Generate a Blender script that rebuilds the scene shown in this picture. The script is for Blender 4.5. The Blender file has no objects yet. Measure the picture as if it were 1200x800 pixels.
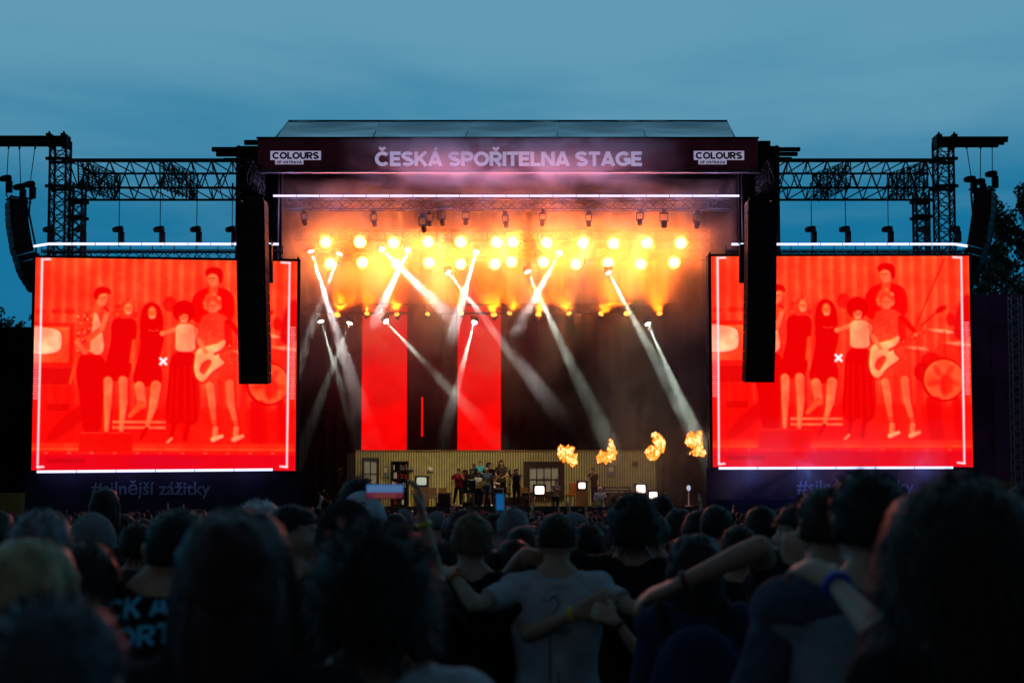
import bpy, bmesh, math, random
import numpy as np
from mathutils import Vector, Matrix, Quaternion, noise
R = random.Random(11)
SC = bpy.context.scene
COL = SC.collection
rad = math.radians

# ------------------------------------------------------------------ camera
EYE = Vector((0, 0, 1.78))
PITCH = rad(3.5)
FPX = 1667.0                      # focal length in units of a 1200 px wide frame
cd = bpy.data.cameras.new('camera')
cam = bpy.data.objects.new('camera', cd)
COL.objects.link(cam)
cam.location = EYE
cam.rotation_euler = (math.pi / 2 + PITCH, 0, 0)
cd.sensor_width = 36
cd.lens = 36 * FPX / 1200
cd.shift_y = 0.075
cd.clip_start = 0.05
cd.clip_end = 3000
cd.dof.use_dof = True
cd.dof.focus_distance = 66
cd.dof.aperture_fstop = 3.4
SC.camera = cam

# ------------------------------------------------------------------ dusk sky
SUN_EL, SUN_AZ = rad(-4.0), rad(250)
wd = bpy.data.worlds.new('World')
SC.world = wd
wd.use_nodes = True
nt = wd.node_tree
N, L = nt.nodes, nt.links
N.clear()


def node(kind, **kw):
    n = N.new(kind)
    for k, v in kw.items():
        if k in n.inputs:
            n.inputs[k].default_value = v
        else:
            setattr(n, k, v)
    return n


sky = node('ShaderNodeTexSky', sky_type='NISHITA', sun_disc=False, sun_elevation=SUN_EL, sun_rotation=SUN_AZ)
tc = node('ShaderNodeTexCoord')
sep = node('ShaderNodeSeparateXYZ')
L.new(tc.outputs['Generated'], sep.inputs[0])
# clear dusk air: deep teal low, paler high veil of cloud
ramp = node('ShaderNodeValToRGB')
L.new(sep.outputs['Z'], ramp.inputs[0])
cr = ramp.color_ramp
cr.elements[0].position = 0.0
cr.elements[0].color = (0.012, 0.175, 0.345, 1)
cr.elements[1].position = 1.0
cr.elements[1].color = (0.02, 0.035, 0.06, 1)
e = cr.elements.new(0.20)
e.color = (0.006, 0.175, 0.345, 1)
e = cr.elements.new(0.25)
e.color = (0.03, 0.225, 0.39, 1)
e = cr.elements.new(0.45)
e.color = (0.10, 0.33, 0.46, 1)
e = cr.elements.new(0.72)
e.color = (0.05, 0.11, 0.16, 1)
# cloud veil from stretched noise
mp = node('ShaderNodeMapping')
mp.inputs['Scale'].default_value = (2.2, 2.2, 11.0)
L.new(tc.outputs['Generated'], mp.inputs[0])
nz = node('ShaderNodeTexNoise', Scale=1.5, Detail=7.0, Roughness=0.55, Distortion=0.35)
L.new(mp.outputs[0], nz.inputs['Vector'])
ad = node('ShaderNodeMath', operation='MULTIPLY_ADD')
ad.inputs[1].default_value = 1.1
L.new(nz.outputs['Fac'], ad.inputs[0])
zr = node('ShaderNodeMapRange')
zr.inputs['From Min'].default_value = 0.13
zr.inputs['From Max'].default_value = 0.36
zr.inputs['To Min'].default_value = -0.52
zr.inputs['To Max'].default_value = 0.35
L.new(sep.outputs['Z'], zr.inputs['Value'])
L.new(zr.outputs[0], ad.inputs[2])
cl = node('ShaderNodeMapRange', interpolation_type='SMOOTHSTEP')
cl.inputs['From Min'].default_value = 0.15
cl.inputs['From Max'].default_value = 0.85
L.new(ad.outputs[0], cl.inputs['Value'])
hi = node('ShaderNodeMapRange')                  # the veil lies low; overhead the night is coming on
hi.inputs['From Min'].default_value = 0.45
hi.inputs['From Max'].default_value = 0.72
hi.inputs['To Min'].default_value = 1.0
hi.inputs['To Max'].default_value = 0.12
L.new(sep.outputs['Z'], hi.inputs['Value'])
ml = node('ShaderNodeMath', operation='MULTIPLY')
L.new(cl.outputs[0], ml.inputs[0])
L.new(hi.outputs[0], ml.inputs[1])
mx = node('ShaderNodeMixRGB')
L.new(ml.outputs[0], mx.inputs['Fac'])
L.new(ramp.outputs[0], mx.inputs[1])
mx.inputs[2].default_value = (0.128, 0.340, 0.49, 1)
bg1 = node('ShaderNodeBackground', Strength=0.95)
# the afterglow stands behind the stage; the sky behind the camera is already darker
az = node('ShaderNodeMapRange', interpolation_type='SMOOTHSTEP')
az.inputs['From Min'].default_value = -0.7
az.inputs['From Max'].default_value = 0.75
az.inputs['To Min'].default_value = 0.15
az.inputs['To Max'].default_value = 1.0
L.new(sep.outputs['Y'], az.inputs['Value'])
vm = node('ShaderNodeVectorMath', operation='SCALE')
L.new(mx.outputs[0], vm.inputs[0])
L.new(az.outputs[0], vm.inputs['Scale'])
L.new(vm.outputs[0], bg1.inputs[0])
bg2 = node('ShaderNodeBackground', Strength=0.06)
L.new(sky.outputs[0], bg2.inputs[0])
adds = node('ShaderNodeAddShader')
L.new(bg1.outputs[0], adds.inputs[0])
L.new(bg2.outputs[0], adds.inputs[1])
wo = node('ShaderNodeOutputWorld')
L.new(adds.outputs[0], wo.inputs[0])

SC.view_settings.view_transform = 'Standard'
SC.view_settings.look = 'None'
SC.view_settings.exposure = 0
SC.view_settings.gamma = 1
SC.render.engine = 'CYCLES'
cy = SC.cycles
cy.use_denoising = True
cy.denoiser = 'OPENIMAGEDENOISE'
cy.use_light_tree = True
cy.max_bounces = 5
cy.diffuse_bounces = 2
cy.glossy_bounces = 2
cy.transmission_bounces = 3
cy.transparent_max_bounces = 12
cy.volume_bounces = 0
cy.volume_step_rate = 1.0
cy.volume_max_steps = 160
cy.sample_clamp_indirect = 6
cy.sample_clamp_direct = 0
cy.caustics_reflective = False
cy.caustics_refractive = False

# warm fill after sunset: one very weak wide sun lamp added behind the camera
sl = bpy.data.lights.new('warm_fill_sun', 'SUN')
sl.energy = 0.035
sl.angle = rad(35)
sl.color = (1.0, 0.62, 0.52)
so = bpy.data.objects.new('warm_fill_sun', sl)
so.rotation_euler = (rad(74), 0, rad(-22))
COL.objects.link(so)


def at(u, v, D):
    """point of the plane Y = D seen at pixel (u, v) of the 1200x800 photograph"""
    cp, sp = math.cos(PITCH), math.sin(PITCH)
    a, b = (u - 600) / FPX, (490 - v) / FPX
    d = Vector((a, cp - b * sp, sp + b * cp))
    return EYE + d * (D / d.y)


def hgt(v, D):
    return at(600, v, D).z


def xat(u, v, D):
    return at(u, v, D).x


# ------------------------------------------------------------------ object helpers
def wloc(o):
    v = Vector((0, 0, 0))
    while o is not None:
        v = v + o.location
        o = o.parent
    return v


def tag(o, label=None, cat=None, group=None, kind=None):
    if label:
        o['label'] = label
    if cat:
        o['category'] = cat
    if group:
        o['group'] = group
    if kind:
        o['kind'] = kind
    return o


def thing(name, loc, label, cat, group=None, parent=None):
    o = bpy.data.objects.new(name, None)
    o.empty_display_size = 0.2
    COL.objects.link(o)
    o.location = Vector(loc)
    return tag(o, label, cat, group)


def put(name, me, parent=None, loc=None):
    o = bpy.data.objects.new(name, me)
    COL.objects.link(o)
    if parent is not None:
        o.parent = parent
    if loc is not None:
        o.location = Vector(loc) - (wloc(parent) if parent is not None else Vector())
    return o


def kids(o):
    return list(o.children)


def copy_tree(o, parent=None):
    c = o.copy()
    COL.objects.link(c)
    c.parent = parent
    if parent is not None:
        c.matrix_parent_inverse = o.matrix_parent_inverse
    for ch in kids(o):
        copy_tree(ch, c)
    return c


class MB:
    """collects faces in world coordinates, builds ONE mesh object"""

    def __init__(self):
        self.v, self.f, self.mi, self.sm = [], [], [], []

    def add(self, vs, fs, mi=0, sm=False):
        n = len(self.v)
        self.v += [tuple(p) for p in vs]
        for f in fs:
            self.f.append(tuple(i + n for i in f))
            self.mi.append(mi)
            self.sm.append(sm)
        return self

    def box(self, lo, hi, mi=0, M=None, bevel=0.0):
        x0, y0, z0 = lo
        x1, y1, z1 = hi
        if bevel <= 0:
            vs = [Vector(p) for p in ((x0, y0, z0), (x1, y0, z0), (x1, y1, z0), (x0, y1, z0),
                                      (x0, y0, z1), (x1, y0, z1), (x1, y1, z1), (x0, y1, z1))]
            fs = [(0, 3, 2, 1), (4, 5, 6, 7), (0, 1, 5, 4), (1, 2, 6, 5), (2, 3, 7, 6), (3, 0, 4, 7)]
        else:
            bm = bmesh.new()
            bmesh.ops.create_cube(bm, size=1)
            for w in bm.verts:
                w.co = Vector(((x0 + x1) / 2 + w.co.x * (x1 - x0), (y0 + y1) / 2 + w.co.y * (y1 - y0),
                               (z0 + z1) / 2 + w.co.z * (z1 - z0)))
            bmesh.ops.bevel(bm, geom=bm.edges[:], offset=bevel, segments=1, affect='EDGES')
            bm.verts.index_update()
            vs = [w.co.copy() for w in bm.verts]
            fs = [tuple(w.index for w in f.verts) for f in bm.faces]
            bm.free()
        if M is not None:
            vs = [M @ p for p in vs]
        return self.add(vs, fs, mi)

    def tube(self, pts, r, n=6, mi=0, cap=True, sm=True):
        pts = [Vector(p) for p in pts]
        rs = r if isinstance(r, (list, tuple)) else [r] * len(pts)
        vs, fs = [], []
        prev = None
        for i, p in enumerate(pts):
            t = (pts[min(i + 1, len(pts) - 1)] - pts[max(i - 1, 0)])
            t = t.normalized() if t.length > 1e-9 else Vector((0, 0, 1))
            if prev is None:
                a = Vector((0, 0, 1)) if abs(t.z) < 0.9 else Vector((1, 0, 0))
                s = t.cross(a).normalized()
            else:
                s = (prev - t * prev.dot(t)).normalized()
            prev = s
            w = t.cross(s)
            for k in range(n):
                q = 2 * math.pi * k / n
                vs.append(p + (s * math.cos(q) + w * math.sin(q)) * rs[i])
        for i in range(len(pts) - 1):
            for k in range(n):
                k2 = (k + 1) % n
                fs.append((i * n + k, i * n + k2, (i + 1) * n + k2, (i + 1) * n + k))
        if cap:
            fs.append(tuple(range(n - 1, -1, -1)))
            fs.append(tuple(range((len(pts) - 1) * n, len(pts) * n)))
        return self.add(vs, fs, mi, sm)

    def lathe(self, prof, c, axis=(0, 0, 1), n=14, mi=0, sm=True):
        ax = Vector(axis).normalized()
        a = Vector((1, 0, 0)) if abs(ax.x) < 0.9 else Vector((0, 1, 0))
        s = ax.cross(a).normalized()
        w = ax.cross(s)
        c = Vector(c)
        vs, fs = [], []
        for r, h in prof:
            for k in range(n):
                q = 2 * math.pi * k / n
                vs.append(c + ax * h + (s * math.cos(q) + w * math.sin(q)) * max(r, 1e-4))
        for i in range(len(prof) - 1):
            for k in range(n):
                k2 = (k + 1) % n
                fs.append((i * n + k, i * n + k2, (i + 1) * n + k2, (i + 1) * n + k))
        fs.append(tuple(range(n - 1, -1, -1)))
        fs.append(tuple(range((len(prof) - 1) * n, len(prof) * n)))
        return self.add(vs, fs, mi, sm)

    def prism(self, poly, d, mi=0):
        """poly: list of world points (planar), extruded by vector d"""
        poly = [Vector(p) for p in poly]
        d = Vector(d)
        n = len(poly)
        vs = poly + [p + d for p in poly]
        fs = [tuple(range(n)), tuple(range(2 * n - 1, n - 1, -1))]
        for i in range(n):
            j = (i + 1) % n
            fs.append((i, i + n, j + n, j))
        return self.add(vs, fs, mi)

    def ell(self, c, r, n=12, m=8, mi=0, M=None, f=None):
        vs, fs = [], []
        for i in range(m + 1):
            th = math.pi * i / m
            for k in range(n):
                q = 2 * math.pi * k / n
                d = Vector((math.sin(th) * math.cos(q), math.sin(th) * math.sin(q), math.cos(th)))
                s = f(d) if f else 1.0
                p = Vector((d.x * r[0], d.y * r[1], d.z * r[2])) * s
                if M is not None:
                    p = M @ p
                vs.append(Vector(c) + p)
        for i in range(m):
            for k in range(n):
                k2 = (k + 1) % n
                fs.append((i * n + k, (i + 1) * n + k, (i + 1) * n + k2, i * n + k2))
        return self.add(vs, fs, mi, True)

    def mesh(self, name, mats, off=None):
        me = bpy.data.meshes.new(name)
        vs = self.v if off is None else [(p[0] - off[0], p[1] - off[1], p[2] - off[2]) for p in self.v]
        me.from_pydata(vs, [], self.f)
        for m in (mats if isinstance(mats, (list, tuple)) else [mats]):
            me.materials.append(m)
        me.polygons.foreach_set('material_index', self.mi)
        me.polygons.foreach_set('use_smooth', self.sm)
        me.update()
        return me

    def build(self, name, mats, parent=None):
        off = wloc(parent) if parent is not None else None
        return put(name, self.mesh(name, mats, off), parent)

    def top(self, name, mats, label, cat, group=None, base=None):
        """a top-level thing that is one mesh, its origin at its base"""
        vs = np.array(self.v)
        if base is None:
            base = Vector(((vs[:, 0].min() + vs[:, 0].max()) / 2, (vs[:, 1].min() + vs[:, 1].max()) / 2, vs[:, 2].min()))
        o = put(name, self.mesh(name, mats, base))
        o.location = base
        return tag(o, label, cat, group)


_unit = {}


def strut(name, p0, p1, r, m, parent):
    """one bar of a lattice: an object of its own, all bars share one unit mesh per material"""
    if m.name not in _unit:
        me = MB().tube([(0, 0, -.5), (0, 0, .5)], 1.0, 6).mesh('bar', m)
        _unit[m.name] = me
    o = bpy.data.objects.new(name, _unit[m.name])
    COL.objects.link(o)
    p0, p1 = Vector(p0), Vector(p1)
    o.parent = parent
    o.location = (p0 + p1) / 2 - wloc(parent)
    d = p1 - p0
    o.rotation_mode = 'QUATERNION'
    o.rotation_quaternion = Vector((0, 0, 1)).rotation_difference(d.normalized())
    o.scale = (r, r, d.length)
    return o


# ------------------------------------------------------------------ materials
def mat(name, col, rough=0.6, metal=0.0, var=0.0, scale=8.0, bump=0.0, bscale=60.0, spec=0.4, col2=None, aniso=None):
    m = bpy.data.materials.new(name)
    m.use_nodes = True
    t = m.node_tree
    b = t.nodes['Principled BSDF']
    b.inputs['Base Color'].default_value = (*col, 1)
    b.inputs['Roughness'].default_value = rough
    b.inputs['Metallic'].default_value = metal
    b.inputs['Specular IOR Level'].default_value = spec
    co = t.nodes.new('ShaderNodeTexCoord')
    vec = co.outputs['Object']
    if aniso:
        mpn = t.nodes.new('ShaderNodeMapping')
        mpn.inputs['Scale'].default_value = aniso
        t.links.new(vec, mpn.inputs[0])
        vec = mpn.outputs[0]
    if var > 0 or col2:
        n = t.nodes.new('ShaderNodeTexNoise')
        n.inputs['Scale'].default_value = scale
        n.inputs['Detail'].default_value = 5
        t.links.new(vec, n.inputs['Vector'])
        r = t.nodes.new('ShaderNodeValToRGB')
        r.color_ramp.elements[0].position = 0.35
        r.color_ramp.elements[1].position = 0.68
        c2 = col2 or tuple(min(1, c * (1 + var)) for c in col)
        c1 = col if col2 else tuple(c * (1 - var) for c in col)
        r.color_ramp.elements[0].color = (*c1, 1)
        r.color_ramp.elements[1].color = (*c2, 1)
        t.links.new(n.outputs['Fac'], r.inputs[0])
        t.links.new(r.outputs[0], b.inputs['Base Color'])
    if bump > 0:
        n2 = t.nodes.new('ShaderNodeTexNoise')
        n2.inputs['Scale'].default_value = bscale
        n2.inputs['Detail'].default_value = 4
        t.links.new(vec, n2.inputs['Vector'])
        bp = t.nodes.new('ShaderNodeBump')
        bp.inputs['Strength'].default_value = bump
        bp.inputs['Distance'].default_value = 0.02
        t.links.new(n2.outputs['Fac'], bp.inputs['Height'])
        t.links.new(bp.outputs[0], b.inputs['Normal'])
    return m


def glow(name, col, strength, attr=None):
    m = bpy.data.materials.new(name)
    m.use_nodes = True
    t = m.node_tree
    t.nodes.clear()
    o = t.nodes.new('ShaderNodeOutputMaterial')
    em = t.nodes.new('ShaderNodeEmission')
    em.inputs[0].default_value = (*col, 1)
    em.inputs[1].default_value = strength
    if attr:
        a = t.nodes.new('ShaderNodeVertexColor')
        a.layer_name = attr
        t.links.new(a.outputs[0], em.inputs[0])
    t.links.new(em.outputs[0], o.inputs[0])
    return m


M = {}
M['black'] = mat('black_metal', (0.012, 0.011, 0.013), 0.6, 0.0, 0.4, 5, spec=0.12)
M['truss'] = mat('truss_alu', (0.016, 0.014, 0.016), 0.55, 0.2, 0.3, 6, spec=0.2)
M['cloth'] = mat('black_scrim', (0.006, 0.005, 0.006), 0.95, 0, 0.5, 2.5, 0.3, 9, spec=0.05)
M['banner'] = mat('dark_banner', (0.30, 0.045, 0.075), 0.8, 0, 0.25, 1.2, 0.15, 3, spec=0.2)
M['letter'] = mat('brightened_lettering', (0.62, 0.60, 0.78), 0.6, 0, 0.05, 3)
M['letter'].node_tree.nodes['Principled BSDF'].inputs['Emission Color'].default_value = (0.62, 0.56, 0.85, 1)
M['letter'].node_tree.nodes['Principled BSDF'].inputs['Emission Strength'].default_value = 0.42  # emission added to brighten the printed letters and logos, no lamp behind them
M['ink'] = mat('logo_ink', (0.018, 0.008, 0.014), 0.8)
M['tarp'] = mat('roof_tarp', (0.26, 0.60, 0.82), 0.14, 0, 0.12, 0.8, 0.25, 2.0, col2=None, aniso=(0.15, 2.2, 2.2))
M['tarp'].node_tree.nodes['Principled BSDF'].inputs['Specular IOR Level'].default_value = 1.0
M['tarp'].node_tree.nodes['Principled BSDF'].inputs['Coat Weight'].default_value = 1.0
M['tarp'].node_tree.nodes['Principled BSDF'].inputs['Coat Roughness'].default_value = .12
M['trim'] = mat('alu_trim', (0.07, 0.065, 0.08), 0.5, 0.2)
M['deck'] = mat('stage_deck', (0.03, 0.028, 0.026), 0.5, 0, 0.3, 3)
M['grass'] = mat('trodden_grass', (0.035, 0.04, 0.02), 0.95, 0, 0.5, 1.5, 0.5, 30)
M['tube'] = glow('led_tube', (0.62, 0.66, 1.0), 1.6)
M['tube_pink'] = glow('led_tube_warm', (0.78, 0.64, 1.0), 1.6)
M['wire'] = mat('black_cable', (0.008, 0.008, 0.009), 0.5, spec=0.1)


def text_mesh(txt, size, bold=0.0, depth=0.01, spacing=1.0):
    """plain lettering as a mesh in the XZ plane facing -Y; heavier strokes from shifted layers"""
    cu = bpy.data.curves.new('lettering', 'FONT')
    cu.body = txt
    cu.size = size
    cu.space_character = spacing
    cu.resolution_u = 3
    o = bpy.data.objects.new('lettering', cu)
    COL.objects.link(o)
    dg = bpy.context.evaluated_depsgraph_get()
    me = bpy.data.meshes.new_from_object(o.evaluated_get(dg))
    bpy.data.objects.remove(o)
    bpy.data.curves.remove(cu)
    base = [(w.co.x, w.co.y) for w in me.vertices]
    fs = [tuple(p.vertices) for p in me.polygons]
    bpy.data.meshes.remove(me)
    sh = [(0, 0)]
    if bold:
        sh = [(math.cos(k * math.pi / 4) * bold, math.sin(k * math.pi / 4) * bold) for k in range(8)] + sh
    vs, ff = [], []
    for k, (dx, dy) in enumerate(sh):
        n0 = len(vs)
        vs += [(x + dx * size, -depth * (k + 1) / len(sh), y + dy * size) for x, y in base]
        ff += [tuple(i + n0 for i in f) for f in fs]
    out = bpy.data.meshes.new('lettering')
    out.from_pydata(vs, [], ff)
    return out


def lettering(name, txt, px_w, u, v, D, m, parent, bold=0.0, px_h=None, depth=0.01, rotz=0.0, loc=None, spacing=1.0):
    me = text_mesh(txt, 1.0, bold, depth, spacing)
    xs = [w.co.x for w in me.vertices]
    zs = [w.co.z for w in me.vertices]
    w, h = max(xs) - min(xs), max(zs) - min(zs)
    cx, cz = (max(xs) + min(xs)) / 2, (max(zs) + min(zs)) / 2
    ppm = FPX / D
    sx = px_w / ppm / w
    sz = (px_h / ppm / h) if px_h else sx
    for q in me.vertices:
        q.co = Vector(((q.co.x - cx) * sx, q.co.y, (q.co.z - cz) * sz))
    if rotz:
        me.transform(Matrix.Rotation(rotz, 4, 'Z'))
    me.materials.clear()
    me.materials.append(m)
    return put(name, me, parent, loc if loc is not None else at(u, v, D))


# heavy grotesque capitals drawn as strokes: points on a 0..1 (wide) by 0..1 (high) letter box
def _arc(cx, cy, rx, ry, a0, a1, n=14):
    return [(cx + rx * math.cos(math.radians(a0 + (a1 - a0) * k / n)), cy + ry * math.sin(math.radians(a0 + (a1 - a0) * k / n))) for k in range(n + 1)]


def _glyph(c):
    """(advance width, strokes) with stroke centre lines; stroke weight is W"""
    W = .215
    h = W / 2
    t, b = 1 - h, h
    if c == 'O':
        return .98, [_arc(.49, .5, .49 - h, .5 - h, 0, 360, 32)]
    if c == 'C':
        return .93, [_arc(.49, .5, .49 - h, .5 - h, 42, 318, 26)]
    if c == 'G':
        return .97, [_arc(.49, .5, .49 - h, .5 - h, 42, 330, 26), [(.52, .46), (.95, .46)], [(.86, .46), (.86, .12)]]
    if c == 'S':
        return .80, [_arc(.40, .715, .40 - h, .285 - h, 25, 270, 18)[:] + _arc(.40, .285, .40 - h, .285 - h, 90, -155, 18)]
    if c == 'E':
        return .70, [[(h, 0), (h, 1)], [(0, t), (.68, t)], [(0, .5), (.63, .5)], [(0, b), (.69, b)]]
    if c == 'F':
        return .68, [[(h, 0), (h, 1)], [(0, t), (.67, t)], [(0, .47), (.62, .47)]]
    if c == 'K':
        return .84, [[(h, 0), (h, 1)], [(.12, .38), (.74, 1.0)], [(.33, .56), (.76, 0.0)]]
    if c == 'A':
        return .92, [[(.10, 0), (.46, 1.0)], [(.82, 0), (.46, 1.0)], [(.24, .25), (.68, .25)]]
    if c == 'V':
        return .88, [[(.09, 1.0), (.44, 0.0)], [(.79, 1.0), (.44, 0.0)]]
    if c == 'P':
        return .78, [[(h, 0), (h, 1)], [(0, t), (.42, t)] + _arc(.42, .665, .36 - h, .335 - h, 90, -90, 12) + [(0, .33 + h)]]
    if c == 'R':
        return .80, [[(h, 0), (h, 1)], [(0, t), (.42, t)] + _arc(.42, .675, .36 - h, .325 - h, 90, -90, 12) + [(0, .35 + h)], [(.40, .40), (.70, 0.0)]]
    if c == 'I':
        return W, [[(h, 0), (h, 1)]]
    if c == 'T':
        return .76, [[(.38, 0), (.38, 1)], [(0, t), (.76, t)]]
    if c == 'L':
        return .66, [[(h, 0), (h, 1)], [(0, b), (.65, b)]]
    if c == 'N':
        return .86, [[(h, 0), (h, 1)], [(.86 - h, 0), (.86 - h, 1)], [(h * 1.1, .95), (.86 - h * 1.1, .05)]]
    if c == 'M':
        return 1.02, [[(h, 0), (h, 1)], [(1.02 - h, 0), (1.02 - h, 1)], [(h * 1.1, .95), (.51, .2)], [(1.02 - h * 1.1, .95), (.51, .2)]]
    if c == 'D':
        return .86, [[(h, 0), (h, 1)], [(0, t), (.38, t)] + _arc(.38, .5, .46 - h, .5 - h, 90, -90, 16) + [(0, b)]]
    if c == 'U':
        return .84, [[(h, 1), (h, .42)] + _arc(.42, .42, .42 - h, .42 - h, 180, 360, 14) + [(.84 - h, 1)]]
    if c == 'Y':
        return .86, [[(.09, 1.0), (.43, .42)], [(.77, 1.0), (.43, .42)], [(.43, 0), (.43, .45)]]
    return .30, []


_ACC = {'Č': ('C', 'v'), 'Ř': ('R', 'v'), 'Á': ('A', 'a')}


GAP = .045


def block_text(txt, w, h, weight=.215, depth=.004, fit_accent=False):
    """lettering mesh centred on the origin in the XZ plane, capitals h high, w wide in all, facing -Y"""
    vs, fs = [], []
    x = 0.0
    lay = 0
    for ch in txt:
        base, acc = _ACC.get(ch, (ch, None))
        adv, st_ = _glyph(base)
        st_ = [list(s) for s in st_]
        cx = adv / 2
        if acc == 'v':
            st_.append(('thin', [(cx - .19, 1.30), (cx, 1.13), (cx + .19, 1.30)]))
        if acc == 'a':
            st_.append(('thin', [(cx - .06, 1.10), (cx + .13, 1.30)]))
        for s in st_:
            wt = weight
            if isinstance(s, tuple):
                wt, s = weight * .72, s[1]
            n = len(s)
            lay = (lay + 1) % 5
            y = -depth * (.2 + .16 * lay)
            left, right = [], []
            closed = (Vector(s[0]) - Vector(s[-1])).length < 1e-5
            for i in range(n):
                p = Vector(s[i])
                a = Vector(s[i - 1]) if i > 0 else (Vector(s[-2]) if closed else None)
                b = Vector(s[i + 1]) if i < n - 1 else (Vector(s[1]) if closed else None)
                d0 = (p - a).normalized() if a is not None and (p - a).length > 1e-6 else None
                d1 = (b - p).normalized() if b is not None and (b - p).length > 1e-6 else None
                d0 = d0 or d1
                d1 = d1 or d0
                n0, n1 = Vector((-d0.y, d0.x)), Vector((-d1.y, d1.x))
                m = (n0 + n1)
                m = m.normalized() if m.length > 1e-6 else n0
                k = wt / 2 / max(.5, m.dot(n0))
                left.append(p + m * k)
                right.append(p - m * k)
            o = len(vs)
            for a, b in zip(left, right):
                vs.append((x + a.x, y, a.y))
                vs.append((x + b.x, y, b.y))
            for i in range(n - 1):
                fs.append((o + 2 * i, o + 2 * i + 1, o + 2 * i + 3, o + 2 * i + 2))
        x += adv + GAP
    x -= GAP
    sx, sz = w / x, h
    me = bpy.data.meshes.new('lettering')
    me.from_pydata([((a - x / 2) * sx, b, (c - .5) * sz) for a, b, c in vs], [], fs)
    return me


def sign_text(name, txt, px_w, px_h, u, v, D, m, parent, weight=.215, each=False):
    w, h = px_w / FPX * D, px_h / FPX * D
    if not each:
        me = block_text(txt, w, h, weight, .02)
        me.materials.append(m)
        return tag(put(name, me, parent, at(u, v, D)), kind='stuff')
    adv = [_glyph(_ACC.get(c, (c, 0))[0])[0] for c in txt]
    tot = sum(adv) + GAP * (len(txt) - 1)
    k = w / tot
    x = -w / 2
    c0 = at(u, v, D)
    for c, a in zip(txt, adv):
        if c != ' ':
            me = block_text(c, a * k, h, weight, .03)
            me.materials.append(m)
            put('letter', me, parent, c0 + Vector((x + a * k / 2, 0, 0)))
        x += (a + GAP) * k


# ================================================================== ground
def dip(y):
    """the standing ground sinks a little towards the middle of the meadow"""
    def ss(t):
        t = max(0.0, min(1.0, t))
        return t * t * (3 - 2 * t)
    return -.17 * ss((y - 7) / 16) * ss((65 - y) / 4)


g = MB()
n = 40
gx = np.linspace(-1, 1, n)
gg = [math.copysign(abs(t) ** 2.2 * 1400, t) for t in gx]
gy = sorted([q for q in gg if not -58 < q < 12] + [4 + k * 1.5 - 60 for k in range(45)])
ny = len(gy)
vs = [(x, y + 60, dip(y + 60) - .02) for y in gy for x in gg]
fs = [(j * n + i, j * n + i + 1, (j + 1) * n + i + 1, (j + 1) * n + i) for j in range(ny - 1) for i in range(n - 1)]
g.add(vs, fs)
tag(g.build('ground', M['grass']), kind='structure')
# ================================================================== the stage
DF = 68.0        # depth of the stage front
DECK = 1.72
st = thing('concert_stage', (0, DF, 0), 'big dark festival stage with a lettered fascia under a pale tarpaulin roof', 'stage')
XL, XR = xat(302, 190, DF), xat(888, 190, DF)
# deck and skirt
MB().box((XL + 0.3, DF + 0.05, DECK - 0.25), (XR - 0.3, DF + 14.6, DECK)).build('deck', M['deck'], st)
sk = MB()
x = XL + 0.3
while x < XR - 0.4:
    w = min(1.18, XR - 0.3 - x)
    sk.box((x, DF + 0.14 + 0.012 * R.random(), 0), (x + w, DF + 0.2, DECK - 0.27))
    x += w + 0.02
sk.build('deck_skirt', M['cloth'], st)
# fascia
zt, zb = hgt(163, DF), hgt(200, DF)
fb = MB().box((XL, DF - 0.1, zb), (XR, DF + 0.1, zt), bevel=0.02)
fas = fb.build('fascia', M['banner'], st)
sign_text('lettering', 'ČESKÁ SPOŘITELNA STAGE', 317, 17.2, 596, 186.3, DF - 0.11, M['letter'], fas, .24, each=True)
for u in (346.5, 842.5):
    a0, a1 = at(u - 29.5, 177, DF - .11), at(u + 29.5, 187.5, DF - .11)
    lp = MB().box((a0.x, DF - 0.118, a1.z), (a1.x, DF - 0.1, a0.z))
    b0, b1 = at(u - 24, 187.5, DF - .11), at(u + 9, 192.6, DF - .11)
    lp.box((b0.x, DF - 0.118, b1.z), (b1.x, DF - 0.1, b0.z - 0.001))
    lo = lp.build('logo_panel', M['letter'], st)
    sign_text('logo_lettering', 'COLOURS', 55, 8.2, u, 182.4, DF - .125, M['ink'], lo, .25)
    sign_text('logo_lettering', 'OF OSTRAVA', 30, 3.2, u - 7.5, 190.2, DF - .125, M['ink'], lo, .25)
# trims
MB().box((XL - 0.02, DF - 0.2, zb - 0.13), (XR + 0.02, DF + 0.05, zb - 0.02)).build('trim', M['trim'], st)
MB().box((XL - 0.05, DF - 0.15, zt + 0.004), (XR + 0.05, DF + 0.35, zt + 0.07)).build('trim', M['black'], st)
# roof : five tarpaulin panels with keder rails between them, rising to the back
D1, D2 = DF + 0.4, DF + 3.6
z1, z2 = hgt(162.5, D1), hgt(142, D2)
seams = [(322, 338), (436, 446), (545, 552), (652, 656), (757, 751), (862, 852)]
for i in range(5):
    (a, c), (b, d) = seams[i], seams[i + 1]
    p = MB()
    nx, ny = 8, 10
    vs, fs = [], []
    for j in range(ny + 1):
        t = j / ny
        for k in range(nx + 1):
            s = k / nx
            xb = xat(a + (b - a) * s, 162.5, D1)
            xt = xat(c + (d - c) * s, 142, D2)
            sag = -0.10 * math.sin(math.pi * s) * math.sin(math.pi * min(1, t * 1.05)) + 0.03 * noise.noise((s * 3 + i * 9, t * 9, 2))
            vs.append((xb + (xt - xb) * t, D1 + (D2 - D1) * t, z1 + (z2 - z1) * t + sag))
    for j in range(ny):
        for k in range(nx):
            fs.append((j * (nx + 1) + k, j * (nx + 1) + k + 1, (j + 1) * (nx + 1) + k + 1, (j + 1) * (nx + 1) + k))
    p.add(vs, fs, 0, True)
    p.build('roof_panel', M['tarp'], st)
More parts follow.
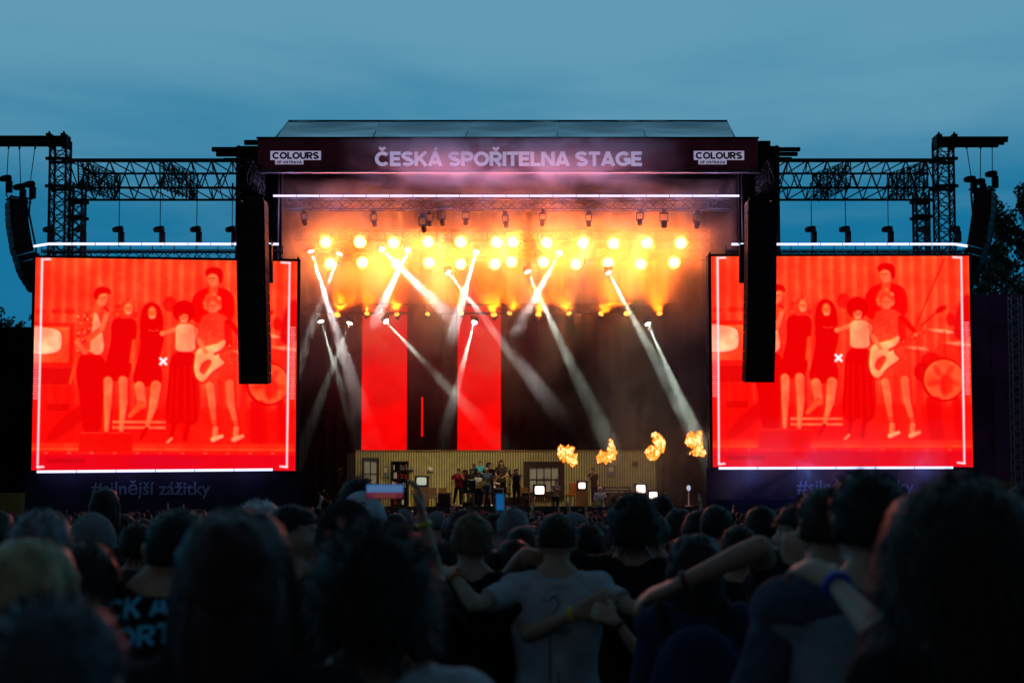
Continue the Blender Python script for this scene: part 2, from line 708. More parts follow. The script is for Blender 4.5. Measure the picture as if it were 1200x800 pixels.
for (a, c) in seams:
    MB().tube([(xat(a, 162.5, D1), D1, z1 + 0.03), (xat(c, 142, D2), D2, z2 + 0.03)], 0.02, 6).build('roof_rail', M['tarp'], st)
MB().tube([(xat(338, 142, D2), D2, z2 + 0.03), (xat(852, 142, D2), D2, z2 + 0.03)], 0.03, 6).build('roof_ridge', M['truss'], st)
# the back half of the roof, unseen from the front, slopes down to the rear
xa, xb = xat(338, 142, D2), xat(852, 142, D2)
MB().add([(xa, D2 + .02, z2 - .02), (xb, D2 + .02, z2 - .02), (xb + 1, DF + 14.6, z2 - 2.6), (xa - 1, DF + 14.6, z2 - 2.6)], [(0, 1, 2, 3)]).build('roof_panel', M['tarp'], st)
# side walls and back wall of black cloth
ZR = zt - 0.4
for s, x in ((-1, XL + 0.5), (1, XR - 0.5)):
    w = MB()
    vs, fs = [], []
    for k in range(61):
        yy = DF + 0.5 + 14 * k / 60
        vs += [(x + 0.07 * math.sin(k * 1.3), yy, 0.02), (x + 0.07 * math.sin(k * 1.3 + .4), yy, ZR)]
    for k in range(60):
        fs.append((2 * k, 2 * k + 2, 2 * k + 3, 2 * k + 1))
    w.add(vs, fs, 0, True).build('side_curtain', M['cloth'], st)
M['drape'] = mat('dark_red_drape', (0.018, 0.005, 0.005), 0.95, 0, 0.4, 1.2, spec=0.05)
DB = DF + 12.5
for x0, x1 in ((XL + .6, -4), (-4, 3.4), (3.4, XR - .6)):
    w = MB()
    vs, fs = [], []
    kk = int((x1 - x0) / 0.11)
    for k in range(kk + 1):
        xx = x0 + (x1 - x0) * k / kk
        yy = DB + 0.09 * math.sin(k * 1.05) + 0.05 * math.sin(k * .37)
        vs += [(xx, yy, DECK + .01), (xx, yy, ZR - 0.3)]
    for k in range(kk):
        fs.append((2 * k, 2 * k + 2, 2 * k + 3, 2 * k + 1))
    w.add(vs, fs, 0, True).build('back_curtain', M['drape'], st)
MB().box((XL + .4, DB + 0.5, 0), (XR - .4, DB + .6, ZR)).build('back_wall', M['cloth'], st)
MB().box((XL + .3, DF + .12, ZR + .02), (XR - .3, DF + 14.5, ZR + .1)).build('ceiling_cloth', M['cloth'], st)
# wing masking: dark scrim at each side of the opening, standing a little behind the front
for u0, u1 in ((276, 330), (866, 914)):
    x0, x1 = xat(u0, 300, DF + .6), xat(u1, 300, DF + .6)
    t = MB()
    t.box((x0, DF + 0.45, 0.02), (x1, DF + 0.75, hgt(172, DF + .6)))
    t.build('wing_tower', M['cloth'], st)
    for xx in (x0 + .15, x1 - .15):
        MB().tube([(xx, DF + .36, 0), (xx, DF + .36, hgt(172, DF + .6))], 0.06, 6).build('tower_leg', M['truss'], st)
# rafter ends sticking out beside the roof
for s, us in ((-1, ((248, 302, 174.5, 4.5), (253, 300, 180, 5), (262, 300, 187, 4), (286, 302, 166.5, 5))), (1, ((886, 938, 174.5, 4), (886, 935, 180, 4), (886, 928, 186, 4), (886, 903, 168, 6)))):
    for i, (u0, u1, v, h) in enumerate(us):
        D = DF + 0.9 + i * .25
        a, b = at(u0, v - h / 2, D), at(u1, v + h / 2, D)
        MB().box((a.x, D, b.z), (b.x, D + 0.22, a.z)).build('rafter', M['black'], st)

# ------------------------------------------------------------------ red LED walls
def led_mat(name, col, s, cell=0.5):
    m = bpy.data.materials.new(name)
    m.use_nodes = True
    t = m.node_tree
    t.nodes.clear()
    o = t.nodes.new('ShaderNodeOutputMaterial')
    em = t.nodes.new('ShaderNodeEmission')
    co = t.nodes.new('ShaderNodeTexCoord')
    n = t.nodes.new('ShaderNodeTexNoise')
    n.inputs['Scale'].default_value = 0.5
    n.inputs['Detail'].default_value = 3
    t.links.new(co.outputs['Object'], n.inputs['Vector'])
    r = t.nodes.new('ShaderNodeMapRange')
    r.inputs['From Min'].default_value = 0.3
    r.inputs['From Max'].default_value = 0.7
    r.inputs['To Min'].default_value = s * 0.8
    r.inputs['To Max'].default_value = s * 1.15
    t.links.new(n.outputs['Fac'], r.inputs['Value'])
    t.links.new(r.outputs[0], em.inputs[1])
    em.inputs[0].default_value = (*col, 1)
    t.links.new(em.outputs[0], o.inputs[0])
    return m


M['led_red'] = led_mat('red_led', (1.0, 0.001, 0.0015), 1.0)
DW = DF + 11.6
for k, (u0, u1, v0, v1, nc, lab) in enumerate(((425, 476.5, 300, 530, 3, 'wide red glowing LED column left of the band above the striped set wall'),
                                            (536.5, 587, 300, 530, 3, 'wide red glowing LED column directly above the band'))):
    a, b = at(u0, v0, DW), at(u1, v1, DW)
    t = thing('led_column', ((a.x + b.x) / 2, DW, b.z), lab, 'LED screen', 'red LED columns at the back of the stage')
    rows = 10
    for i in range(nc):
        for j in range(rows):
            x0 = a.x + (b.x - a.x) * i / nc
            x1 = a.x + (b.x - a.x) * (i + 1) / nc
            zz0 = b.z + (a.z - b.z) * j / rows
            zz1 = b.z + (a.z - b.z) * (j + 1) / rows
            MB().box((x0, DW, zz0), (x1 - 0.004, DW + .08, zz1 - 0.004)).build('led_tile', M['led_red'], t)
a, b = at(493.6, 465, DW), at(495.6, 511, DW)
MB().box((a.x, DW, b.z), (b.x, DW + .05, a.z)).top('light_bar', M['led_red'], 'thin red upright light bar between the two red LED columns', 'light bar')

# ------------------------------------------------------------------ LED tube strips
def tube_strip(pts, n, label, m, r=0.06, group='white LED tube strips', lights=None):
    p0 = Vector(pts[0])
    t = thing('light_strip', (Vector(pts[0]) + Vector(pts[-1])) / 2, label, 'light strip', group)
    for a, b in zip(pts[:-1], pts[1:]):
        a, b = Vector(a), Vector(b)
        cnt = max(1, round(n * (b - a).length / sum((Vector(q) - Vector(w)).length for w, q in zip(pts[:-1], pts[1:]))))
        for i in range(cnt):
            q0 = a + (b - a) * (i / cnt)
            q1 = a + (b - a) * ((i + 1) / cnt)
            d = (q1 - q0).normalized() * 0.014
            strut('tube', q0 + d, q1 - d, r, m, t)
            strut('tube_clip', q1 - d * .9 + Vector((0, .0, 0)), q1 + d * .9, r * 1.05, M['black'], t)
    if lights:
        cnt, watts, col = lights
        ld = bpy.data.lights.new('strip_light', 'POINT')
        ld.energy = watts
        ld.color = col
        ld.shadow_soft_size = .12
        for i in range(cnt):
            f = (i + .5) / cnt * (len(pts) - 1)
            k = min(int(f), len(pts) - 2)
            q = Vector(pts[k]).lerp(Vector(pts[k + 1]), f - k)
            lo = bpy.data.objects.new('light', ld)
            COL.objects.link(lo)
            lo.parent = t
            lo.location = q + Vector((0, .22 if cnt > 8 else -.22, 0)) - t.location
    return t


tube_strip([at(320, 229.5, DF + .1), at(866.5, 229.5, DF + .1)], 20, 'long white LED strip hanging just under the lettered fascia of the stage', M['tube_pink'], .052, lights=(12, 200, (.66, .50, 1.0)))

# ------------------------------------------------------------------ stage lamps
def lens_mat(name, rad_, stops):
    """lamp lens, hottest in the middle"""
    m = bpy.data.materials.new(name)
    m.use_nodes = True
    t = m.node_tree
    t.nodes.clear()
    o = t.nodes.new('ShaderNodeOutputMaterial')
    em = t.nodes.new('ShaderNodeEmission')
    co = t.nodes.new('ShaderNodeTexCoord')
    mp_ = t.nodes.new('ShaderNodeMapping')
    mp_.inputs['Scale'].default_value = (1 / rad_, 0, 1 / rad_)
    t.links.new(co.outputs['Object'], mp_.inputs[0])
    ln = t.nodes.new('ShaderNodeVectorMath')
    ln.operation = 'LENGTH'
    t.links.new(mp_.outputs[0], ln.inputs[0])
    r = t.nodes.new('ShaderNodeValToRGB')
    r.color_ramp.interpolation = 'EASE'
    r.color_ramp.elements[0].position, r.color_ramp.elements[0].color = 0, (*stops[0], 1)
    r.color_ramp.elements[1].position, r.color_ramp.elements[1].color = 1, (*stops[-1], 1)
    for k, c in enumerate(stops[1:-1]):
        q = r.color_ramp.elements.new((k + 1) / (len(stops) - 1))
        q.color = (*c, 1)
    t.links.new(ln.outputs['Value'], r.inputs[0])
    t.links.new(r.outputs[0], em.inputs[0])
    em.inputs[1].default_value = 22
    t.links.new(em.outputs[0], o.inputs[0])
    return m


M['lens_or'] = lens_mat('blinder_lens', .36, [(1, .85, .6), (1, .66, .36), (.50, .17, .03), (.09, .016, .001)])
M['lens_or2'] = glow('wash_lens', (1.0, 0.36, 0.045), 3.6)
M['lens_wh'] = glow('beam_lens', (1.0, 0.85, 0.75), 14.0)


def lamp_proto(name, label, cat, group, rlen, lens, watts, col, size, blend, soft, aim):
    """lamp with its lens facing -Y; the light child points the way the lens does"""
    t = thing(name, (0, 0, 0), label, cat, group)
    MB().lathe([(rlen * .55, 0.34), (rlen * .8, 0.26), (rlen * 1.1, 0.04), (rlen * 1.15, -0.02), (rlen * 1.02, -0.03)], (0, 0, 0), (0, 1, 0), 14).build('housing', M['black'], t)
    MB().lathe([(rlen * .2, -0.05), (rlen * .75, -0.045), (rlen, -0.031)], (0, 0, 0), (0, 1, 0), 16).build('lens', lens, t)
    y = MB()
    y.box((-rlen * 1.35, .06, -.04), (-rlen * 1.2, .16, rlen * 1.5))
    y.box((rlen * 1.2, .06, -.04), (rlen * 1.35, .16, rlen * 1.5))
    y.box((-rlen * 1.35, .06, rlen * 1.5), (rlen * 1.35, .16, rlen * 1.5 + .06))
    y.build('yoke', M['black'], t)
    ld = bpy.data.lights.new(name + '_light', 'SPOT')
    ld.energy = watts
    ld.color = col
    ld.spot_size = size
    ld.spot_blend = blend
    ld.shadow_soft_size = soft
    lo = bpy.data.objects.new('light', ld)
    COL.objects.link(lo)
    lo.parent = t
    lo.location = (0, -0.08, 0)
    lo.rotation_euler = (math.pi / 2, 0, 0)          # -Z of the light -> -Y... turned below
    lo.rotation_mode = 'QUATERNION'
    lo.rotation_quaternion = Vector((0, 0, -1)).rotation_difference(Vector((0, -1, 0)))
    return t


def aim(o, p, q):
    o.location = p
    o.rotation_mode = 'QUATERNION'
    o.rotation_quaternion = Vector((0, -1, 0)).rotation_difference((Vector(q) - Vector(p)).normalized())


ORD = ['first', 'second', 'third', 'fourth', 'fifth', 'sixth', 'seventh', 'eighth', 'ninth', 'tenth', 'eleventh', 'twelfth', 'thirteenth', 'fourteenth', 'fifteenth']


def ordl(i, n):
    if i == 0:
        return 'leftmost'
    if i == n - 1:
        return 'rightmost'
    if i <= (n - 1) // 2:
        return ORD[i] + ' from the left'
    return ORD[n - 1 - i] + ' from the right'


def row(proto, pts, targets, labf, trussname, scl=None):
    n = len(pts)
    for i, (p, q) in enumerate(zip(pts, targets)):
        o = proto if i == 0 else copy_tree(proto)
        o['label'] = labf(ordl(i, n))
        aim(o, p, q)
        if scl:
            o.scale = (scl[i],) * 3


bl = lamp_proto('stage_lamp', 'x', 'stage lamp', 'orange stage lamps', 0.36, M['lens_or'], 1250, (1.0, 0.155, 0.006), rad(125), 1.0, .2, None)
DU, DL_ = DF + 4.5, DF + 6.5
upper = [382, 422, 461.5, 501.5, 540, 582, 601, 641, 683, 719, 758, 798]
lower = [387, 425, 464, 503, 540, 580, 599, 637, 675, 713, 751, 790]
pts = [at(u, 284.5 + R.uniform(-1, 1), DU) for u in upper]
row(bl, pts, [p + Vector((R.uniform(-2, 2), -9, -1.2)) for p in pts],
    lambda s: 'blazing orange stage lamp in the upper of the two bright rows, %s' % s, None)
b2 = copy_tree(bl)
pts = [at(u, 308 + R.uniform(-1.5, 1.5), DL_) for u in lower]
row(b2, pts, [p + Vector((R.uniform(-2, 2), -9, -.4)) for p in pts],
    lambda s: 'blazing orange stage lamp in the lower of the two bright rows, %s' % s, None)
# floor-side row: lamps on the low truss, throwing orange wash upwards
wash = lamp_proto('wash_lamp', 'x', 'stage lamp', 'orange wash lamps on the low truss', 0.15, M['lens_or2'], 5200, (1.0, 0.125, 0.002), rad(66), 0.9, .12, None)
DWS = DF + 8.0
low = [395, 430, 465, 501, 541, 579, 597, 631, 667, 704, 735, 773]
pts = [at(u, 368.5 + R.uniform(-1.5, 1.5), DWS) for u in low]
row(wash, pts, [p + Vector((R.uniform(-1.5, 1.5), -3.6, 2.6)) for p in pts],
    lambda s: 'small orange lamp on the low truss above the red columns, %s' % s, None, [R.uniform(.8, 1.25) for _ in low])
# white moving-head beams
mh = lamp_proto('moving_head_lamp', 'x', 'moving head', 'white beam lamps over the stage', 0.15, M['lens_wh'], 60000, (1.0, 0.93, 0.86), rad(6.2), .3, .04, None)
beams = [  # u, v, D, target u, v, D, watts factor, label
    (364.5, 294, DF + 4, 398, 400, DF + 2.5, 2.6, 'beam lamp at the far left throwing the widest white beam down to the right'),
    (398, 297, DF + 5, 352, 420, DF + 3, 1.0, 'beam lamp near the far left throwing a white beam down towards the left screen'),
    (376, 376, DF + 5, 414, 500, DF + 3, 1.0, 'low beam lamp at the far left throwing a thin pale beam right and down'),
    (410, 378, DF + 5, 368, 488, DF + 3, .8, 'low beam lamp left of the first red column, beam falling to the left'),
    (452, 376, DF + 6, 514, 442, DF + 4, 1.1, 'low beam lamp above the first red column, beam slanting to the right'),
    (556, 377, DF + 6, 537, 448, DF + 4, 1.2, 'low beam lamp above the second red column, beam falling steeply'),
    (525, 319, DF + 5, 612, 430, DF + 2, 1.5, 'beam lamp over the middle throwing a broad beam right across the second red column'),
    (558, 295, DF + 5, 539, 362, DF + 2, 1.3, 'beam lamp over the middle throwing a short white beam down left'),
    (478, 293, DF + 5, 452, 350, DF + 2, 1.2, 'beam lamp over the first red column with a short white beam down left'),
    (447, 292, DF + 5, 502, 346, DF + 2, 1.0, 'beam lamp over the first red column with a white beam crossing to the right'),
    (618, 318, DF + 4, 686, 462, DF + 1.5, 1.5, 'beam lamp right of the middle throwing a long greenish white beam down right'),
    (656, 296, DF + 5, 622, 358, DF + 2, 1.1, 'beam lamp right of the middle throwing a short white beam down left'),
    (713, 319, DF + 4, 800, 480, DF + 1, 1.5, 'beam lamp on the right throwing a long wide beam towards the flames'),
    (759, 379, DF + 5, 786, 440, DF + 3.5, .8, 'rightmost low beam lamp, its thin beam falling right'),
]
M['beamcol'] = None
for i, (u, v, D, u2, v2, D2_, f, lab) in enumerate(beams):
    o = mh if i == 0 else copy_tree(mh)
    o['label'] = lab
    aim(o, at(u, v, D), at(u2, v2, D2_))
    lo = [c for c in o.children if c.type == 'LIGHT'][0]
    lo.data = lo.data.copy()
    lo.data.energy = 44000 * f
    if i in (2, 3, 4, 10, 12, 13):
        lo.data.color = (.86, 1.0, .82)

# trusses inside the stage that carry the lamps
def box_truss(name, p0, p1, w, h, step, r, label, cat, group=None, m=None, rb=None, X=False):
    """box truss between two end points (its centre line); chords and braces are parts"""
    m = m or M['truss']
    rb = rb or r * .55
    p0, p1 = Vector(p0), Vector(p1)
    ax = (p1 - p0).normalized()
    if abs(ax.z) > .9:
        s, up = Vector((1, 0, 0)), Vector((0, 1, 0))
    else:
        s = ax.cross(Vector((0, 0, 1))).normalized()
        up = Vector((0, 0, 1))
    Lt = (p1 - p0).length
    base = (p0 + p1) / 2 if abs(ax.z) < .9 else Vector((p0.x, p0.y, min(p0.z, p1.z)))
    t = thing(name, base, label, cat, group)
    c = [p0 + s * (sa * w / 2) + up * (sb * h / 2) for sa, sb in ((-1, -1), (1, -1), (1, 1), (-1, 1))]
    for q in c:
        strut('chord', q, q + ax * Lt, r, m, t)
    nn = max(2, round(Lt / step))
    for i in range(nn):
        t0, t1, tm = Lt * i / nn, Lt * (i + 1) / nn, Lt * (i + .5) / nn
        for k in range(4):
            a, b = c[k], c[(k + 1) % 4]
            if X:
                strut('brace', a + ax * t0, b + ax * t1, rb, m, t)
                strut('brace', b + ax * t0, a + ax * t1, rb, m, t)
                strut('brace', a + ax * t0, b + ax * t0, rb, m, t)
            else:
                strut('brace', a + ax * t0, b + ax * tm, rb, m, t)
                strut('brace', b + ax * tm, a + ax * t1, rb, m, t)
    return t


box_truss('lighting_truss', at(345, 276, DU + .2), at(845, 276, DU + .2), .5, .5, 1.0, .03, 'lighting truss behind the upper bright row of orange lamps', 'truss', 'lighting trusses over the stage')
box_truss('lighting_truss', at(345, 299, DL_ + .4), at(845, 299, DL_ + .4), .5, .5, 1.2, .03, 'lighting truss behind the lower bright row of orange lamps', 'truss', 'lighting trusses over the stage')
box_truss('lighting_truss', at(355, 362, DWS + .45), at(800, 362, DWS + .45), .5, .5, 1.2, .03, 'low lighting truss just above the red LED columns', 'truss', 'lighting trusses over the stage')
box_truss('lighting_truss', at(335, 240, DF + 1.2), at(855, 240, DF + 1.2), .5, .5, 1.0, .03, 'front lighting truss directly under the white strip of the stage', 'truss', 'lighting trusses over the stage')
# dark lamps hanging from the front truss
par = thing('hanging_lamp', (0, 0, 0), 'x', 'stage lamp', 'dark unlit lamps on the front truss')
MB().lathe([(.10, .45), (.17, .4), (.2, 0), (.22, -.02), (.16, -.04)], (0, 0, -.55), (0, .35, -1), 12).build('housing', M['black'], par)
yk = MB()
yk.box((-.27, -.05, -.6), (-.23, .05, -.08))
yk.box((.23, -.05, -.6), (.27, .05, -.08))
yk.box((-.27, -.05, -.08), (.27, .05, .02))
yk.build('yoke', M['black'], par)
MB().box((-.12, -.12, .02), (.12, .12, .25)).build('lamp_base', M['black'], par)
for i, u in enumerate((356, 438, 495, 503, 517, 546, 592, 636, 690, 750, 778, 817)):
    o = par if i == 0 else copy_tree(par)
    o['label'] = 'dark lamp hanging from the front truss of the stage, %s' % ordl(i, 12)
    o.location = at(u, 249 + R.uniform(-2, 2) + (4 if i in (2, 6) else 0), DF + 1.2)
    o.rotation_euler = (R.uniform(-.2, .2), 0, R.uniform(-.6, .6))
    o.scale = (R.uniform(.6, .8),) * 3
    if i in (1, 3, 4, 6, 7, 8, 9):    # the ones that light the set and the band
        ld = bpy.data.lights.new('set_light', 'SPOT')
        band = i in (3, 7)
        ld.energy = 7000 if band else 4600
        ld.color = (1.0, .82, .34)
        ld.spot_size = rad(13 if band else 34)
        ld.spot_blend = .8
        ld.shadow_soft_size = .15
        lo = bpy.data.objects.new('light', ld)
        COL.objects.link(lo)
        lo.location = o.location + Vector((0, .4, -.8))
        tgt = at(555 if i == 3 else 566, 570, DF + 2.4) if band else at((455, 505, 560, 625, 725)[(1, 4, 6, 8, 9).index(i)], 562, DF + 7)
        lo.rotation_euler = (tgt - lo.location).to_track_quat('-Z', 'Y').to_euler()
        mw = lo.rotation_euler.to_matrix().to_4x4()
        mw.translation = lo.location
        lo.parent = o
        bpy.context.view_layer.update()
        lo.matrix_world = mw

# ------------------------------------------------------------------ smoke over the stage
def smoke_box(name, lo, hi, dens, nscale, contrast, col, aniso=0.2, squash=(1, 1, 1), lift=0.0, fade=(5.5, 11.5, .035), out=False, xf=None, bump=None):
    m = bpy.data.materials.new(name)
    m.use_nodes = True
    t = m.node_tree
    t.nodes.clear()
    o = t.nodes.new('ShaderNodeOutputMaterial')
    pv = t.nodes.new('ShaderNodeVolumePrincipled')
    pv.inputs['Color'].default_value = (*col, 1)
    pv.inputs['Anisotropy'].default_value = aniso
    pv.inputs['Density'].default_value = dens
    if contrast:
        co = t.nodes.new('ShaderNodeTexCoord')
        mp_ = t.nodes.new('ShaderNodeMapping')
        mp_.inputs['Scale'].default_value = squash
        t.links.new(co.outputs['Object'], mp_.inputs[0])
        nn = t.nodes.new('ShaderNodeTexNoise')
        nn.inputs['Scale'].default_value = nscale
        nn.inputs['Detail'].default_value = 4
        nn.inputs['Roughness'].default_value = .55
        nn.inputs['Distortion'].default_value = .6
        t.links.new(mp_.outputs[0], nn.inputs['Vector'])
        r = t.nodes.new('ShaderNodeMapRange')
        r.inputs['From Min'].default_value = .5 - contrast
        r.inputs['From Max'].default_value = .5 + contrast
        r.inputs['To Min'].default_value = dens * lift
        r.inputs['To Max'].default_value = dens * 2
        t.links.new(nn.outputs['Fac'], r.inputs['Value'])
        sx = t.nodes.new('ShaderNodeSeparateXYZ')
        t.links.new(co.outputs['Object'], sx.inputs[0])
        fz = t.nodes.new('ShaderNodeMapRange')
        fz.interpolation_type = 'SMOOTHSTEP'
        fz.inputs['From Min'].default_value = fade[0]
        fz.inputs['From Max'].default_value = fade[1]
        fz.inputs['To Min'].default_value = fade[2]
        fz.inputs['To Max'].default_value = 0.0 if out else 1.0
        t.links.new(sx.outputs['Z'], fz.inputs['Value'])
        mu = t.nodes.new('ShaderNodeMath')
        mu.operation = 'MULTIPLY'
        t.links.new(r.outputs[0], mu.inputs[0])
        t.links.new(fz.outputs[0], mu.inputs[1])
        res = mu.outputs[0]
        if bump:                      # smoke density raised at lamp height to widen the glow round the lamps
            sb_ = t.nodes.new('ShaderNodeMath')
            sb_.operation = 'SUBTRACT'
            sb_.inputs[1].default_value = bump[0]
            t.links.new(sx.outputs['Z'], sb_.inputs[0])
            ab2 = t.nodes.new('ShaderNodeMath')
            ab2.operation = 'ABSOLUTE'
            t.links.new(sb_.outputs[0], ab2.inputs[0])
            fb_ = t.nodes.new('ShaderNodeMapRange')
            fb_.interpolation_type = 'SMOOTHSTEP'
            fb_.inputs['From Min'].default_value = 0
            fb_.inputs['From Max'].default_value = bump[1]
            fb_.inputs['To Min'].default_value = bump[2]
            fb_.inputs['To Max'].default_value = 1.0
            t.links.new(ab2.outputs[0], fb_.inputs['Value'])
            m3 = t.nodes.new('ShaderNodeMath')
            m3.operation = 'MULTIPLY'
            t.links.new(res, m3.inputs[0])
            t.links.new(fb_.outputs[0], m3.inputs[1])
            res = m3.outputs[0]
        if xf:
            ab = t.nodes.new('ShaderNodeMath')
            ab.operation = 'ABSOLUTE'
            xsub = t.nodes.new('ShaderNodeMath')
            xsub.operation = 'SUBTRACT'
            xsub.inputs[1].default_value = xf[2] if len(xf) > 2 else 0
            t.links.new(sx.outputs['X'], xsub.inputs[0])
            t.links.new(xsub.outputs[0], ab.inputs[0])
            fx = t.nodes.new('ShaderNodeMapRange')
            fx.interpolation_type = 'SMOOTHSTEP'
            fx.inputs['From Min'].default_value = xf[0]
            fx.inputs['From Max'].default_value = xf[1]
            fx.inputs['To Min'].default_value = 1.0
            fx.inputs['To Max'].default_value = 0.0
            t.links.new(ab.outputs[0], fx.inputs['Value'])
            m2 = t.nodes.new('ShaderNodeMath')
            m2.operation = 'MULTIPLY'
            t.links.new(res, m2.inputs[0])
            t.links.new(fx.outputs[0], m2.inputs[1])
            res = m2.outputs[0]
        t.links.new(res, pv.inputs['Density'])
    t.links.new(pv.outputs[0], o.inputs['Volume'])
    b = MB().box(lo, hi)
    ob = b.build(name, m)
    return tag(ob, kind='stuff')


smoke_box('stage_smoke', (XL + .9, DF + .6, DECK + .3), (XR - .9, DF + 11.3, hgt(205, DF)), 0.040, 0.42, 0.105, (1, 1, 1), 0.5, lift=.10, bump=(hgt(306, DF + 5), 4.6, 2.7))
# thinner swirls drifting out under and past the fascia
smoke_box('drifting_smoke', (XL + .5, DF - 1.6, hgt(246, DF)), (XR - .5, DF + .45, hgt(170, DF)), 0.42, 0.55, 0.16, (1, .92, 1), 0.2, squash=(.8, .8, 1.1), lift=.0, fade=(hgt(178, DF), hgt(225, DF), 1.0), out=True, xf=(2.0, 8.5))

# a grey bank of smoke low on the right, crossed by the long beams
p_, q_ = at(700, 560, DF + 2), at(842, 400, DF + 2)
smoke_box('low_smoke', (p_.x - 3, DF + .62, DECK + .03), (q_.x - .3, DF + 5.5, q_.z), .042, .5, .13, (1, 1, 1), .2, lift=.0, fade=(q_.z - 3.5, q_.z, 1.0), out=True, xf=(1.0, 5.0, (p_.x + q_.x) / 2 + .4))
# ================================================================== video screens
def raster():
    """the video picture, drawn as soft shapes on a 304 x 250 grid (photo pixels of the left screen, origin 43,302)"""
    W, H = 304, 250
    yy, xx = np.mgrid[0:H, 0:W].astype(np.float64)
    X, Y = xx + 43 + .5, yy + 302 + .5
    img = np.zeros((H, W, 3))
    top, bot = np.array([255, 66, 32.]), np.array([255, 24, 18.])
    t = np.clip((Y - 302) / 230, 0, 1)[..., None]
    img[:] = top * (1 - t) + bot * t
    st_ = (0.5 + 0.5 * np.cos((X - 50) * 2 * math.pi / 13.5)) ** 2 * (Y < 480)
    img[..., 1] += 26 * st_
    img[..., 2] += 14 * st_
    rs = np.random.RandomState(3)

    def blend(mask, col, a=1.0):
        m = (np.clip(mask, 0, 1) * a)[..., None]
        img[:] = img * (1 - m) + np.array(col, float) * m

    def soft(d, w=1.1):
        return np.clip(0.5 - d / (2 * w), 0, 1)

    def ell(cx, cy, rx, ry, col, a=1.0, w=1.1, rot=0):
        c, s = math.cos(rot), math.sin(rot)
        dx, dy = X - cx, Y - cy
        u, v = dx * c + dy * s, -dx * s + dy * c
        d = (np.sqrt((u / rx) ** 2 + (v / ry) ** 2) - 1) * min(rx, ry)
        blend(soft(d, w), col, a)

    def seg(p, q, r0, r1, col, a=1.0, w=1.0):
        p, q = np.array(p, float), np.array(q, float)
        d = q - p
        l2 = max(1e-6, d @ d)
        h = np.clip(((X - p[0]) * d[0] + (Y - p[1]) * d[1]) / l2, 0, 1)
        dist = np.hypot(X - p[0] - d[0] * h, Y - p[1] - d[1] * h) - (r0 + (r1 - r0) * h)
        blend(soft(dist, w), col, a)

    def poly(pts, col, a=1.0, w=1.0, rnd=True):
        p = np.array(pts, float)
        if rnd:
            for _ in range(2):
                q = np.roll(p, -1, 0)
                p = np.stack([p * .75 + q * .25, p * .25 + q * .75], 1).reshape(-1, 2)
        inside = np.zeros_like(X, bool)
        dm = np.full_like(X, 1e9)
        n = len(p)
        for i in range(n):
            x0, y0 = p[i]
            x1, y1 = p[(i + 1) % n]
            if abs(y1 - y0) > 1e-9:
                c = ((y0 <= Y) != (y1 <= Y)) & (X < (x1 - x0) * (Y - y0) / (y1 - y0) + x0)
                inside ^= c
            dx, dy = x1 - x0, y1 - y0
            h = np.clip(((X - x0) * dx + (Y - y0) * dy) / max(1e-9, dx * dx + dy * dy), 0, 1)
            dm = np.minimum(dm, np.hypot(X - x0 - dx * h, Y - y0 - dy * h))
        blend(soft(np.where(inside, -dm, dm), w), col, a)

    def box(x0, y0, x1, y1, col, a=1.0, w=.8):
        poly([(x0, y0), (x1, y0), (x1, y1), (x0, y1)], col, a, w, False)

    DK, DK2, MID, SK, SK2, PALE = (244, 6, 6), (228, 0, 4), (250, 46, 30), (255, 116, 68), (255, 78, 38), (255, 172, 118)
    # things behind the people
    box(43, 480, 346, 522, (250, 16, 10), .8, 6)
    for x in (50, 69, 84):
        ell(x, 366, 6, 3.4, (250, 22, 12), .8)
    box(43, 379, 90, 432, (240, 26, 14), .9)
    box(43, 384, 84, 426, (255, 96, 44), .8)
    poly([(30, 384), (72, 385), (76, 400), (72, 416), (30, 416)], (255, 205, 150))
    box(43, 432, 90, 452, (222, 6, 8), .9)
    box(43, 452, 92, 532, (246, 12, 8), .75, 2)
    box(60, 474, 85, 482, (215, 4, 6), .7)
    poly([(100, 470), (130, 470), (66, 522), (56, 512)], (222, 4, 6), .75, 2)
    # drum kit on the right
    for x, y, r, c in ((318, 418, 14, (250, 44, 22)), (338, 420, 13, (250, 40, 22)), (300, 428, 12, (236, 10, 8)), (290, 440, 10, (226, 4, 6))):
        ell(x, y, r, 11, c, .9)
    for x, y, rx in ((316, 392, 15), (334, 407, 14), (285, 412, 11), (340, 390, 12)):
        ell(x, y, rx, 2.1, PALE, .75, 1, .12)
        seg((x, y), (x + 2, y + 50), .8, .8, DK2, .6)
    seg((276, 402), (318, 306), .9, .9, DK, .7)
    ell(313, 366, 7, 3.5, DK2, .9, 1, -.5)
    seg((290, 385), (312, 366), 1, 1, DK2, .7)
    poly([(326, 386), (336, 352), (350, 346), (350, 402), (330, 404)], (226, 4, 8), .9, 2)
    ell(324, 378, 5, 8, DK2, .7)
    ell(314, 449, 26, 26, (222, 4, 6))
    ell(315, 449, 23.5, 23.5, (255, 98, 50))
    for k in range(5):
        q = k * 2 * math.pi / 5 + .3
        ell(315 + 12 * math.cos(q), 449 + 12 * math.sin(q), 7.5, 3.2, (246, 34, 20), .65, 2, q)
    ell(318, 455, 8, 12, (244, 30, 18), .8, 2)
    for x in (298, 306, 330):
        seg((x, 474), (x + 3, 520), 5, 6, (232, 4, 8), .8, 2)
    # riser stripes between the legs
    for y in (495, 501.5):
        box(135, y - 1.6, 196, y + 1.6, (255, 120, 70), .9)
    box(225, 478, 290, 520, (252, 40, 20), .5, 3)
    # tall one at the back
    poly([(223, 350), (232, 339), (243, 335), (258, 335), (270, 340), (274, 352), (273, 378), (222, 380)], DK)
    seg((249, 328), (249, 339), 4.5, 5.5, SK2)
    ell(248.5, 325, 6.5, 9.5, SK)
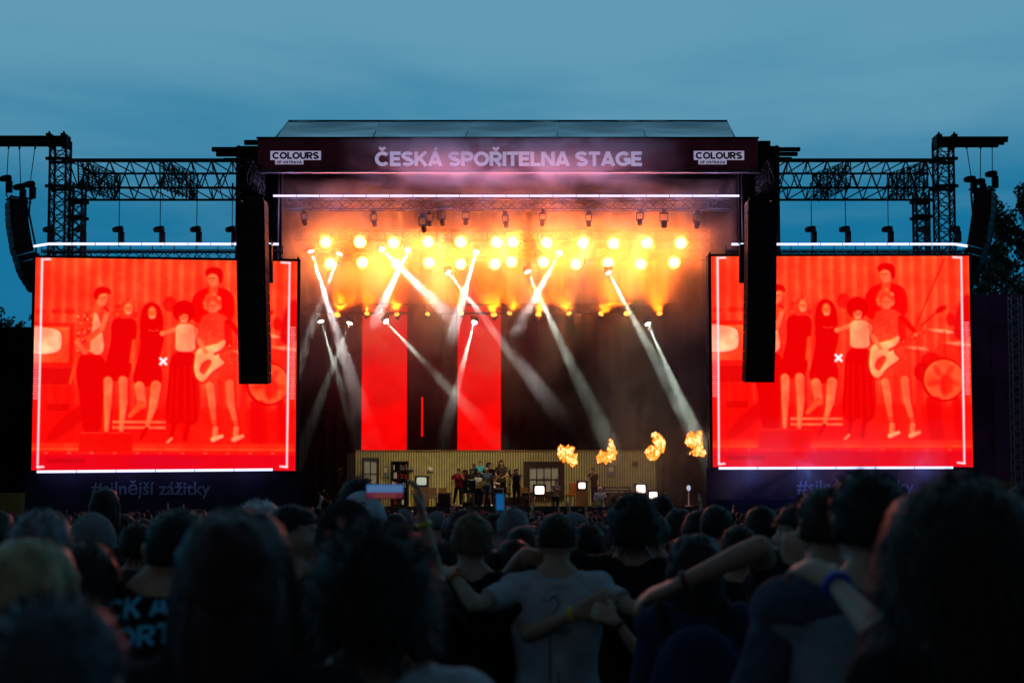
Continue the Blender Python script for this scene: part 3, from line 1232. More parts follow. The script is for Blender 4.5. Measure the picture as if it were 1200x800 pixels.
    poly([(240, 323), (239, 314), (247, 310.5), (257, 312), (260.5, 318), (259, 330), (255.5, 330), (254, 320), (246, 318)], DK2)
    # head between
    ell(199, 356, 8, 9, (240, 12, 10), .8)
    # 1 : man with a mic, patterned jacket over a pale vest
    poly([(93, 415), (124, 415), (128, 440), (124, 470), (122, 512), (101, 512), (98, 470), (92, 440)], DK2)
    poly([(101, 512), (112, 512), (108, 521), (99, 520)], DK2)
    seg((94, 418), (86, 450), 2.6, 2.0, SK2, .8)
    poly([(97, 369), (107, 362), (117, 361), (128, 363), (131, 372), (127, 416), (94, 416), (90, 402), (93, 382)], (250, 58, 32))
    for _ in range(60):
        ell(rs.uniform(92, 112), rs.uniform(368, 413), rs.uniform(.8, 2.0), rs.uniform(.8, 1.9), PALE if rs.rand() < .4 else DK, .6, .7)
    poly([(111, 366), (114, 363), (121, 385), (125, 416), (107, 416), (109, 392)], PALE, .9)
    seg((93, 402), (102, 414), 3, 2.6, SK, .9)
    seg((106, 398), (121, 385), 3.4, 3.2, (254, 88, 46))
    seg((121, 385), (127, 367), 3.0, 2.6, SK)
    seg((116, 357), (115, 364), 3.5, 4, SK2)
    ell(120.5, 350, 6.3, 9, SK)
    poly([(111.5, 350), (111, 342), (116, 336.5), (124, 336), (130, 339), (131, 346), (126, 343), (117, 345), (115, 353)], DK2)
    ell(126.5, 365, 2.6, 3.4, SK2)
    seg((124, 361), (127.5, 364), 1.1, 1.1, DK2)
    # 2 : woman, curly hair, black dress
    ell(149, 363, 12, 13, (250, 50, 27))
    for k in range(34):
        q = rs.uniform(0, 6.28)
        ell(149 + 11 * math.cos(q), 364 + 13 * math.sin(q), 2.2, 2.2, (244, 34, 18) if k % 2 else (255, 84, 42), .85, .7)
    ell(151, 362, 5, 7.4, (255, 118, 62))
    seg((149.5, 366.5), (153, 366), .8, .7, PALE, .95, .6)
    poly([(131, 378), (138, 372), (148, 374), (157, 372), (162, 380), (160, 400), (156, 418), (155, 444), (139, 448), (122, 446), (127, 420), (132, 400)], DK2)
    seg((129, 447), (129, 470), 5.2, 4.4, SK)
    seg((129, 470), (128, 505), 4.4, 2.4, SK)
    seg((146, 446), (147, 472), 5.2, 4.4, SK)
    seg((147, 472), (145, 505), 4.4, 2.4, SK)
    # 3 : woman, long dark hair, black dress
    poly([(165, 372), (168, 358), (176, 353), (186, 356), (191, 368), (192, 390), (182, 384), (164, 392)], DK2)
    ell(178.5, 366.5, 4.8, 7.6, (255, 108, 54))
    seg((176.5, 371.5), (181, 371), 1.0, .9, PALE, .95, .6)
    poly([(164, 388), (172, 383), (188, 384), (193, 392), (191, 408), (187, 420), (194, 450), (176, 454), (155, 451), (162, 424), (166, 405)], DK2)
    poly([(174, 385.5), (180, 388), (186, 385.5), (185, 387.5), (175, 387.5)], SK, .9, .6)
    seg((165, 453), (168, 474), 5.8, 4.6, SK)
    seg((168, 474), (155, 488), 4.2, 2.6, SK2)
    seg((184, 452), (181, 476), 6, 4.6, SK)
    seg((181, 476), (174, 503), 4.2, 2.2, SK)
    seg((174, 503), (168, 514), 2.4, 2.2, DK2)
    seg((158, 400), (155, 424), 2.4, 2.0, SK2, .85)
    # 4 : woman, afro, white top, black skirt
    seg((207, 385), (193, 390), 2.8, 2.5, SK)
    ell(190.5, 390.5, 3, 3, SK)
    poly([(200, 411), (230, 411), (233, 436), (236, 490), (226, 500), (214, 494), (204, 500), (194, 490), (198, 450)], DK2)
    for x in (203, 209, 217, 224, 230):
        seg((x, 430), (x + (x - 214) * .25, 492), .7, 1.0, (250, 26, 16), .5, 1.2)
    for x in (206, 222):
        seg((x, 496), (x - 4, 515), 3.0, 2.4, DK2)
    seg((203, 514), (198, 519), 1.5, 1.2, PALE, .85)
    poly([(205, 384), (210, 378.5), (224, 378.5), (230, 385), (228, 398), (229, 412), (205, 412), (206, 398)], PALE)
    seg((229, 386), (234, 402), 2.6, 2.4, SK)
    for k in range(16):
        q = k * 6.283 / 16
        ell(215 + 9 * math.cos(q), 364 + 9 * math.sin(q), 4, 4, DK2)
    ell(215, 364, 10, 10, DK2)
    ell(215, 371, 5.2, 7.2, SK)
    seg((212.6, 375.5), (217.6, 375.5), .9, .9, PALE, .95, .6)
    poly([(208, 371), (208, 362), (216, 359), (223, 363), (222, 369), (216, 366.5)], DK2)
    # 5 : bass player, fair hair
    ell(248, 354, 10.5, 12, SK2)
    for k in range(26):
        q = rs.uniform(2.6, 6.8)
        ell(248 + 9 * math.cos(q), 354 + 11 * math.sin(q), 2, 2, (255, 132, 72) if k % 2 else (254, 84, 44), .8, .7)
    ell(249, 359, 5.6, 8, SK)
    poly([(234, 372), (242, 366), (256, 365), (267, 371), (271, 384), (268, 410), (236, 410)], (250, 64, 36))
    poly([(261, 370), (270, 376), (272, 408), (264, 410)], DK, .8)
    for _ in range(40):
        ell(rs.uniform(237, 262), rs.uniform(369, 408), 1.3, 1.0, (255, 96, 54) if rs.rand() < .5 else (244, 36, 20), .5, .7)
    poly([(235, 408), (268, 408), (278, 446), (262, 452), (254, 432), (252, 453), (238, 452)], (250, 54, 30))
    seg((246, 452), (249, 474), 4.8, 4.0, SK)
    seg((249, 474), (252, 496), 4.0, 2.6, SK)
    seg((269, 449), (271, 474), 4.8, 4.2, SK)
    seg((271, 474), (277, 496), 4.0, 2.6, SK)
    for x, y in ((253, 493), (277, 493)):
        for j in range(3):
            seg((x - 3, y + 1 + 3 * j), (x + 3, y + 1 + 3 * j), .7, .7, (236, 20, 12), .7, .6)
        seg((x + .4, y + 9), (x, y + 16), 3.2, 3.2, (255, 128, 78))
        seg((x - 2, y + 22), (x + 8, y + 18), 3.0, 2.0, PALE)
    poly([(228, 420), (230, 409), (240, 405), (252, 403), (264, 396), (263, 404), (255, 412), (258, 420), (264, 424), (256, 430), (247, 436), (240, 447), (232, 446), (227, 434)], (255, 164, 104))
    poly([(233, 434), (237, 424), (245, 420), (249, 423), (244, 432), (239, 440)], (246, 40, 22), .85)
    seg((252, 414), (296, 392), 1.7, 1.3, (244, 44, 24))
    for x in (268, 278, 288):
        ell(x, 404 - (x - 268) * .5, 1, 1, PALE, .6, .6)
    seg((238, 376), (233, 398), 3.4, 3, (250, 60, 34))
    seg((233, 398), (240, 410), 2.8, 2.4, SK)
    ell(241, 412, 3, 2.4, SK)
    seg((268, 376), (281, 392), 3.2, 2.6, DK)
    ell(283, 396, 2.6, 2.6, SK)
    # stage edge and monitor wedge
    box(43, 520, 346, 530, (255, 50, 22), .85, 1.5)
    box(43, 526, 346, 528, (255, 92, 44), .8)
    for x in range(60, 340, 26):
        ell(x, 531.5, 1.6, .9, PALE, .6)
    box(43, 533, 346, 553, (222, 4, 30), .8, 1.5)
    poly([(150, 534), (205, 531), (250, 545), (150, 552)], (214, 4, 52), .5, 4)
    box(97, 507, 158, 530, (238, 14, 10), .96)
    box(99, 507, 156, 508.6, (255, 60, 34), .7)
    box(60, 538, 104, 543, (190, 4, 14), .6)
    # soft uneven video light and a little relief on the figures
    gch = img[..., 1].copy()

    def sm(a, k):
        for _ in range(k):
            a = (np.roll(a, 1, 0) + np.roll(a, -1, 0) + np.roll(a, 1, 1) + np.roll(a, -1, 1) + 2 * a) / 6
        return a
    blur = sm(gch, 3)
    img[..., 1] += np.clip((np.roll(blur, 2, 1) - np.roll(blur, -2, 1)) * -.22 + (np.roll(blur, -2, 0) - np.roll(blur, 2, 0)) * .14, -16, 20)
    for (k, a_) in ((6, .16), (15, .26), (38, .24)):
        gr = rs.rand(H // k + 3, W // k + 3)
        yi, xi = yy / k, xx / k
        y0_, x0_ = yi.astype(int), xi.astype(int)
        fy, fx = yi - y0_, xi - x0_
        f = gr[y0_, x0_] * (1 - fy) * (1 - fx) + gr[y0_ + 1, x0_] * fy * (1 - fx) + gr[y0_, x0_ + 1] * (1 - fy) * fx + gr[y0_ + 1, x0_ + 1] * fy * fx
        img[..., 1:] *= (1 + a_ * .7 * (f - .5) * 2)[..., None]
    for (x, y, s) in ((247, 324, 1), (121, 349, 1), (151, 361, 1), (178.5, 365, 1), (215, 370, 1), (249, 357, 1)):
        for dx in (-2.6, 2.2):
            ell(x + dx, y, 1.2, .8, (226, 20, 10), .75, .7)
        seg((x - .2, y), (x - .4, y + 3.4), .5, .7, (240, 62, 30), .6, .7)
    img += rs.normal(0, 3.2, (H, W, 1)) * np.array([0, 1, .8])
    # the white drawn frame, ticks and cross
    WH = (255, 232, 240)

    def line(p, q, r=1.25):
        seg(p, q, r, r, WH, 1, .8)
    line((51, 304.5), (50.5, 548))
    line((51, 304.5), (60, 304))
    line((50.5, 548), (57, 547.4))
    line((337.5, 304.5), (336.5, 547))
    line((337.5, 304.5), (328, 304))
    line((336.5, 547), (329, 546.4))
    for (x, y0, s) in ((46.3, 383, 1), (342, 381, -1)):
        for k in range(30):
            y = y0 + k * 2.9
            w_ = 2.4 if k % 3 else 3.1
            box(x - w_, y, x + w_, y + 1.5, (255, 190, 200), .85, .7)
    seg((188.5, 420), (195, 426.5), 1.6, 1.6, (255, 250, 255))
    seg((195, 420), (188.5, 426.5), 1.6, 1.6, (255, 250, 255))
    return np.clip(img, 0, 255)


PIC = raster()
LIN = np.where(PIC / 255 <= 0.04045, PIC / 255 / 12.92, ((PIC / 255 + 0.055) / 1.055) ** 2.4)
LIN[..., 0] *= 1.12
LIN[..., 1:] *= np.where(PIC[..., :1] * 0 + PIC[..., 2:] > 190, 1.0, .78)
M['video'] = glow('video_picture', (1, 1, 1), 1.0, 'picture')
M['cab'] = mat('screen_frame', (0.012, 0.01, 0.012), 0.7, spec=.1)


def picture_mesh(wm, hm):
    H, W = LIN.shape[:2]
    xs = np.linspace(-wm / 2, wm / 2, W)
    zs = np.linspace(hm / 2, -hm / 2, H)
    vx, vz = np.meshgrid(xs, zs)
    co = np.stack([vx, np.zeros_like(vx), vz], -1).reshape(-1, 3)
    idx = np.arange(W * H).reshape(H, W)
    q = np.stack([idx[:-1, :-1], idx[1:, :-1], idx[1:, 1:], idx[:-1, 1:]], -1).reshape(-1, 4)
    me = bpy.data.meshes.new('picture')
    me.vertices.add(len(co))
    me.vertices.foreach_set('co', co.ravel())
    me.loops.add(q.size)
    me.loops.foreach_set('vertex_index', q.ravel())
    me.polygons.add(len(q))
    me.polygons.foreach_set('loop_start', np.arange(0, q.size, 4))
    me.update()
    ca = me.color_attributes.new('picture', 'FLOAT_COLOR', 'POINT')
    rgba = np.concatenate([LIN.reshape(-1, 3), np.ones((W * H, 1))], 1)
    ca.data.foreach_set('color', rgba.ravel())
    me.materials.append(M['video'])
    return me


DS = 66.4
SW, SH = 304 / FPX * DS, 249 / FPX * DS
pm = picture_mesh(SW, SH)


def screen(uc, vc, D, yaw, label):
    c = at(uc, vc, D)
    t = thing('video_screen', (c.x, D, c.z - SH / 2), label, 'video screen', 'big video screens beside the stage')
    pic = put('picture', pm, t)
    pic.location = (0, 0, SH / 2)
    fr = MB()
    for i in range(7):
        for j in range(6):
            x0, x1 = -SW / 2 + SW * i / 7, -SW / 2 + SW * (i + 1) / 7
            z0, z1 = SH * j / 6, SH * (j + 1) / 6
            fr.box((x0 + .004, .03, z0 + .004), (x1 - .004, .22, z1 - .004))
    put('screen_cabinet', fr.mesh('screen_cabinet', M['cab']), t)
    ed = MB()
    ed.box((-SW / 2 - .14, .02, -.1), (-SW / 2 - .01, .3, SH + .1))
    ed.box((SW / 2 + .01, .02, -.1), (SW / 2 + .14, .3, SH + .1))
    ed.box((-SW / 2 - .14, .02, SH + .012), (SW / 2 + .14, .3, SH + .12))
    put('screen_frame', ed.mesh('screen_frame', M['cab']), t)
    # scaffold behind that carries it
    sc = MB()
    for k in range(6):
        x = -SW / 2 + SW * k / 5
        sc.tube([(x, .5, -c.z + SH / 2), (x, .5, SH + .3)], .05, 6)
        sc.tube([(x, 1.6, -c.z + SH / 2), (x, 1.6, SH + .3)], .05, 6)
        for j in range(5):
            sc.tube([(x, .5, SH * j / 5), (x, 1.6, SH * (j + 1) / 5)], .03, 5)
    for j in range(6):
        z = SH * j / 5
        sc.tube([(-SW / 2, .5, z), (SW / 2, .5, z)], .04, 5)
        sc.tube([(-SW / 2, 1.6, z), (SW / 2, 1.6, z)], .04, 5)
    put('support_frame', sc.mesh('support_frame', M['truss']), t)
    # low banner under the picture
    bw = MB()
    nb = 30
    vs, fs = [], []
    for k in range(nb + 1):
        x = -SW / 2 - .3 + (SW + .6) * k / nb
        yy = .12 + .03 * math.sin(k * 1.9)
        vs += [(x, yy, -c.z + SH / 2 + .02), (x, yy + .01, -.04)]
    for k in range(nb):
        fs.append((2 * k, 2 * k + 2, 2 * k + 3, 2 * k + 1))
    bw.add(vs, fs, 0, True)
    put('banner', bw.mesh('banner', M['navy']), t)
    t.rotation_euler.z = yaw
    return t


M['navy'] = mat('navy_banner', (0.012, 0.010, 0.035), 0.75, 0, .2, .7, .3, 3, spec=.2)
M['navytext'] = mat('banner_print', (0.13, 0.16, 0.27), .7)
s1 = screen(194.5, 427, DS, rad(5.0), 'red video screen left of the stage showing the band, speaker column before its right part')
s2 = screen(986, 423, DS, rad(-.6), 'red video screen right of the stage showing the band, speaker column before its left part')
for t, u, v in ((s1, 177, 573.5), (s2, 1002.5, 571.5)):
    cc = at(u, v, DS)
    o = lettering('lettering', '#silnější zážitky', 137, u, v, DS, M['navytext'], t, .016)
    o.location = ((cc.x - t.location.x), .06, cc.z - t.location.z)
    o['kind'] = 'stuff'
# white strips of the screens
for pl in ([at(40, 288.5, 64.6), at(57, 285.8, 65.9), at(327, 286, 67.2)], [at(857, 286.2, 66.6), at(1118, 286, 66.3), at(1135, 288.5, 65)]):
    tube_strip(pl, 11, 'white LED strip along the top of the %s video screen' % ('left' if pl[0].x < 0 else 'right'), M['tube'], .062, lights=(6, 8, (.45, .45, 1.0)))
tube_strip([at(43, 552.5, 65.7), at(320, 550, 66.55)], 6, 'white LED strip under the left video screen', M['tube'], .065, lights=(4, 7, (.35, .4, 1.0)))
tube_strip([at(842, 548.4, 66.1), at(1117, 547.6, 66.1)], 6, 'white LED strip under the right video screen', M['tube'], .065, lights=(4, 34, (.12, .32, 1.0)))
# thin smoke blown along the foot of the right screen
a_, b_ = at(842, 520, 65.6), at(1132, 585, 65.6)
smoke_box('screen_smoke', (a_.x - 1.5, 64.4, b_.z), (b_.x + 1, 65.8, a_.z + 1.6), .06, .5, .14, (1, 1, 1), .2, lift=.1, fade=(a_.z - .5, a_.z + 1.6, 1.0), out=True, xf=(3.0, 7.0, (a_.x + b_.x) / 2))
# walkway truss over the screens with a small rail
for (u0, u1, D0, D1_, lab) in ((46, 330, 65.9, 67.3, 'left'), (852, 1132, 66.8, 66.6, 'right')):
    p, q = at(u0, 297, D0), at(u1, 297, D1_)
    t = box_truss('screen_truss', p + Vector((0, .35, -.06)), q + Vector((0, .35, -.06)), .4, .4, .9, .035, 'small truss with a rail along the top edge of the %s video screen' % lab, 'truss', 'trusses over the screens')
    for k in range(12):
        a = p + (q - p) * (k / 11) + Vector((0, .3, 0))
        strut('rail_post', a, a + Vector((0, 0, .42)), .025, M['truss'], t)
    strut('rail', p + Vector((0, .3, .24)), q + Vector((0, .3, .24)), .022, M['truss'], t)

# ================================================================== side roof trusses, towers, arrays
def big_truss(u0, u1, D, lab, flip):
    """wide box truss seen from below: front chords at v 188/219.5, rear chords 2.7 m behind"""
    x0, x1 = xat(u0, 205, D), xat(u1, 205, D)
    za, zb_ = hgt(188, D), hgt(220, D)
    Dr = D + 2.7
    t = thing('roof_truss', ((x0 + x1) / 2, D, zb_), lab, 'truss', 'wide trusses between the stage and the towers')
    for (y, z, r) in ((D, za, .10), (D, zb_, .06), (Dr, za, .055), (Dr, zb_, .06)):
        strut('chord', (x0, y, z), (x1, y, z), r, M['truss'], t)
    n = 9
    for i in range(n):
        a, b = x0 + (x1 - x0) * i / n, x0 + (x1 - x0) * (i + 1) / n
        m = (a + b) / 2
        for (y0, z0, y1, z1) in ((D, za, D, zb_), (Dr, za, Dr, zb_), (D, zb_, Dr, zb_), (D, za, Dr, za)):
            strut('brace', (a, y0, z0), (m, y1, z1), .033, M['truss'], t)
            strut('brace', (m, y1, z1), (b, y0, z0), .033, M['truss'], t)
        if i % 3 == 1:
            strut('brace', (a, D, za), (a, Dr, zb_), .028, M['truss'], t)
            strut('brace', (a + .1, D, zb_), (a + .1, Dr, za), .028, M['truss'], t)
    # dense cross frames inside the truss with cable looms tied to them
    for f in ((.06, .5, .97) if not flip else (.03, .46, .9)):
        xc = x0 + (x1 - x0) * f
        lo = MB()
        sgn = -1 if flip else 1

        def fq(s_, t_):
            """point of the slanting cross frame: s_ from the near to the far side, t_ from bottom to top"""
            return Vector((xc + sgn * 1.15 * s_ + R.uniform(-.03, .03), D + (Dr - D) * s_, zb_ + (za - zb_) * t_ - .12 * math.sin(math.pi * s_) * (1 - t_)))
        for k in range(11):
            q = k / 10
            lo.tube([fq(q, 0), fq(q + R.uniform(-.03, .03), 1)], R.uniform(.02, .045), 5)
            lo.tube([fq(0, q), fq(1, q)], R.uniform(.015, .03), 5)
            lo.tube([fq(max(0, q - .3), 0), fq(min(1, q + .25), 1)], .018, 5)
            lo.tube([fq(min(1, q + .3), 0), fq(max(0, q - .25), 1)], .018, 5)
        for k in range(7):
            q = R.random()
            lo.tube([fq(q, R.random()), fq(min(1, q + .3), R.random()) + Vector((0, 0, -.15)), fq(min(1, q + .5), R.random())], .03, 5)
        lo.build('cable_loom', M['wire'], t)
    return t


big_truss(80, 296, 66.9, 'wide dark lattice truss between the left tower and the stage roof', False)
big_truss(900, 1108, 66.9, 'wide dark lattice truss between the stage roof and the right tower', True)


def tower(u, w, vt, D, lab, X=True):
    x = xat(u, 280, D)
    ww = w / FPX * D
    t = box_truss('truss_tower', (x, D, 0.05), (x, D, hgt(vt, D)), ww, ww, .62, .055, lab, 'tower', 'lattice towers beside the screens', rb=.026, X=True)
    for v in (188, 220) if w > 17 else (236, 255):
        z = hgt(v, D)
        c = MB()
        for s in (-1, 1):
            c.box((x - ww * .75, D + s * ww / 2 - .06, z - .07), (x + ww * .75, D + s * ww / 2 + .06, z + .07))
            c.box((x + s * ww / 2 - .05, D - ww * .56, z - .14), (x + s * ww / 2 + .05, D + ww * .56, z + .14))
        c.build('sleeve_block', M['black'], t)
    return t


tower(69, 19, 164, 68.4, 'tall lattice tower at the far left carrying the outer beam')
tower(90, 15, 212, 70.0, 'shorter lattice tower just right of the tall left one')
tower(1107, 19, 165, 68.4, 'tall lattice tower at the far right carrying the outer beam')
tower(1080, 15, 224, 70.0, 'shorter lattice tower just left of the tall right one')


def beam(u0, u1, v0, v1, D, lab, s):
    a, b = at(u0, v0, D), at(u1, v1, D)
    t = thing('outrigger_beam', ((a.x + b.x) / 2, D, b.z), lab, 'beam', 'outrigger beams on the towers')
    zm = (a.z + b.z) / 2
    h = a.z - b.z
    for dy in (-.25, .25):
        m = MB()
        x0, x1 = (a.x, b.x)
        m.box((x0, D + dy - .09, a.z - h * .32), (x1, D + dy + .09, a.z))
        m.box((x0, D + dy - .03, b.z + h * .3), (x1, D + dy + .03, a.z - h * .32))
        m.box((x0 + (.3 if s < 0 else 0), D + dy - .09, b.z), (x1 - (.3 if s > 0 else 0), D + dy + .09, b.z + h * .3))
        m.build('girder', M['black'], t)
    cl_ = MB()
    for u in ((60, 77) if s < 0 else (1098, 1116)):
        x = xat(u, v0, D)
        cl_.box((x - .12, D - .45, b.z - .12), (x + .12, D + .45, a.z + .1))
        cl_.tube([(x, D - .3, a.z), (x, D - .3, a.z + .22)], .05, 6)
    cl_.build('clamp', M['black'], t)
    return t


beam(-24, 80.5, 161, 170, 68.4, 'heavy dark beam reaching outward from the top of the left tower', -1)
beam(1095, 1179, 162, 171, 68.4, 'heavy dark beam reaching outward from the top of the right tower', 1)


def hoist(u, v, D, ztop, lab, tilt=0, sc=1.0):
    """chain motor on its chain; v is the pixel row of the drum"""
    p = at(u, v, D)
    t = thing('chain_hoist', p, lab, 'hoist', 'chain hoists')
    b = MB()
    b.box((-.02 * sc, -.13, -.62 * sc), (.25 * sc, .13, -.06), bevel=.03)
    put('motor_body', b.mesh('motor_body', M['black']), t)
    d = MB()
    d.lathe([(.02, -.34 * sc), (.11 * sc, -.32 * sc), (.155 * sc, -.16), (.16 * sc, .06), (.12, .20 * sc), (.02, .22 * sc)], (0, 0, .05 * sc), (1, 0, .16), 10)
    put('drum', d.mesh('drum', M['black']), t)
    ch = MB()
    L_ = ztop - p.z
    ch.tube([(0, 0, .2), (tilt, 0, L_)], .022, 5)
    ch.tube([(tilt * .93, 0, L_ * .9), (tilt, 0, L_)], .05, 5)
    put('chain', ch.mesh('chain', M['black']), t)
    hk = MB().tube([(0, 0, -.6 * sc), (0, 0, -.75 * sc), (.06, 0, -.85 * sc)], .035, 6)
    put('hook', hk.mesh('hook', M['black']), t)
    return t


zt_ = hgt(236, 69.6)
for i, (u, lab) in enumerate(((95, 'chain hoist before the short left tower, just over the white strip'), (139.5, 'leftmost of the three chain hoists hanging above the left screen'), (187.5, 'middle of the three chain hoists hanging above the left screen'), (230.5, 'rightmost of the three chain hoists hanging above the left screen'), (272, 'chain hoist close to the left edge of the stage above the left screen'),
                              (951, 'leftmost of the three chain hoists hanging above the right screen'), (991, 'middle of the three chain hoists hanging above the right screen'), (1041, 'rightmost of the three chain hoists hanging above the right screen'), (1083, 'chain hoist before the short right tower, just over the white strip'), (1120, 'chain hoist at the foot of the tall right tower above the screen corner'), (58, 'chain hoist at the foot of the tall left tower above the screen corner'))):
    hoist(u, 269.5, 66.9, zt_ + .3, lab, 0, .95)
zb2 = hgt(170, 68.4)
for u, v, du, lab in ((8, 210, .05, 'outermost chain hoist under the left outrigger beam'), (24, 220, -.1, 'middle chain hoist under the left outrigger beam'), (35.5, 217, .2, 'inner chain hoist under the left outrigger beam'),
                      (1138, 211, -.2, 'inner chain hoist under the right outrigger beam'), (1149, 214, .05, 'middle chain hoist under the right outrigger beam'), (1163, 205, .02, 'outermost chain hoist under the right outrigger beam')):
    hoist(u, v, 68.4, zb2, lab, du, 1.05)

M['pa'] = mat('speaker_black', (0.006, 0.005, 0.006), 0.75, 0, .3, 4, .2, 40, spec=.08)
M['grille'] = mat('speaker_grille', (0.012, 0.010, 0.013), 0.5, .3, .3, 30, .4, 120, spec=.15)


def cabinet(hw, hh, dp):
    """one array cabinet, front at -Y, slightly wedge shaped"""
    b = MB()
    f = .93
    vs = [(-hw, 0, -hh), (hw, 0, -hh), (hw, dp, -hh * f), (-hw, dp, -hh * f), (-hw, 0, hh), (hw, 0, hh), (hw, dp, hh * f), (-hw, dp, hh * f)]
    b.add(vs, [(0, 3, 2, 1), (4, 5, 6, 7), (1, 2, 6, 5), (2, 3, 7, 6), (3, 0, 4, 7), (0, 1, 5, 4)])
    for s in (-1, 1):
        b.box((s * hw * .97 - .02, -.03, -hh * .8), (s * hw * .97 + .018, dp * .4, hh * .8))
    return b.mesh('cabinet', M['pa'])


def line_array(spine, hw, dp, n, lab, group, face):
    """spine: list of pixel points with depth along the front of the hang; face: yaw"""
    P = [at(*s) for s in spine]
    # resample
    Ls = [0]
    for a, b in zip(P[:-1], P[1:]):
        Ls.append(Ls[-1] + (b - a).length)

    def pos(s):
        for i in range(len(P) - 1):
            if s <= Ls[i + 1] or i == len(P) - 2:
                t = (s - Ls[i]) / (Ls[i + 1] - Ls[i])
                return P[i] + (P[i + 1] - P[i]) * t
    t = thing('line_array', P[-1], lab, 'speaker array', group)
    step = Ls[-1] / n
    cm = cabinet(hw, step * .494, dp)
    gm = MB().box((-hw * .92, -.012, -step * .42), (hw * .92, -.004, step * .42)).mesh('grille', M['grille'])
    for i in range(n):
        a, b = pos(step * i), pos(step * (i + 1))
        d = (b - a).normalized()
        fx = Vector((math.cos(face), math.sin(face), 0))
        up = -d
        fx = (fx - up * fx.dot(up)).normalized()
        fy = up.cross(fx)
        mt = Matrix((fx, fy, up)).transposed().to_4x4()
        o = put('cabinet', cm, t, (a + b) / 2)
        o.rotation_euler = mt.to_euler()
        gr = put('grille', gm, o)
    fr = MB()
    a = pos(0)
    fx = Vector((math.cos(face), math.sin(face), 0))
    fy = Vector((-math.sin(face), math.cos(face), 0))
    for s in (-.8, .8):
        fr.tube([a + fx * hw * s + Vector((0, 0, .12)), a + fx * hw * s + fy * dp * 1.3 + Vector((0, 0, .12))], .05, 6)
    fr.tube([a - fx * hw * .9 + Vector((0, 0, .16)) + fy * .1, a + fx * hw * .9 + Vector((0, 0, .16)) + fy * .1], .05, 6)
    fr.build('fly_frame', M['black'], t)
    return t


g_ = 'curved and straight speaker arrays flown beside the stage'
line_array([(293, 236, 64.6), (294.5, 330, 64.5), (296, 400, 64.7), (296.8, 450, 65)], .665, .8, 18, 'tall black speaker column hanging before the right part of the left screen', g_, rad(-3))
line_array([(893.5, 236, 64.6), (893, 330, 64.5), (892, 400, 64.7), (890.5, 448, 65)], .665, .8, 18, 'tall black speaker column hanging before the left part of the right screen', g_, rad(3))
line_array([(314, 286, 65.6), (314.5, 331, 65.7)], .16, .4, 6, 'narrow black speaker strip hanging beside the big column before the left screen', g_, 0)
line_array([(871.5, 286, 65.6), (871.5, 331, 65.7)], .16, .4, 6, 'narrow black speaker strip hanging beside the big column before the right screen', g_, 0)
line_array([(9, 235, 67.6), (10, 262, 67.55), (15, 292, 67.6), (24, 320, 67.9), (39, 344, 68.6)], .52, .82, 14, 'curved black speaker array hanging under the outrigger beam left of the left screen', g_, rad(-58))
line_array([(1164.5, 224, 67.6), (1163.5, 251, 67.55), (1158, 284, 67.6), (1149, 313, 67.9), (1134, 340, 68.6)], .52, .82, 14, 'curved black speaker array hanging under the outrigger beam right of the right screen', g_, rad(58))
for x in (-1, 1):
    # cable drop beside each curved array
    u = 36 if x < 0 else 1138
    m = MB().tube([at(u, 226, 68.2), at(u - 2 * x * -1, 250, 68.2), at(u + (6 if x < 0 else -4), 290, 68.2), at(u + (9 if x < 0 else -7), 345, 68.2), at(u + (9 if x < 0 else -7), 590, 68.2)], .05, 6)
    m.top('cable', M['wire'], 'black cable dropping from the hoists along the %s curved speaker array' % ('left' if x < 0 else 'right'), 'cable')

# ================================================================== what stands beside the screens
M['wall_dk'] = mat('dark_fabric_wall', (0.016, 0.008, 0.012), .9, 0, .4, .35, .2, 2, spec=.05)
M['teal'] = glow('lit_panel', (0.03, 0.42, 0.62), .75)
D9 = 72.0
a, b = at(-150, 383, D9), at(39, 600, D9)
w = MB()
w.box((a.x, D9, 0), (b.x, D9 + .3, a.z))
for k in range(9):
    xk = a.x + (b.x - a.x) * k / 8
    w.tube([(xk, D9 - .05, 0), (xk, D9 - .05, a.z)], .05, 6)
w.top('dark_wall', M['wall_dk'], 'high dark cloth covered wall at the far left beside the screen', 'wall')
a, b = at(1138, 345, D9), at(1330, 600, D9)
w = MB()
w.box((a.x, D9, 0), (b.x, D9 + .3, a.z))
for k in range(9):
    xk = a.x + (b.x - a.x) * k / 8
    w.tube([(xk, D9 - .05, 0), (xk, D9 - .05, a.z)], .05, 6)
M['wall_pu'] = mat('dark_purple_wall', (0.22, 0.06, 0.18), .9, 0, .4, .35, .2, 2, spec=.05)
w.top('dark_wall', M['wall_pu'], 'high dark purple cloth covered wall at the far right beside the screen', 'wall')
# printed banners low on those walls
M['print'] = mat('colour_print', (0.30, 0.22, 0.03), .7, 0, 0, .35, col2=(0.22, 0.03, 0.05), aniso=(1, 1, .5))
for u0, u1, v0, v1, lab in ((-40, 31, 577, 606, 'low yellow and red banner at the foot of the far left wall'), (1152, 1215, 563, 604, 'low yellow and purple banner at the foot of the far right wall')):
    a, b = at(u0, v0, 71.6), at(u1, v1, 71.6)
    MB().box((a.x, 71.6, b.z), (b.x, 71.66, a.z)).top('banner', M['print'], lab, 'banner')
a, b = at(32, 578, 71.2), at(52, 594, 71.2)
MB().box((a.x, 71.2, b.z), (b.x, 71.3, a.z)).top('lit_panel', M['teal'], 'small cyan lit panel below the left screen corner at the far left', 'lit panel')
M['alu'] = mat('bare_alu', (0.35, 0.33, 0.37), .45, .4)
box_truss('ladder_truss', (xat(1191, 450, 70), 70, .05), (xat(1191, 450, 70), 70, hgt(347, 70)), .5, .5, .55, .03, 'slim upright ladder truss at the far right in front of the purple wall', 'truss', m=M['alu'], X=False)
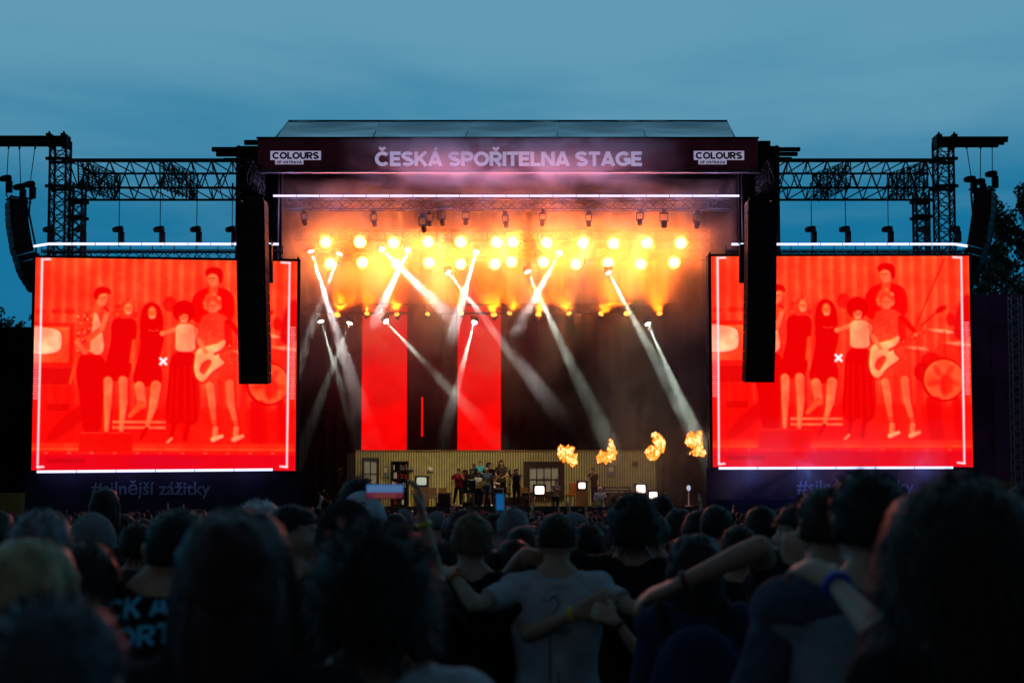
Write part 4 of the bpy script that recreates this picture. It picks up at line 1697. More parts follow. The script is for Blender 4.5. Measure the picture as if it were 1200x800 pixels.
# stacked subwoofers between screen and stage
sb = thing('subwoofer_stack', (xat(341, 590, 67.2), 67.2, 0), 'dark stack of bass speakers between the left screen and the stage', 'speaker stack')
zz = 0.02
while zz < hgt(543, 67.2) - .3:
    MB().box((sb.location.x - .38, 67.2, zz), (sb.location.x + .33, 68.0, zz + .58), bevel=.02).build('speaker_box', M['pa'], sb)
    MB().box((sb.location.x - .33, 67.18, zz + .05), (sb.location.x + .28, 67.2 - .002, zz + .52)).build('grille', M['grille'], sb)
    zz += .6
# ================================================================== people
from mathutils.bvhtree import BVHTree
SKIN = [mat('skin_light', (0.42, 0.26, 0.19), .55, 0, .08, 14, .1, 90), mat('skin_tan', (0.34, 0.19, 0.13), .55, 0, .08, 14, .1, 90)]
HAIR = {k: mat('hair_' + k, c, .55, 0, .35, 30, spec=.25, aniso=(1, 1, .25)) for k, c in
        dict(black=(0.008, 0.006, 0.006), brown=(0.022, 0.011, 0.008), auburn=(0.030, 0.008, 0.008), fair=(0.36, 0.26, 0.14), ash=(0.05, 0.045, 0.06), grey=(0.20, 0.19, 0.21), white=(0.55, 0.55, 0.58), sand=(0.12, 0.075, 0.04)).items()}
CLO = {k: mat('cloth_' + k, c, .9, 0, .18, 9, .35, 35, spec=.12) for k, c in
       dict(black=(0.010, 0.010, 0.012), white=(0.62, 0.64, 0.66), grey=(0.16, 0.17, 0.19), navy=(0.02, 0.035, 0.085), blue=(0.20, 0.24, 0.30), pale=(0.42, 0.46, 0.52), red=(0.30, 0.012, 0.02), cyan=(0.06, 0.34, 0.46), olive=(0.05, 0.055, 0.03), purple=(0.12, 0.02, 0.13), denim=(0.05, 0.075, 0.13), cream=(0.50, 0.44, 0.34), brown=(0.05, 0.03, 0.02)).items()}
M['shoe'] = mat('shoe', (0.03, 0.03, 0.03), .6)
M['shoe_w'] = mat('pale_shoe', (0.7, 0.68, 0.62), .6)
M['marl'] = mat('cloth_marl', (0.05, 0.06, 0.095), .9, 0, .3, 14, .35, 35, spec=.1)
M['eye'] = mat('eye', (0.7, 0.7, 0.68), .2, col2=(0.7, 0.7, 0.68))
M['eye_dk'] = mat('eye_iris', (0.02, 0.015, 0.01), .15)


def V(*a):
    return Vector(a)


class Fig:
    """one human figure: closed tapered pieces fused into one continuous skin"""

    def __init__(self, s=1.0, girth=1.0):
        self.mb = MB()
        self.seg = []          # (label, p, q, r0, r1) for dressing
        self.g = girth

    def cap(self, p, q, r0, r1, lab=None, n=12):
        p, q = Vector(p), Vector(q)
        ax = q - p
        Ln = ax.length
        if Ln < 1e-5:
            ax = V(0, 0, 1)
        prof = []
        for k in range(5):
            a = math.pi / 2 * k / 4
            prof.append((r0 * math.sin(a), -r0 * math.cos(a)))
        for k in range(1, 4):
            t = k / 4
            prof.append((r0 + (r1 - r0) * t, Ln * t))
        for k in range(5):
            a = math.pi / 2 * k / 4
            prof.append((r1 * math.cos(a), Ln + r1 * math.sin(a)))
        self.mb.lathe(prof, p, ax, n)
        if lab:
            self.seg.append((lab, p, q, r0, r1))

    def ell(self, c, r, M_=None, f=None, n=20, m=14):
        self.mb.ell(c, r, n, m, M=M_, f=f)


def hand(F, w, d, nrm, curl, thumb_side, k=1.0, spread=.09):
    """palm from wrist w along d (finger direction), palm faces nrm; thumb on thumb_side * side"""
    d = d.normalized()
    nrm = (nrm - d * nrm.dot(d)).normalized()
    side = d.cross(nrm) * thumb_side
    # palm
    for o in (-.5, -.17, .17, .5):
        F.cap(w + d * .012 * k + side * o * .040 * k, w + d * .085 * k + side * o * .062 * k, .015 * k, .0135 * k)
    F.seg.append(('hand', w, w + d * .16 * k, .045, .035))
    lens = (.060, .070, .066, .050)
    for i, L0 in enumerate(lens):
        o = (.5 - i / 3)
        p = w + d * .085 * k + side * o * .066 * k
        dd = (d + side * o * spread * 2).normalized()
        r = (.0098 - .0007 * (i == 3)) * k
        ang = 0
        for j, fr in enumerate((.46, .31, .23)):
            ang += curl * (.7, 1.0, .8)[j] * (1 + .12 * (i - 1))
            v = (dd * math.cos(ang) + nrm * math.sin(ang)).normalized()
            q = p + v * L0 * fr * k * 1.25
            F.cap(p, q, r, r * .92, n=8)
            p, r = q, r * .92
    # thumb leaves the side near the base
    p = w + d * .028 * k + side * .030 * k
    v = (d * .62 + side * .72 + nrm * .25).normalized()
    q = p + v * .042 * k
    F.cap(p, q, .0145 * k, .0115 * k, n=8)
    v2 = (d * .85 + side * .35 + nrm * .35).normalized()
    F.cap(q, q + v2 * .030 * k, .0115 * k, .0095 * k, n=8)
    F.cap(q + v2 * .030 * k, q + v2 * .030 * k + (v2 + nrm * .2).normalized() * .022 * k, .0098 * k, .008 * k, n=8)


def figure(p):
    """p: pose dict. Faces +Y, feet at z 0, 1.75 m tall. returns (Fig, info)"""
    F = Fig()
    g = p.get('girth', 1.0)
    fem = p.get('fem', False)
    lean = Vector(p.get('lean', (0, 0, 0)))             # displacement of the neck base
    hipz, shz = .93, 1.435
    sw = p.get('sw', .172 if not fem else .152)

    def sp(z):                                            # spine bend
        t = max(0.0, min(1.0, (z - .95) / .55))
        return lean * (t * t * (3 - 2 * t))
    levels = [(.84, .135, .095, 0), (.90, .165, .112, -.008), (.96, .168, .115, -.01), (1.04, .150, .100, 0), (1.10, .142 if not fem else .125, .097, 0),
              (1.18, .150 if not fem else .133, .103, .002), (1.27, .166 if not fem else .147, .113, .004), (1.35, .174 if not fem else .153, .108, 0), (1.41, .160 if not fem else .14, .092, -.004),
              (1.455, .110, .075, -.008), (1.49, .070, .062, -.010), (1.52, .055, .055, -.008)]
    vs, fs = [], []
    n = 28
    for z, hx, hy, cy in levels:
        for k in range(n):
            q = 2 * math.pi * k / n
            c, s = math.cos(q), math.sin(q)
            e = .85
            xx = math.copysign(abs(c) ** e, c) * hx * g
            yy = math.copysign(abs(s) ** e, s) * hy * (g * .5 + .5)
            if s < 0 and 1.1 < z < 1.42:                  # spine groove at the back
                yy += .012 * math.exp(-(xx / .03) ** 2)
            vs.append(V(xx, yy + cy, z) + sp(z))
    for i in range(len(levels) - 1):
        for k in range(n):
            k2 = (k + 1) % n
            fs.append((i * n + k, i * n + k2, (i + 1) * n + k2, (i + 1) * n + k))
    fs.append(tuple(range(n - 1, -1, -1)))
    fs.append(tuple(range((len(levels) - 1) * n, len(levels) * n)))
    F.mb.add(vs, fs, 0, True)
    for z0, z1, rr in ((.88, 1.0, .13), (1.0, 1.15, .12), (1.15, 1.36, .13)):
        for xx in (-.06, .06):
            F.seg.append(('torso', V(xx * g, 0, z0) + sp(z0), V(xx * g, 0, z1) + sp(z1), rr * .8, rr * .8))
    top = sp(1.46)
    S = {}
    for s, nm in ((-1, 'L'), (1, 'R')):
        a = p.get('arm' + nm)
        sh = V(s * sw * (g * .4 + .6), -.005, shz) + top
        if a is None:
            el = V(s * (sw + .055), -.03, 1.14) + top * .9
            wr = V(s * (sw + .035), .06, .90) + top * .7
            a = dict(e=el, w=wr)
        el, wr = Vector(a['e']), Vector(a['w'])
        if el.z > shz + .03:
            sh = sh + V(-s * .012, 0, .025)
        F.cap(V(s * .075, -.012, 1.455) + top, sh + V(-s * .01, 0, 0), .048, .055, 'torso')     # trapezius and shoulder
        F.cap(V(s * .035, -.015, 1.52) + top, V(s * .10, -.014, 1.455) + top, .038, .042, 'torso')
        F.cap(V(s * .09, .0, 1.36) + top, sh, .07, .058, 'torso')
        ar = p.get('armr', .85) * (.9 if fem else 1.0)
        m = sh.lerp(el, .45)
        F.cap(sh, m, .054 * ar, .049 * ar, 'uarm' + nm)
        F.cap(m, el, .049 * ar, .040 * ar, 'uarm' + nm + '2')
        m2 = el.lerp(wr, .3)
        F.cap(el, m2, .041 * ar, .042 * ar, 'farm' + nm)
        F.cap(m2, wr, .042 * ar, .0265 * ar, 'farm' + nm)
        dirn = Vector(a['d']) if 'd' in a else (wr - el)
        nrm = Vector(a.get('n', (-s, 0, 0)))
        hand(F, wr, dirn, nrm, a.get('curl', .35), a.get('t', 1), a.get('k', 1.0) * (.92 if fem else 1))
        S[nm] = (sh, el, wr)
    # legs
    lg = p.get('legs', {})
    for s, nm in ((-1, 'L'), (1, 'R')):
        hp = V(s * .088, 0, .89)
        kn = Vector(lg.get(nm, (s * .10, .015, .49)))
        an = Vector(lg.get(nm + 'a', (kn.x * 1.02, kn.y - .035, .085)))
        F.cap(hp, hp.lerp(kn, .5), .088 * g, .075 * g, 'thigh')
        F.cap(hp.lerp(kn, .5), kn, .075 * g, .054, 'thigh')
        F.cap(kn, kn.lerp(an, .35), .053, .055, 'shin')
        F.cap(kn.lerp(an, .35), an, .055, .036, 'shin')
        fd = Vector(lg.get(nm + 'f', (s * .25, 1, 0))).normalized()
        F.cap(an + V(0, 0, -.045) - fd * .03, an + V(0, 0, -.052) + fd * .15, .036, .027, 'foot')
        F.cap(an, an + V(0, 0, -.045), .036, .036, 'foot')
    # neck and head
    hv = Vector(p.get('head', (0, 0, 0)))                # offset of the head
    hc = V(0, .02, 1.635) + top + hv
    yaw, pit, roll = p.get('look', (0, 0, 0))
    Mh = (Matrix.Rotation(yaw, 3, 'Z') @ Matrix.Rotation(pit, 3, 'X') @ Matrix.Rotation(roll, 3, 'Y'))
    F.cap(V(0, -.012, 1.47) + top, hc + Mh @ V(0, -.022, -.06), .058 if not fem else .050, .054 if not fem else .046, 'neck')

    def face(d):
        f = 1.0
        if d.z < -.1:                                     # jaw narrows
            f *= 1 - .20 * min(1, (-d.z - .1) * 1.2) * (1.0 if abs(d.x) > .2 else .35)
        if d.y > .5:
            f *= .97
        if d.y < -.3 and d.z < -.2:
            f *= 1 - .22 * min(1, (-d.z - .2) * 1.4)
        return f
    def rface(d):
        h = math.hypot(d.x, d.y)
        k = 1.0
        if d.z > 0 and h > 1e-4:
            k = min(1.22, max(1.0, (1 - d.z ** 2.7) ** (1 / 2.7) / h))
            k = 1 + (k - 1) * (1 - d.z ** 6)
        return face(d) * (1 + (k - 1) * .75)
    F.ell(hc, (.076, .096, .110), Mh, rface, 24, 18)
    F.seg.append(('head', hc + Mh @ V(0, 0, -.05), hc + Mh @ V(0, 0, .03), .075, .08))

    def hp_(x, y, z):
        return hc + Mh @ V(x, y, z)
    # nose, brow, lips, chin, cheeks, ears
    F.cap(hp_(0, .088, .012), hp_(0, .113, -.026), .009, .0125)
    F.cap(hp_(-.012, .097, -.031), hp_(.012, .097, -.031), .009, .009)
    F.cap(hp_(-.036, .080, .026), hp_(.036, .080, .026), .013, .013)
    F.cap(hp_(-.020, .088, -.056), hp_(.020, .088, -.056), .0085, .0085)
    F.cap(hp_(-.016, .087, -.067), hp_(.016, .087, -.067), .0085, .0085)
    F.cap(hp_(-.012, .080, -.096), hp_(.012, .080, -.096), .018, .018)
    for s in (-1, 1):
        F.cap(hp_(s * .040, .062, -.020), hp_(s * .052, .040, -.015), .022, .02)
        F.cap(hp_(s * .072, -.012, .018), hp_(s * .084, -.028, .024), .012, .010)
        F.cap(hp_(s * .084, -.028, .024), hp_(s * .078, -.014, -.026), .010, .009)
    return F, dict(hc=hc, Mh=Mh, S=S, top=top)


def fuse(F, voxel, ratio, name='body'):
    me = F.mb.mesh('tmp', [])
    o = bpy.data.objects.new('tmp', me)
    COL.objects.link(o)
    r = o.modifiers.new('r', 'REMESH')
    r.mode = 'VOXEL'
    r.voxel_size = voxel
    s = o.modifiers.new('s', 'SMOOTH')
    s.factor = .5
    s.iterations = 3 if voxel < .016 else 2
    if ratio < 1:
        d = o.modifiers.new('d', 'DECIMATE')
        d.ratio = ratio
    dg = bpy.context.evaluated_depsgraph_get()
    out = bpy.data.meshes.new_from_object(o.evaluated_get(dg))
    bpy.data.objects.remove(o)
    bpy.data.meshes.remove(me)
    out.name = name
    out.polygons.foreach_set('use_smooth', [True] * len(out.polygons))
    return out


def label_verts(me, F):
    n = len(me.vertices)
    co = np.empty(n * 3)
    me.vertices.foreach_get('co', co)
    co = co.reshape(-1, 3)
    best = np.full(n, 1e9)
    lab = np.zeros(n, int)
    tt = np.zeros(n)
    names = []
    for i, (nm, p, q, r0, r1) in enumerate(F.seg):
        names.append(nm)
        p, q = np.array(p), np.array(q)
        d = q - p
        h = np.clip((co - p) @ d / max(1e-9, d @ d), 0, 1)
        dist = np.linalg.norm(co - p - h[:, None] * d, axis=1) - (r0 + (r1 - r0) * h)
        m = dist < best
        best[m] = dist[m]
        lab[m] = i
        tt[m] = h[m]
    return co, np.array(names, object)[lab], tt


def shell(me, co, keep, off, name, mats, fold=.006, fs=9.0, seed=0, hem=None, flare=0.0):
    """cloth grown from the kept part of the skin: its own mesh, lifted off the body, with turned-in edges"""
    nf = len(me.polygons)
    nl = len(me.loops)
    li = np.empty(nl, int)
    me.loops.foreach_get('vertex_index', li)
    ls = np.empty(nf, int)
    me.polygons.foreach_get('loop_start', ls)
    lt = np.empty(nf, int)
    me.polygons.foreach_get('loop_total', lt)
    nrm = np.empty(len(co) * 3)
    me.vertices.foreach_get('normal', nrm)
    nrm = nrm.reshape(-1, 3)
    faces = [li[a:a + b] for a, b in zip(ls, lt)]
    fk = [f for f in faces if keep[f].all()]
    if not fk:
        return None
    used = np.unique(np.concatenate(fk))
    mp_ = {int(v): i for i, v in enumerate(used)}
    P = co[used].copy()
    Nn = nrm[used]
    for i in range(len(P)):
        x, y, z = P[i]
        a = noise.noise((x * fs + seed, y * fs, z * fs * .45)) + .6 * noise.noise((x * fs * 2 + seed, y * fs * 2 + z * 6, z * fs * .8))
        P[i] += Nn[i] * (off + fold * (a + .45))
        if flare and hem is not None:
            t = max(0, min(1, (hem + .25 - z) / .25))
            P[i] += np.array([Nn[i][0], Nn[i][1], 0]) * flare * t
    F2 = [tuple(mp_[int(v)] for v in f) for f in fk]
    ec = {}
    for f in F2:
        for a, b in zip(f, f[1:] + f[:1]):
            ec[(a, b)] = ec.get((a, b), 0) + 1
    bd = [(a, b) for (a, b) in ec if (b, a) not in ec]
    nb = {}
    for a, b in bd:
        nb.setdefault(a, []).append(b)
        nb.setdefault(b, []).append(a)
    for _ in range(6):
        Q = P.copy()
        for v, ns in nb.items():
            Q[v] = P[v] * .4 + P[ns].mean(0) * .6
        P = Q
    bi = {}
    P2 = [tuple(p) for p in P]
    for v in nb:
        bi[v] = len(P2)
        P2.append(tuple(P[v] - Nn[v] * (off + .004)))
    for a, b in bd:
        F2.append((b, a, bi[a], bi[b]))
    out = bpy.data.meshes.new(name)
    out.from_pydata(P2, [], F2)
    for m in mats if isinstance(mats, list) else [mats]:
        out.materials.append(m)
    out.polygons.foreach_set('use_smooth', [True] * len(F2))
    out.update()
    return out


def hair_mesh(hc, Mh, style, rnd, quality=1.0):
    """style: short, fade, crop, bowl, long, curly, bun, bald"""
    b = MB()

    def P(x, y, z):
        return hc + Mh @ V(x, y, z)

    def inside_hairline(d):
        # d unit in head space; keeps scalp above the brow and down to the nape
        lim = .30 if d.y > .35 else (-.10 if d.y > -.15 else {'fade': -.26, 'crop': -.32, 'short': -.42, 'bowl': -.52}.get(style, -.62))
        if .35 >= d.y > -.15:
            t = (d.y + .15) / .5
            lim = -.12 * (1 - t) + .30 * t
            if style in ('short', 'crop', 'fade') and abs(d.x) > .5:
                lim = max(lim, .02)
        return d.z > lim
    vol = {'fade': .008, 'crop': .012, 'short': .017, 'bowl': .034, 'long': .026, 'curly': .06, 'bun': .016}.get(style, .015)
    nn, mm = (34, 22) if quality >= 1 else (14, 9)
    base = []
    vs, fs = [], []
    for i in range(mm + 1):
        th = math.pi * i / mm
        for k in range(nn):
            q = 2 * math.pi * k / nn
            d = V(math.sin(th) * math.cos(q), math.sin(th) * math.sin(q), math.cos(th))
            jit = noise.noise(d * 2.4 + V(rnd * 3, 1, 0)) * .42 + noise.noise(d * 6 + V(rnd, 0, 0)) * .32 + noise.noise(d * 15 + V(rnd, 3, 0)) * .2
            v = vol * (1 + jit)
            if style in ('fade',) and d.z < .35:
                v *= max(.25, .35 + d.z)
            if not inside_hairline(d):
                v = -.02
            if style == 'bowl' and d.z < .2 and d.y < .5 and d.z > -.6:
                v *= 1.25
            hh_ = math.hypot(d.x, d.y)
            kk = 1.0
            if d.z > 0 and hh_ > 1e-4:
                kk = 1 + (min(1.22, max(1.0, (1 - d.z ** 2.7) ** (1 / 2.7) / hh_)) - 1) * .75 * (1 - d.z ** 6)
            vs.append(P(d.x * (.077 + v) * kk, d.y * (.097 + v) * kk - .002, d.z * (.111 + v)))
    for i in range(mm):
        for k in range(nn):
            k2 = (k + 1) % nn
            fs.append((i * nn + k, (i + 1) * nn + k, (i + 1) * nn + k2, i * nn + k2))
    b.add(vs, fs, 0, True)
    rr = random.Random(int(rnd * 1000) + 5)

    def ribbon(pts, w):
        pts = [Vector(q) for q in pts]
        n = len(pts)
        o = []
        for i, q in enumerate(pts):
            t = (pts[min(i + 1, n - 1)] - pts[max(0, i - 1)]).normalized()
            s = t.cross((q - hc).normalized())
            s = s.normalized() if s.length > 1e-4 else V(1, 0, 0)
            ww = w * (1 - .85 * (i / (n - 1)) ** 2)
            o += [q - s * ww, q + s * ww]
        b.add(o, [(2 * i, 2 * i + 1, 2 * i + 3, 2 * i + 2) for i in range(n - 1)], 0, True)
    if style in ('short', 'crop', 'fade', 'bowl', 'bun'):
        cnt = int({'short': 1100, 'crop': 900, 'fade': 700, 'bowl': 1300, 'bun': 500}[style] * quality)
        ln = {'short': .034, 'crop': .02, 'fade': .015, 'bowl': .055, 'bun': .035}[style] * (1.7 if False else 1)
        for _ in range(cnt):
            d = V(rr.gauss(0, 1), rr.gauss(0, 1), rr.gauss(0, 1)).normalized()
            if not inside_hairline(d) or (style == 'fade' and d.z < .15 and rr.random() < .8):
                continue
            hh_ = math.hypot(d.x, d.y)
            kk = 1.0
            if d.z > 0 and hh_ > 1e-4:
                kk = 1 + (min(1.22, max(1.0, (1 - d.z ** 2.7) ** (1 / 2.7) / hh_)) - 1) * .75 * (1 - d.z ** 6)
            r = V((.077 + vol * .9) * kk, (.097 + vol * .9) * kk, .111 + vol * .9)
            p0 = P(d.x * r.x, d.y * r.y, d.z * r.z)
            dn = Mh @ d
            if rr.random() < .12:
                dn = (dn + V(rr.uniform(-.5, .5), rr.uniform(-.5, .5), rr.uniform(0, .6))).normalized() * 1.5     # flyaways
            fl = (V(rr.uniform(-.5, .5), rr.uniform(-.5, .5), -.9 if d.z < .6 else -.2) if style in ('short', 'bowl', 'bun') else V(rr.uniform(-.4, .4), rr.uniform(-.4, .4), rr.uniform(-.3, .5)))
            p1 = p0 + (dn * .55 + fl * .5) * ln * rr.uniform(.5, 1)
            p2 = p1 + (dn * .1 + fl * .7 + V(0, 0, -.15)) * ln * rr.uniform(.3, .7)
            ribbon([p0 - dn * .006, p1, p2], rr.uniform(.0012, .0026))
        if style == 'bun':
            b.ell(P(0, -.09, .09), (.045, .045, .042), 12, 8, f=lambda d: 1 + .12 * noise.noise(d * 6))
    if style == 'long':
        L_ = .36
        n = 30
        lev = [(.02, .098, .105, 0), (-.06, .102, .10, -.012), (-.13, .105, .088, -.03), (-.20, .112, .075, -.045), (-.28, .118, .062, -.052), (-L_, .105, .045, -.056), (-L_ - .05, .07, .025, -.056)]
        vs, fs = [], []
        for i, (z, hx, hy, cy) in enumerate(lev):
            for k in range(n):
                q = 2 * math.pi * k / n
                w = 1 + .09 * noise.noise((math.cos(q) * 4 + rnd, math.sin(q) * 4, z * 5)) + .05 * math.sin(q * 9 + z * 20)
                y = math.sin(q) * hy * w
                y = min(y, .035)
                pz = V(math.cos(q) * hx * w, y + cy - .01, z)
                vs.append(hc + V(0, 0, 0) + (Mh @ pz if z > -.1 else pz + (Mh @ V(0, 0, -.1) - V(0, 0, -.1))))
        for i in range(len(lev) - 1):
            for k in range(n):
                k2 = (k + 1) % n
                fs.append((i * n + k, (i + 1) * n + k, (i + 1) * n + k2, i * n + k2))
        fs.append(tuple(range(n)))
        fs.append(tuple((len(lev) - 1) * n + k for k in range(n)))
        b.add(vs, fs, 0, True)
        for _ in range(int(1500 * quality)):
            q = rr.uniform(math.pi * .95, math.pi * 2.05)
            hx, hy = rr.uniform(.088, .104), rr.uniform(.09, .112)
            x, y = math.cos(q) * hx, math.sin(q) * hy
            z0 = rr.uniform(-.05, .09)
            sc = math.sqrt(max(.05, 1 - (max(0, z0) / .145) ** 2))
            z1 = rr.uniform(-.42, -.12)
            zz = [z0 + (z1 - z0) * t for t in (0, .35, .7, 1)]
            pts = []
            ph = rr.uniform(0, 6)
            for j, z in enumerate(zz):
                o_ = 1 + .13 * j / 3
                cyy = -.05 * min(1, max(0, -z / .25))
                yk = y * (sc if j == 0 else 1) * (1 - .40 * min(1, max(0, -z / .3)))
                pts.append(hc + V(x * o_ * (sc if j == 0 else 1) + .008 * math.sin(ph + j * 2), yk + cyy, z))
            ribbon(pts, rr.uniform(.0015, .0038))
    if style == 'curly':
        for _ in range(int(900 * quality)):
            d = V(rr.gauss(0, 1), rr.gauss(0, 1), rr.gauss(0, 1)).normalized()
            if d.z < -.75 or (d.y > .3 and d.z < .25):
                continue
            r0 = rr.uniform(.045, .075)
            p0 = P(d.x * (.077 + r0), d.y * (.097 + r0), d.z * (.118 + r0))
            dn = Mh @ d
            a = dn.orthogonal().normalized()
            c = dn.cross(a)
            cr_ = rr.uniform(.006, .012)
            pts = [p0 + dn * (.006 * j) + V(0, 0, -.0022 * j * j) + (a * math.cos(j * 1.5) + c * math.sin(j * 1.5)) * cr_ for j in range(7)]
            ribbon(pts, rr.uniform(.0018, .0034))
    return b


BANDS = {'orange': (0.55, 0.12, 0.02), 'blue': (0.02, 0.06, 0.5), 'yellow': (0.6, 0.55, 0.03), 'dark': (0.012, 0.012, 0.014), 'white': (.7, .7, .7)}
for k, c in BANDS.items():
    M['band_' + k] = mat('band_' + k, c, .6)


def person(pose, label, loc, height, dress, hair=('short', 'black'), group=None, yaw=0.0, voxel=.0085, ratio=.3, skin=0, seed=0, eyes=False, bands=(), quality=1.0):
    """dress: list of (name, colour, keep-kind, offset)"""
    F, I = figure(pose)
    me = fuse(F, voxel, ratio)
    me.materials.append(SKIN[skin])
    co, lab, tt = label_verts(me, F)
    root = thing('person', (0, 0, 0), label, 'person', group)
    put('body', me, root)
    hem = pose.get('hem', .88)
    isarm = np.array([str(x).startswith('uarm') or str(x).startswith('farm') for x in lab])
    tor = lab == 'torso'
    z = co[:, 2]
    nt_ = (lab == 'torso') | ((lab == 'neck') & (z < 1.49 + I['top'].z))
    for (nm, colr, kind, off) in dress:
        if kind in ('tee', 'long', 'tank', 'crop', 'dress', 'sleeve34'):
            k = nt_ & (z > (hem if kind != 'crop' else 1.05)) & (z < 1.515 + I['top'].z)
            k |= ((lab == 'thigh') & (z > hem) & (z < 1.0))
            if kind != 'tank' and kind != 'crop':
                for s in 'LR':
                    k |= (lab == 'uarm' + s)
                    lim = .45 if kind == 'tee' else 2
                    k |= (lab == 'uarm' + s + '2') & (tt < lim)
                    if kind == 'long':
                        k |= (lab == 'farm' + s)
            else:
                for s in 'LR':
                    k |= (lab == 'uarm' + s) & (tt < .08)
            if kind == 'dress':
                k |= (lab == 'thigh') & (z > .62)
                k |= tor
        elif kind == 'sleeves':
            k = (lab == 'uarmL') | (lab == 'uarmR') | (((lab == 'uarmL2') | (lab == 'uarmR2')) & (tt < .42)) | (nt_ & (z > 1.415 + I['top'].z) & (z < 1.51))
        elif kind == 'trousers':
            k = ((lab == 'thigh') | (lab == 'shin') | (tor & (z < .97))) & (z > .07)
        elif kind == 'shorts':
            k = ((lab == 'thigh') & (z > .50)) | (tor & (z < .97))
        elif kind == 'shoes':
            k = (lab == 'foot') | ((lab == 'shin') & (z < .13))
        sh = shell(me, co, k, off, nm, CLO[colr] if colr in CLO else M[colr], fold=.012 if kind not in ('shoes',) else .001, seed=seed, hem=hem, flare=.02 if kind in ('tee', 'long') else (.03 if kind == 'dress' else 0))
        if sh:
            put(nm, sh, root)
    if hair and hair[0] != 'none':
        put('hair', hair_mesh(I['hc'], I['Mh'], hair[0], seed * .37 + .1, quality).mesh('hair', HAIR[hair[1]]), root)
    if eyes:
        for s in (-1, 1):
            c = I['hc'] + I['Mh'] @ V(s * .031, .082, .006)
            e_ = MB().ell(c, (.0125, .0125, .0125), 10, 8)
            eo = put('eye', e_.mesh('eye', M['eye']), root)
            put('iris', MB().ell(I['hc'] + I['Mh'] @ V(s * .031, .0935, .006), (.005, .003, .005), 8, 6).mesh('iris', M['eye_dk']), eo)
    for (sd, colr, t) in bands:
        sh_, el, wr = I['S'][sd]
        d = (wr - el).normalized()
        c = wr - d * t
        bm_ = MB()
        rr = .030
        bm_.lathe([(rr, -.007), (rr + .003, -.006), (rr + .003, .006), (rr, .007)], c, d, 16)
        put('wristband', bm_.mesh('wristband', M['band_' + colr]), root)
    s = height / 1.752
    root.location = loc
    root.scale = (s, s, s)
    root.rotation_euler.z = yaw
    root['_i'] = 0
    del root['_i']
    return root, I


def stand(u, vtop, D):
    """feet position and height for someone whose crown shows at (u, vtop)"""
    p = at(u, vtop, D)
    return V(p.x, D, 0), p.z


TEE = lambda c, t='denim': [('shirt', c, 'tee', .012), ('trousers', t, 'trousers', .008), ('shoes', 'shoe', 'shoes', .006)]
LONG = lambda c, t='denim': [('jacket', c, 'long', .018), ('trousers', t, 'trousers', .008), ('shoes', 'shoe', 'shoes', .006)]
# ------------------------------------------------------------------ the people close to the camera
GH = None
HE = []


def hero(u, vt, D, label, pose, dress, hair, dh=0, **kw):
    loc, h = stand(u, vt, D)
    o, I = person(pose, label, loc, h - .012, dress, hair, seed=len(HE) + 1, **kw)
    HE.append((o, I))
    return o, I


def arm(e, w, **k):
    return dict(e=e, w=w, **k)


# white shirt man, arms round both neighbours
o13, I13 = hero(652, 598, 5.9, 'person in a pale tee with dark back print, arms round both neighbours',
    dict(girth=1.06, armL=arm((-.335, -.18, 1.385), (-.425, -.07, 1.50), n=(.3, .3, -1), d=(-.6, .5, .15), curl=.55, t=-1),
         armR=arm((.30, -.12, 1.37), (.36, .10, 1.34), n=(0, .2, -1), curl=.4), look=(.05, .05, 0)),
    TEE('pale'), ('fade', 'brown'), bands=(('L', 'orange', .02),))
# black tee man on the left of him, right arm round his back
o12, I12 = hero(553, 600, 5.95, 'person in a black tee with a hand on the shoulder, left of the pale tee',
    dict(girth=1.1, armR=arm((.235, -.16, 1.27), (.425, -.255, 1.365), n=(.1, 1, .1), d=(.9, .0, .35), curl=.22, t=-1, k=1.05), armL=None, look=(-.1, .1, .05)),
    [('shirt', 'black', 'tee', .016), ('trousers', 'pale', 'trousers', .008), ('shoes', 'shoe', 'shoes', .006)], ('crop', 'sand'), bands=(('R', 'yellow', .02),))
# tall man in black, left arm round the neck of the pale tee
o14, I14 = hero(742, 583, 6.2, 'tall person in black, bushy dark hair, arm round the neck of the pale tee',
    dict(armL=arm((-.455, -.22, 1.53), (-.54, .03, 1.44), n=(0, 0, -1), curl=.4), armR=arm((.21, -.12, 1.32), (.24, -.02, 1.50), n=(0, .5, -1), d=(.3, .6, .2), curl=.6), look=(.1, .1, 0)),
    [('shirt', 'black', 'tee', .014), ('trousers', 'pale', 'trousers', .008), ('shoes', 'shoe', 'shoes', .006)], ('bowl', 'black'), bands=(('R', 'blue', .03),))
# arm with the watch over the shoulder of the man in black
ox, Ix = hero(806, 640, 5.75, 'person in dark clothes reaching a forearm up to the bushy haired neighbour in black',
    dict(armL=arm((-.18, -.20, 1.25), (-.335, -.22, 1.46), n=(0, 1, -.3), d=(-.6, .3, .3), curl=.5, t=-1), look=(.2, .1, 0), fem=True),
    TEE('black', 'black'), ('short', 'black'), bands=(('L', 'dark', .02),))
# long haired woman with a blue bag
o15, I15 = hero(815, 627, 5.0, 'person with long dark hair and navy jacket, a bare arm over the shoulders',
    dict(fem=True, look=(-.25, .1, .1), girth=1.05), LONG('navy', 'black'), ('long', 'black'))
# arm across her shoulders
o17, I17 = hero(966, 570, 4.6, 'person in black laying an arm over the navy jacket, head behind the tallest',
    dict(girth=1.1, armL=arm((-.235, -.20, 1.585), (-.47, -.13, 1.47), n=(.2, .2, -1), d=(-.9, .25, -.35), curl=.35, t=-1, k=1.05), look=(.2, .05, 0)),
    TEE('black', 'denim'), ('crop', 'brown'), bands=(('L', 'dark', .025),), skin=1)
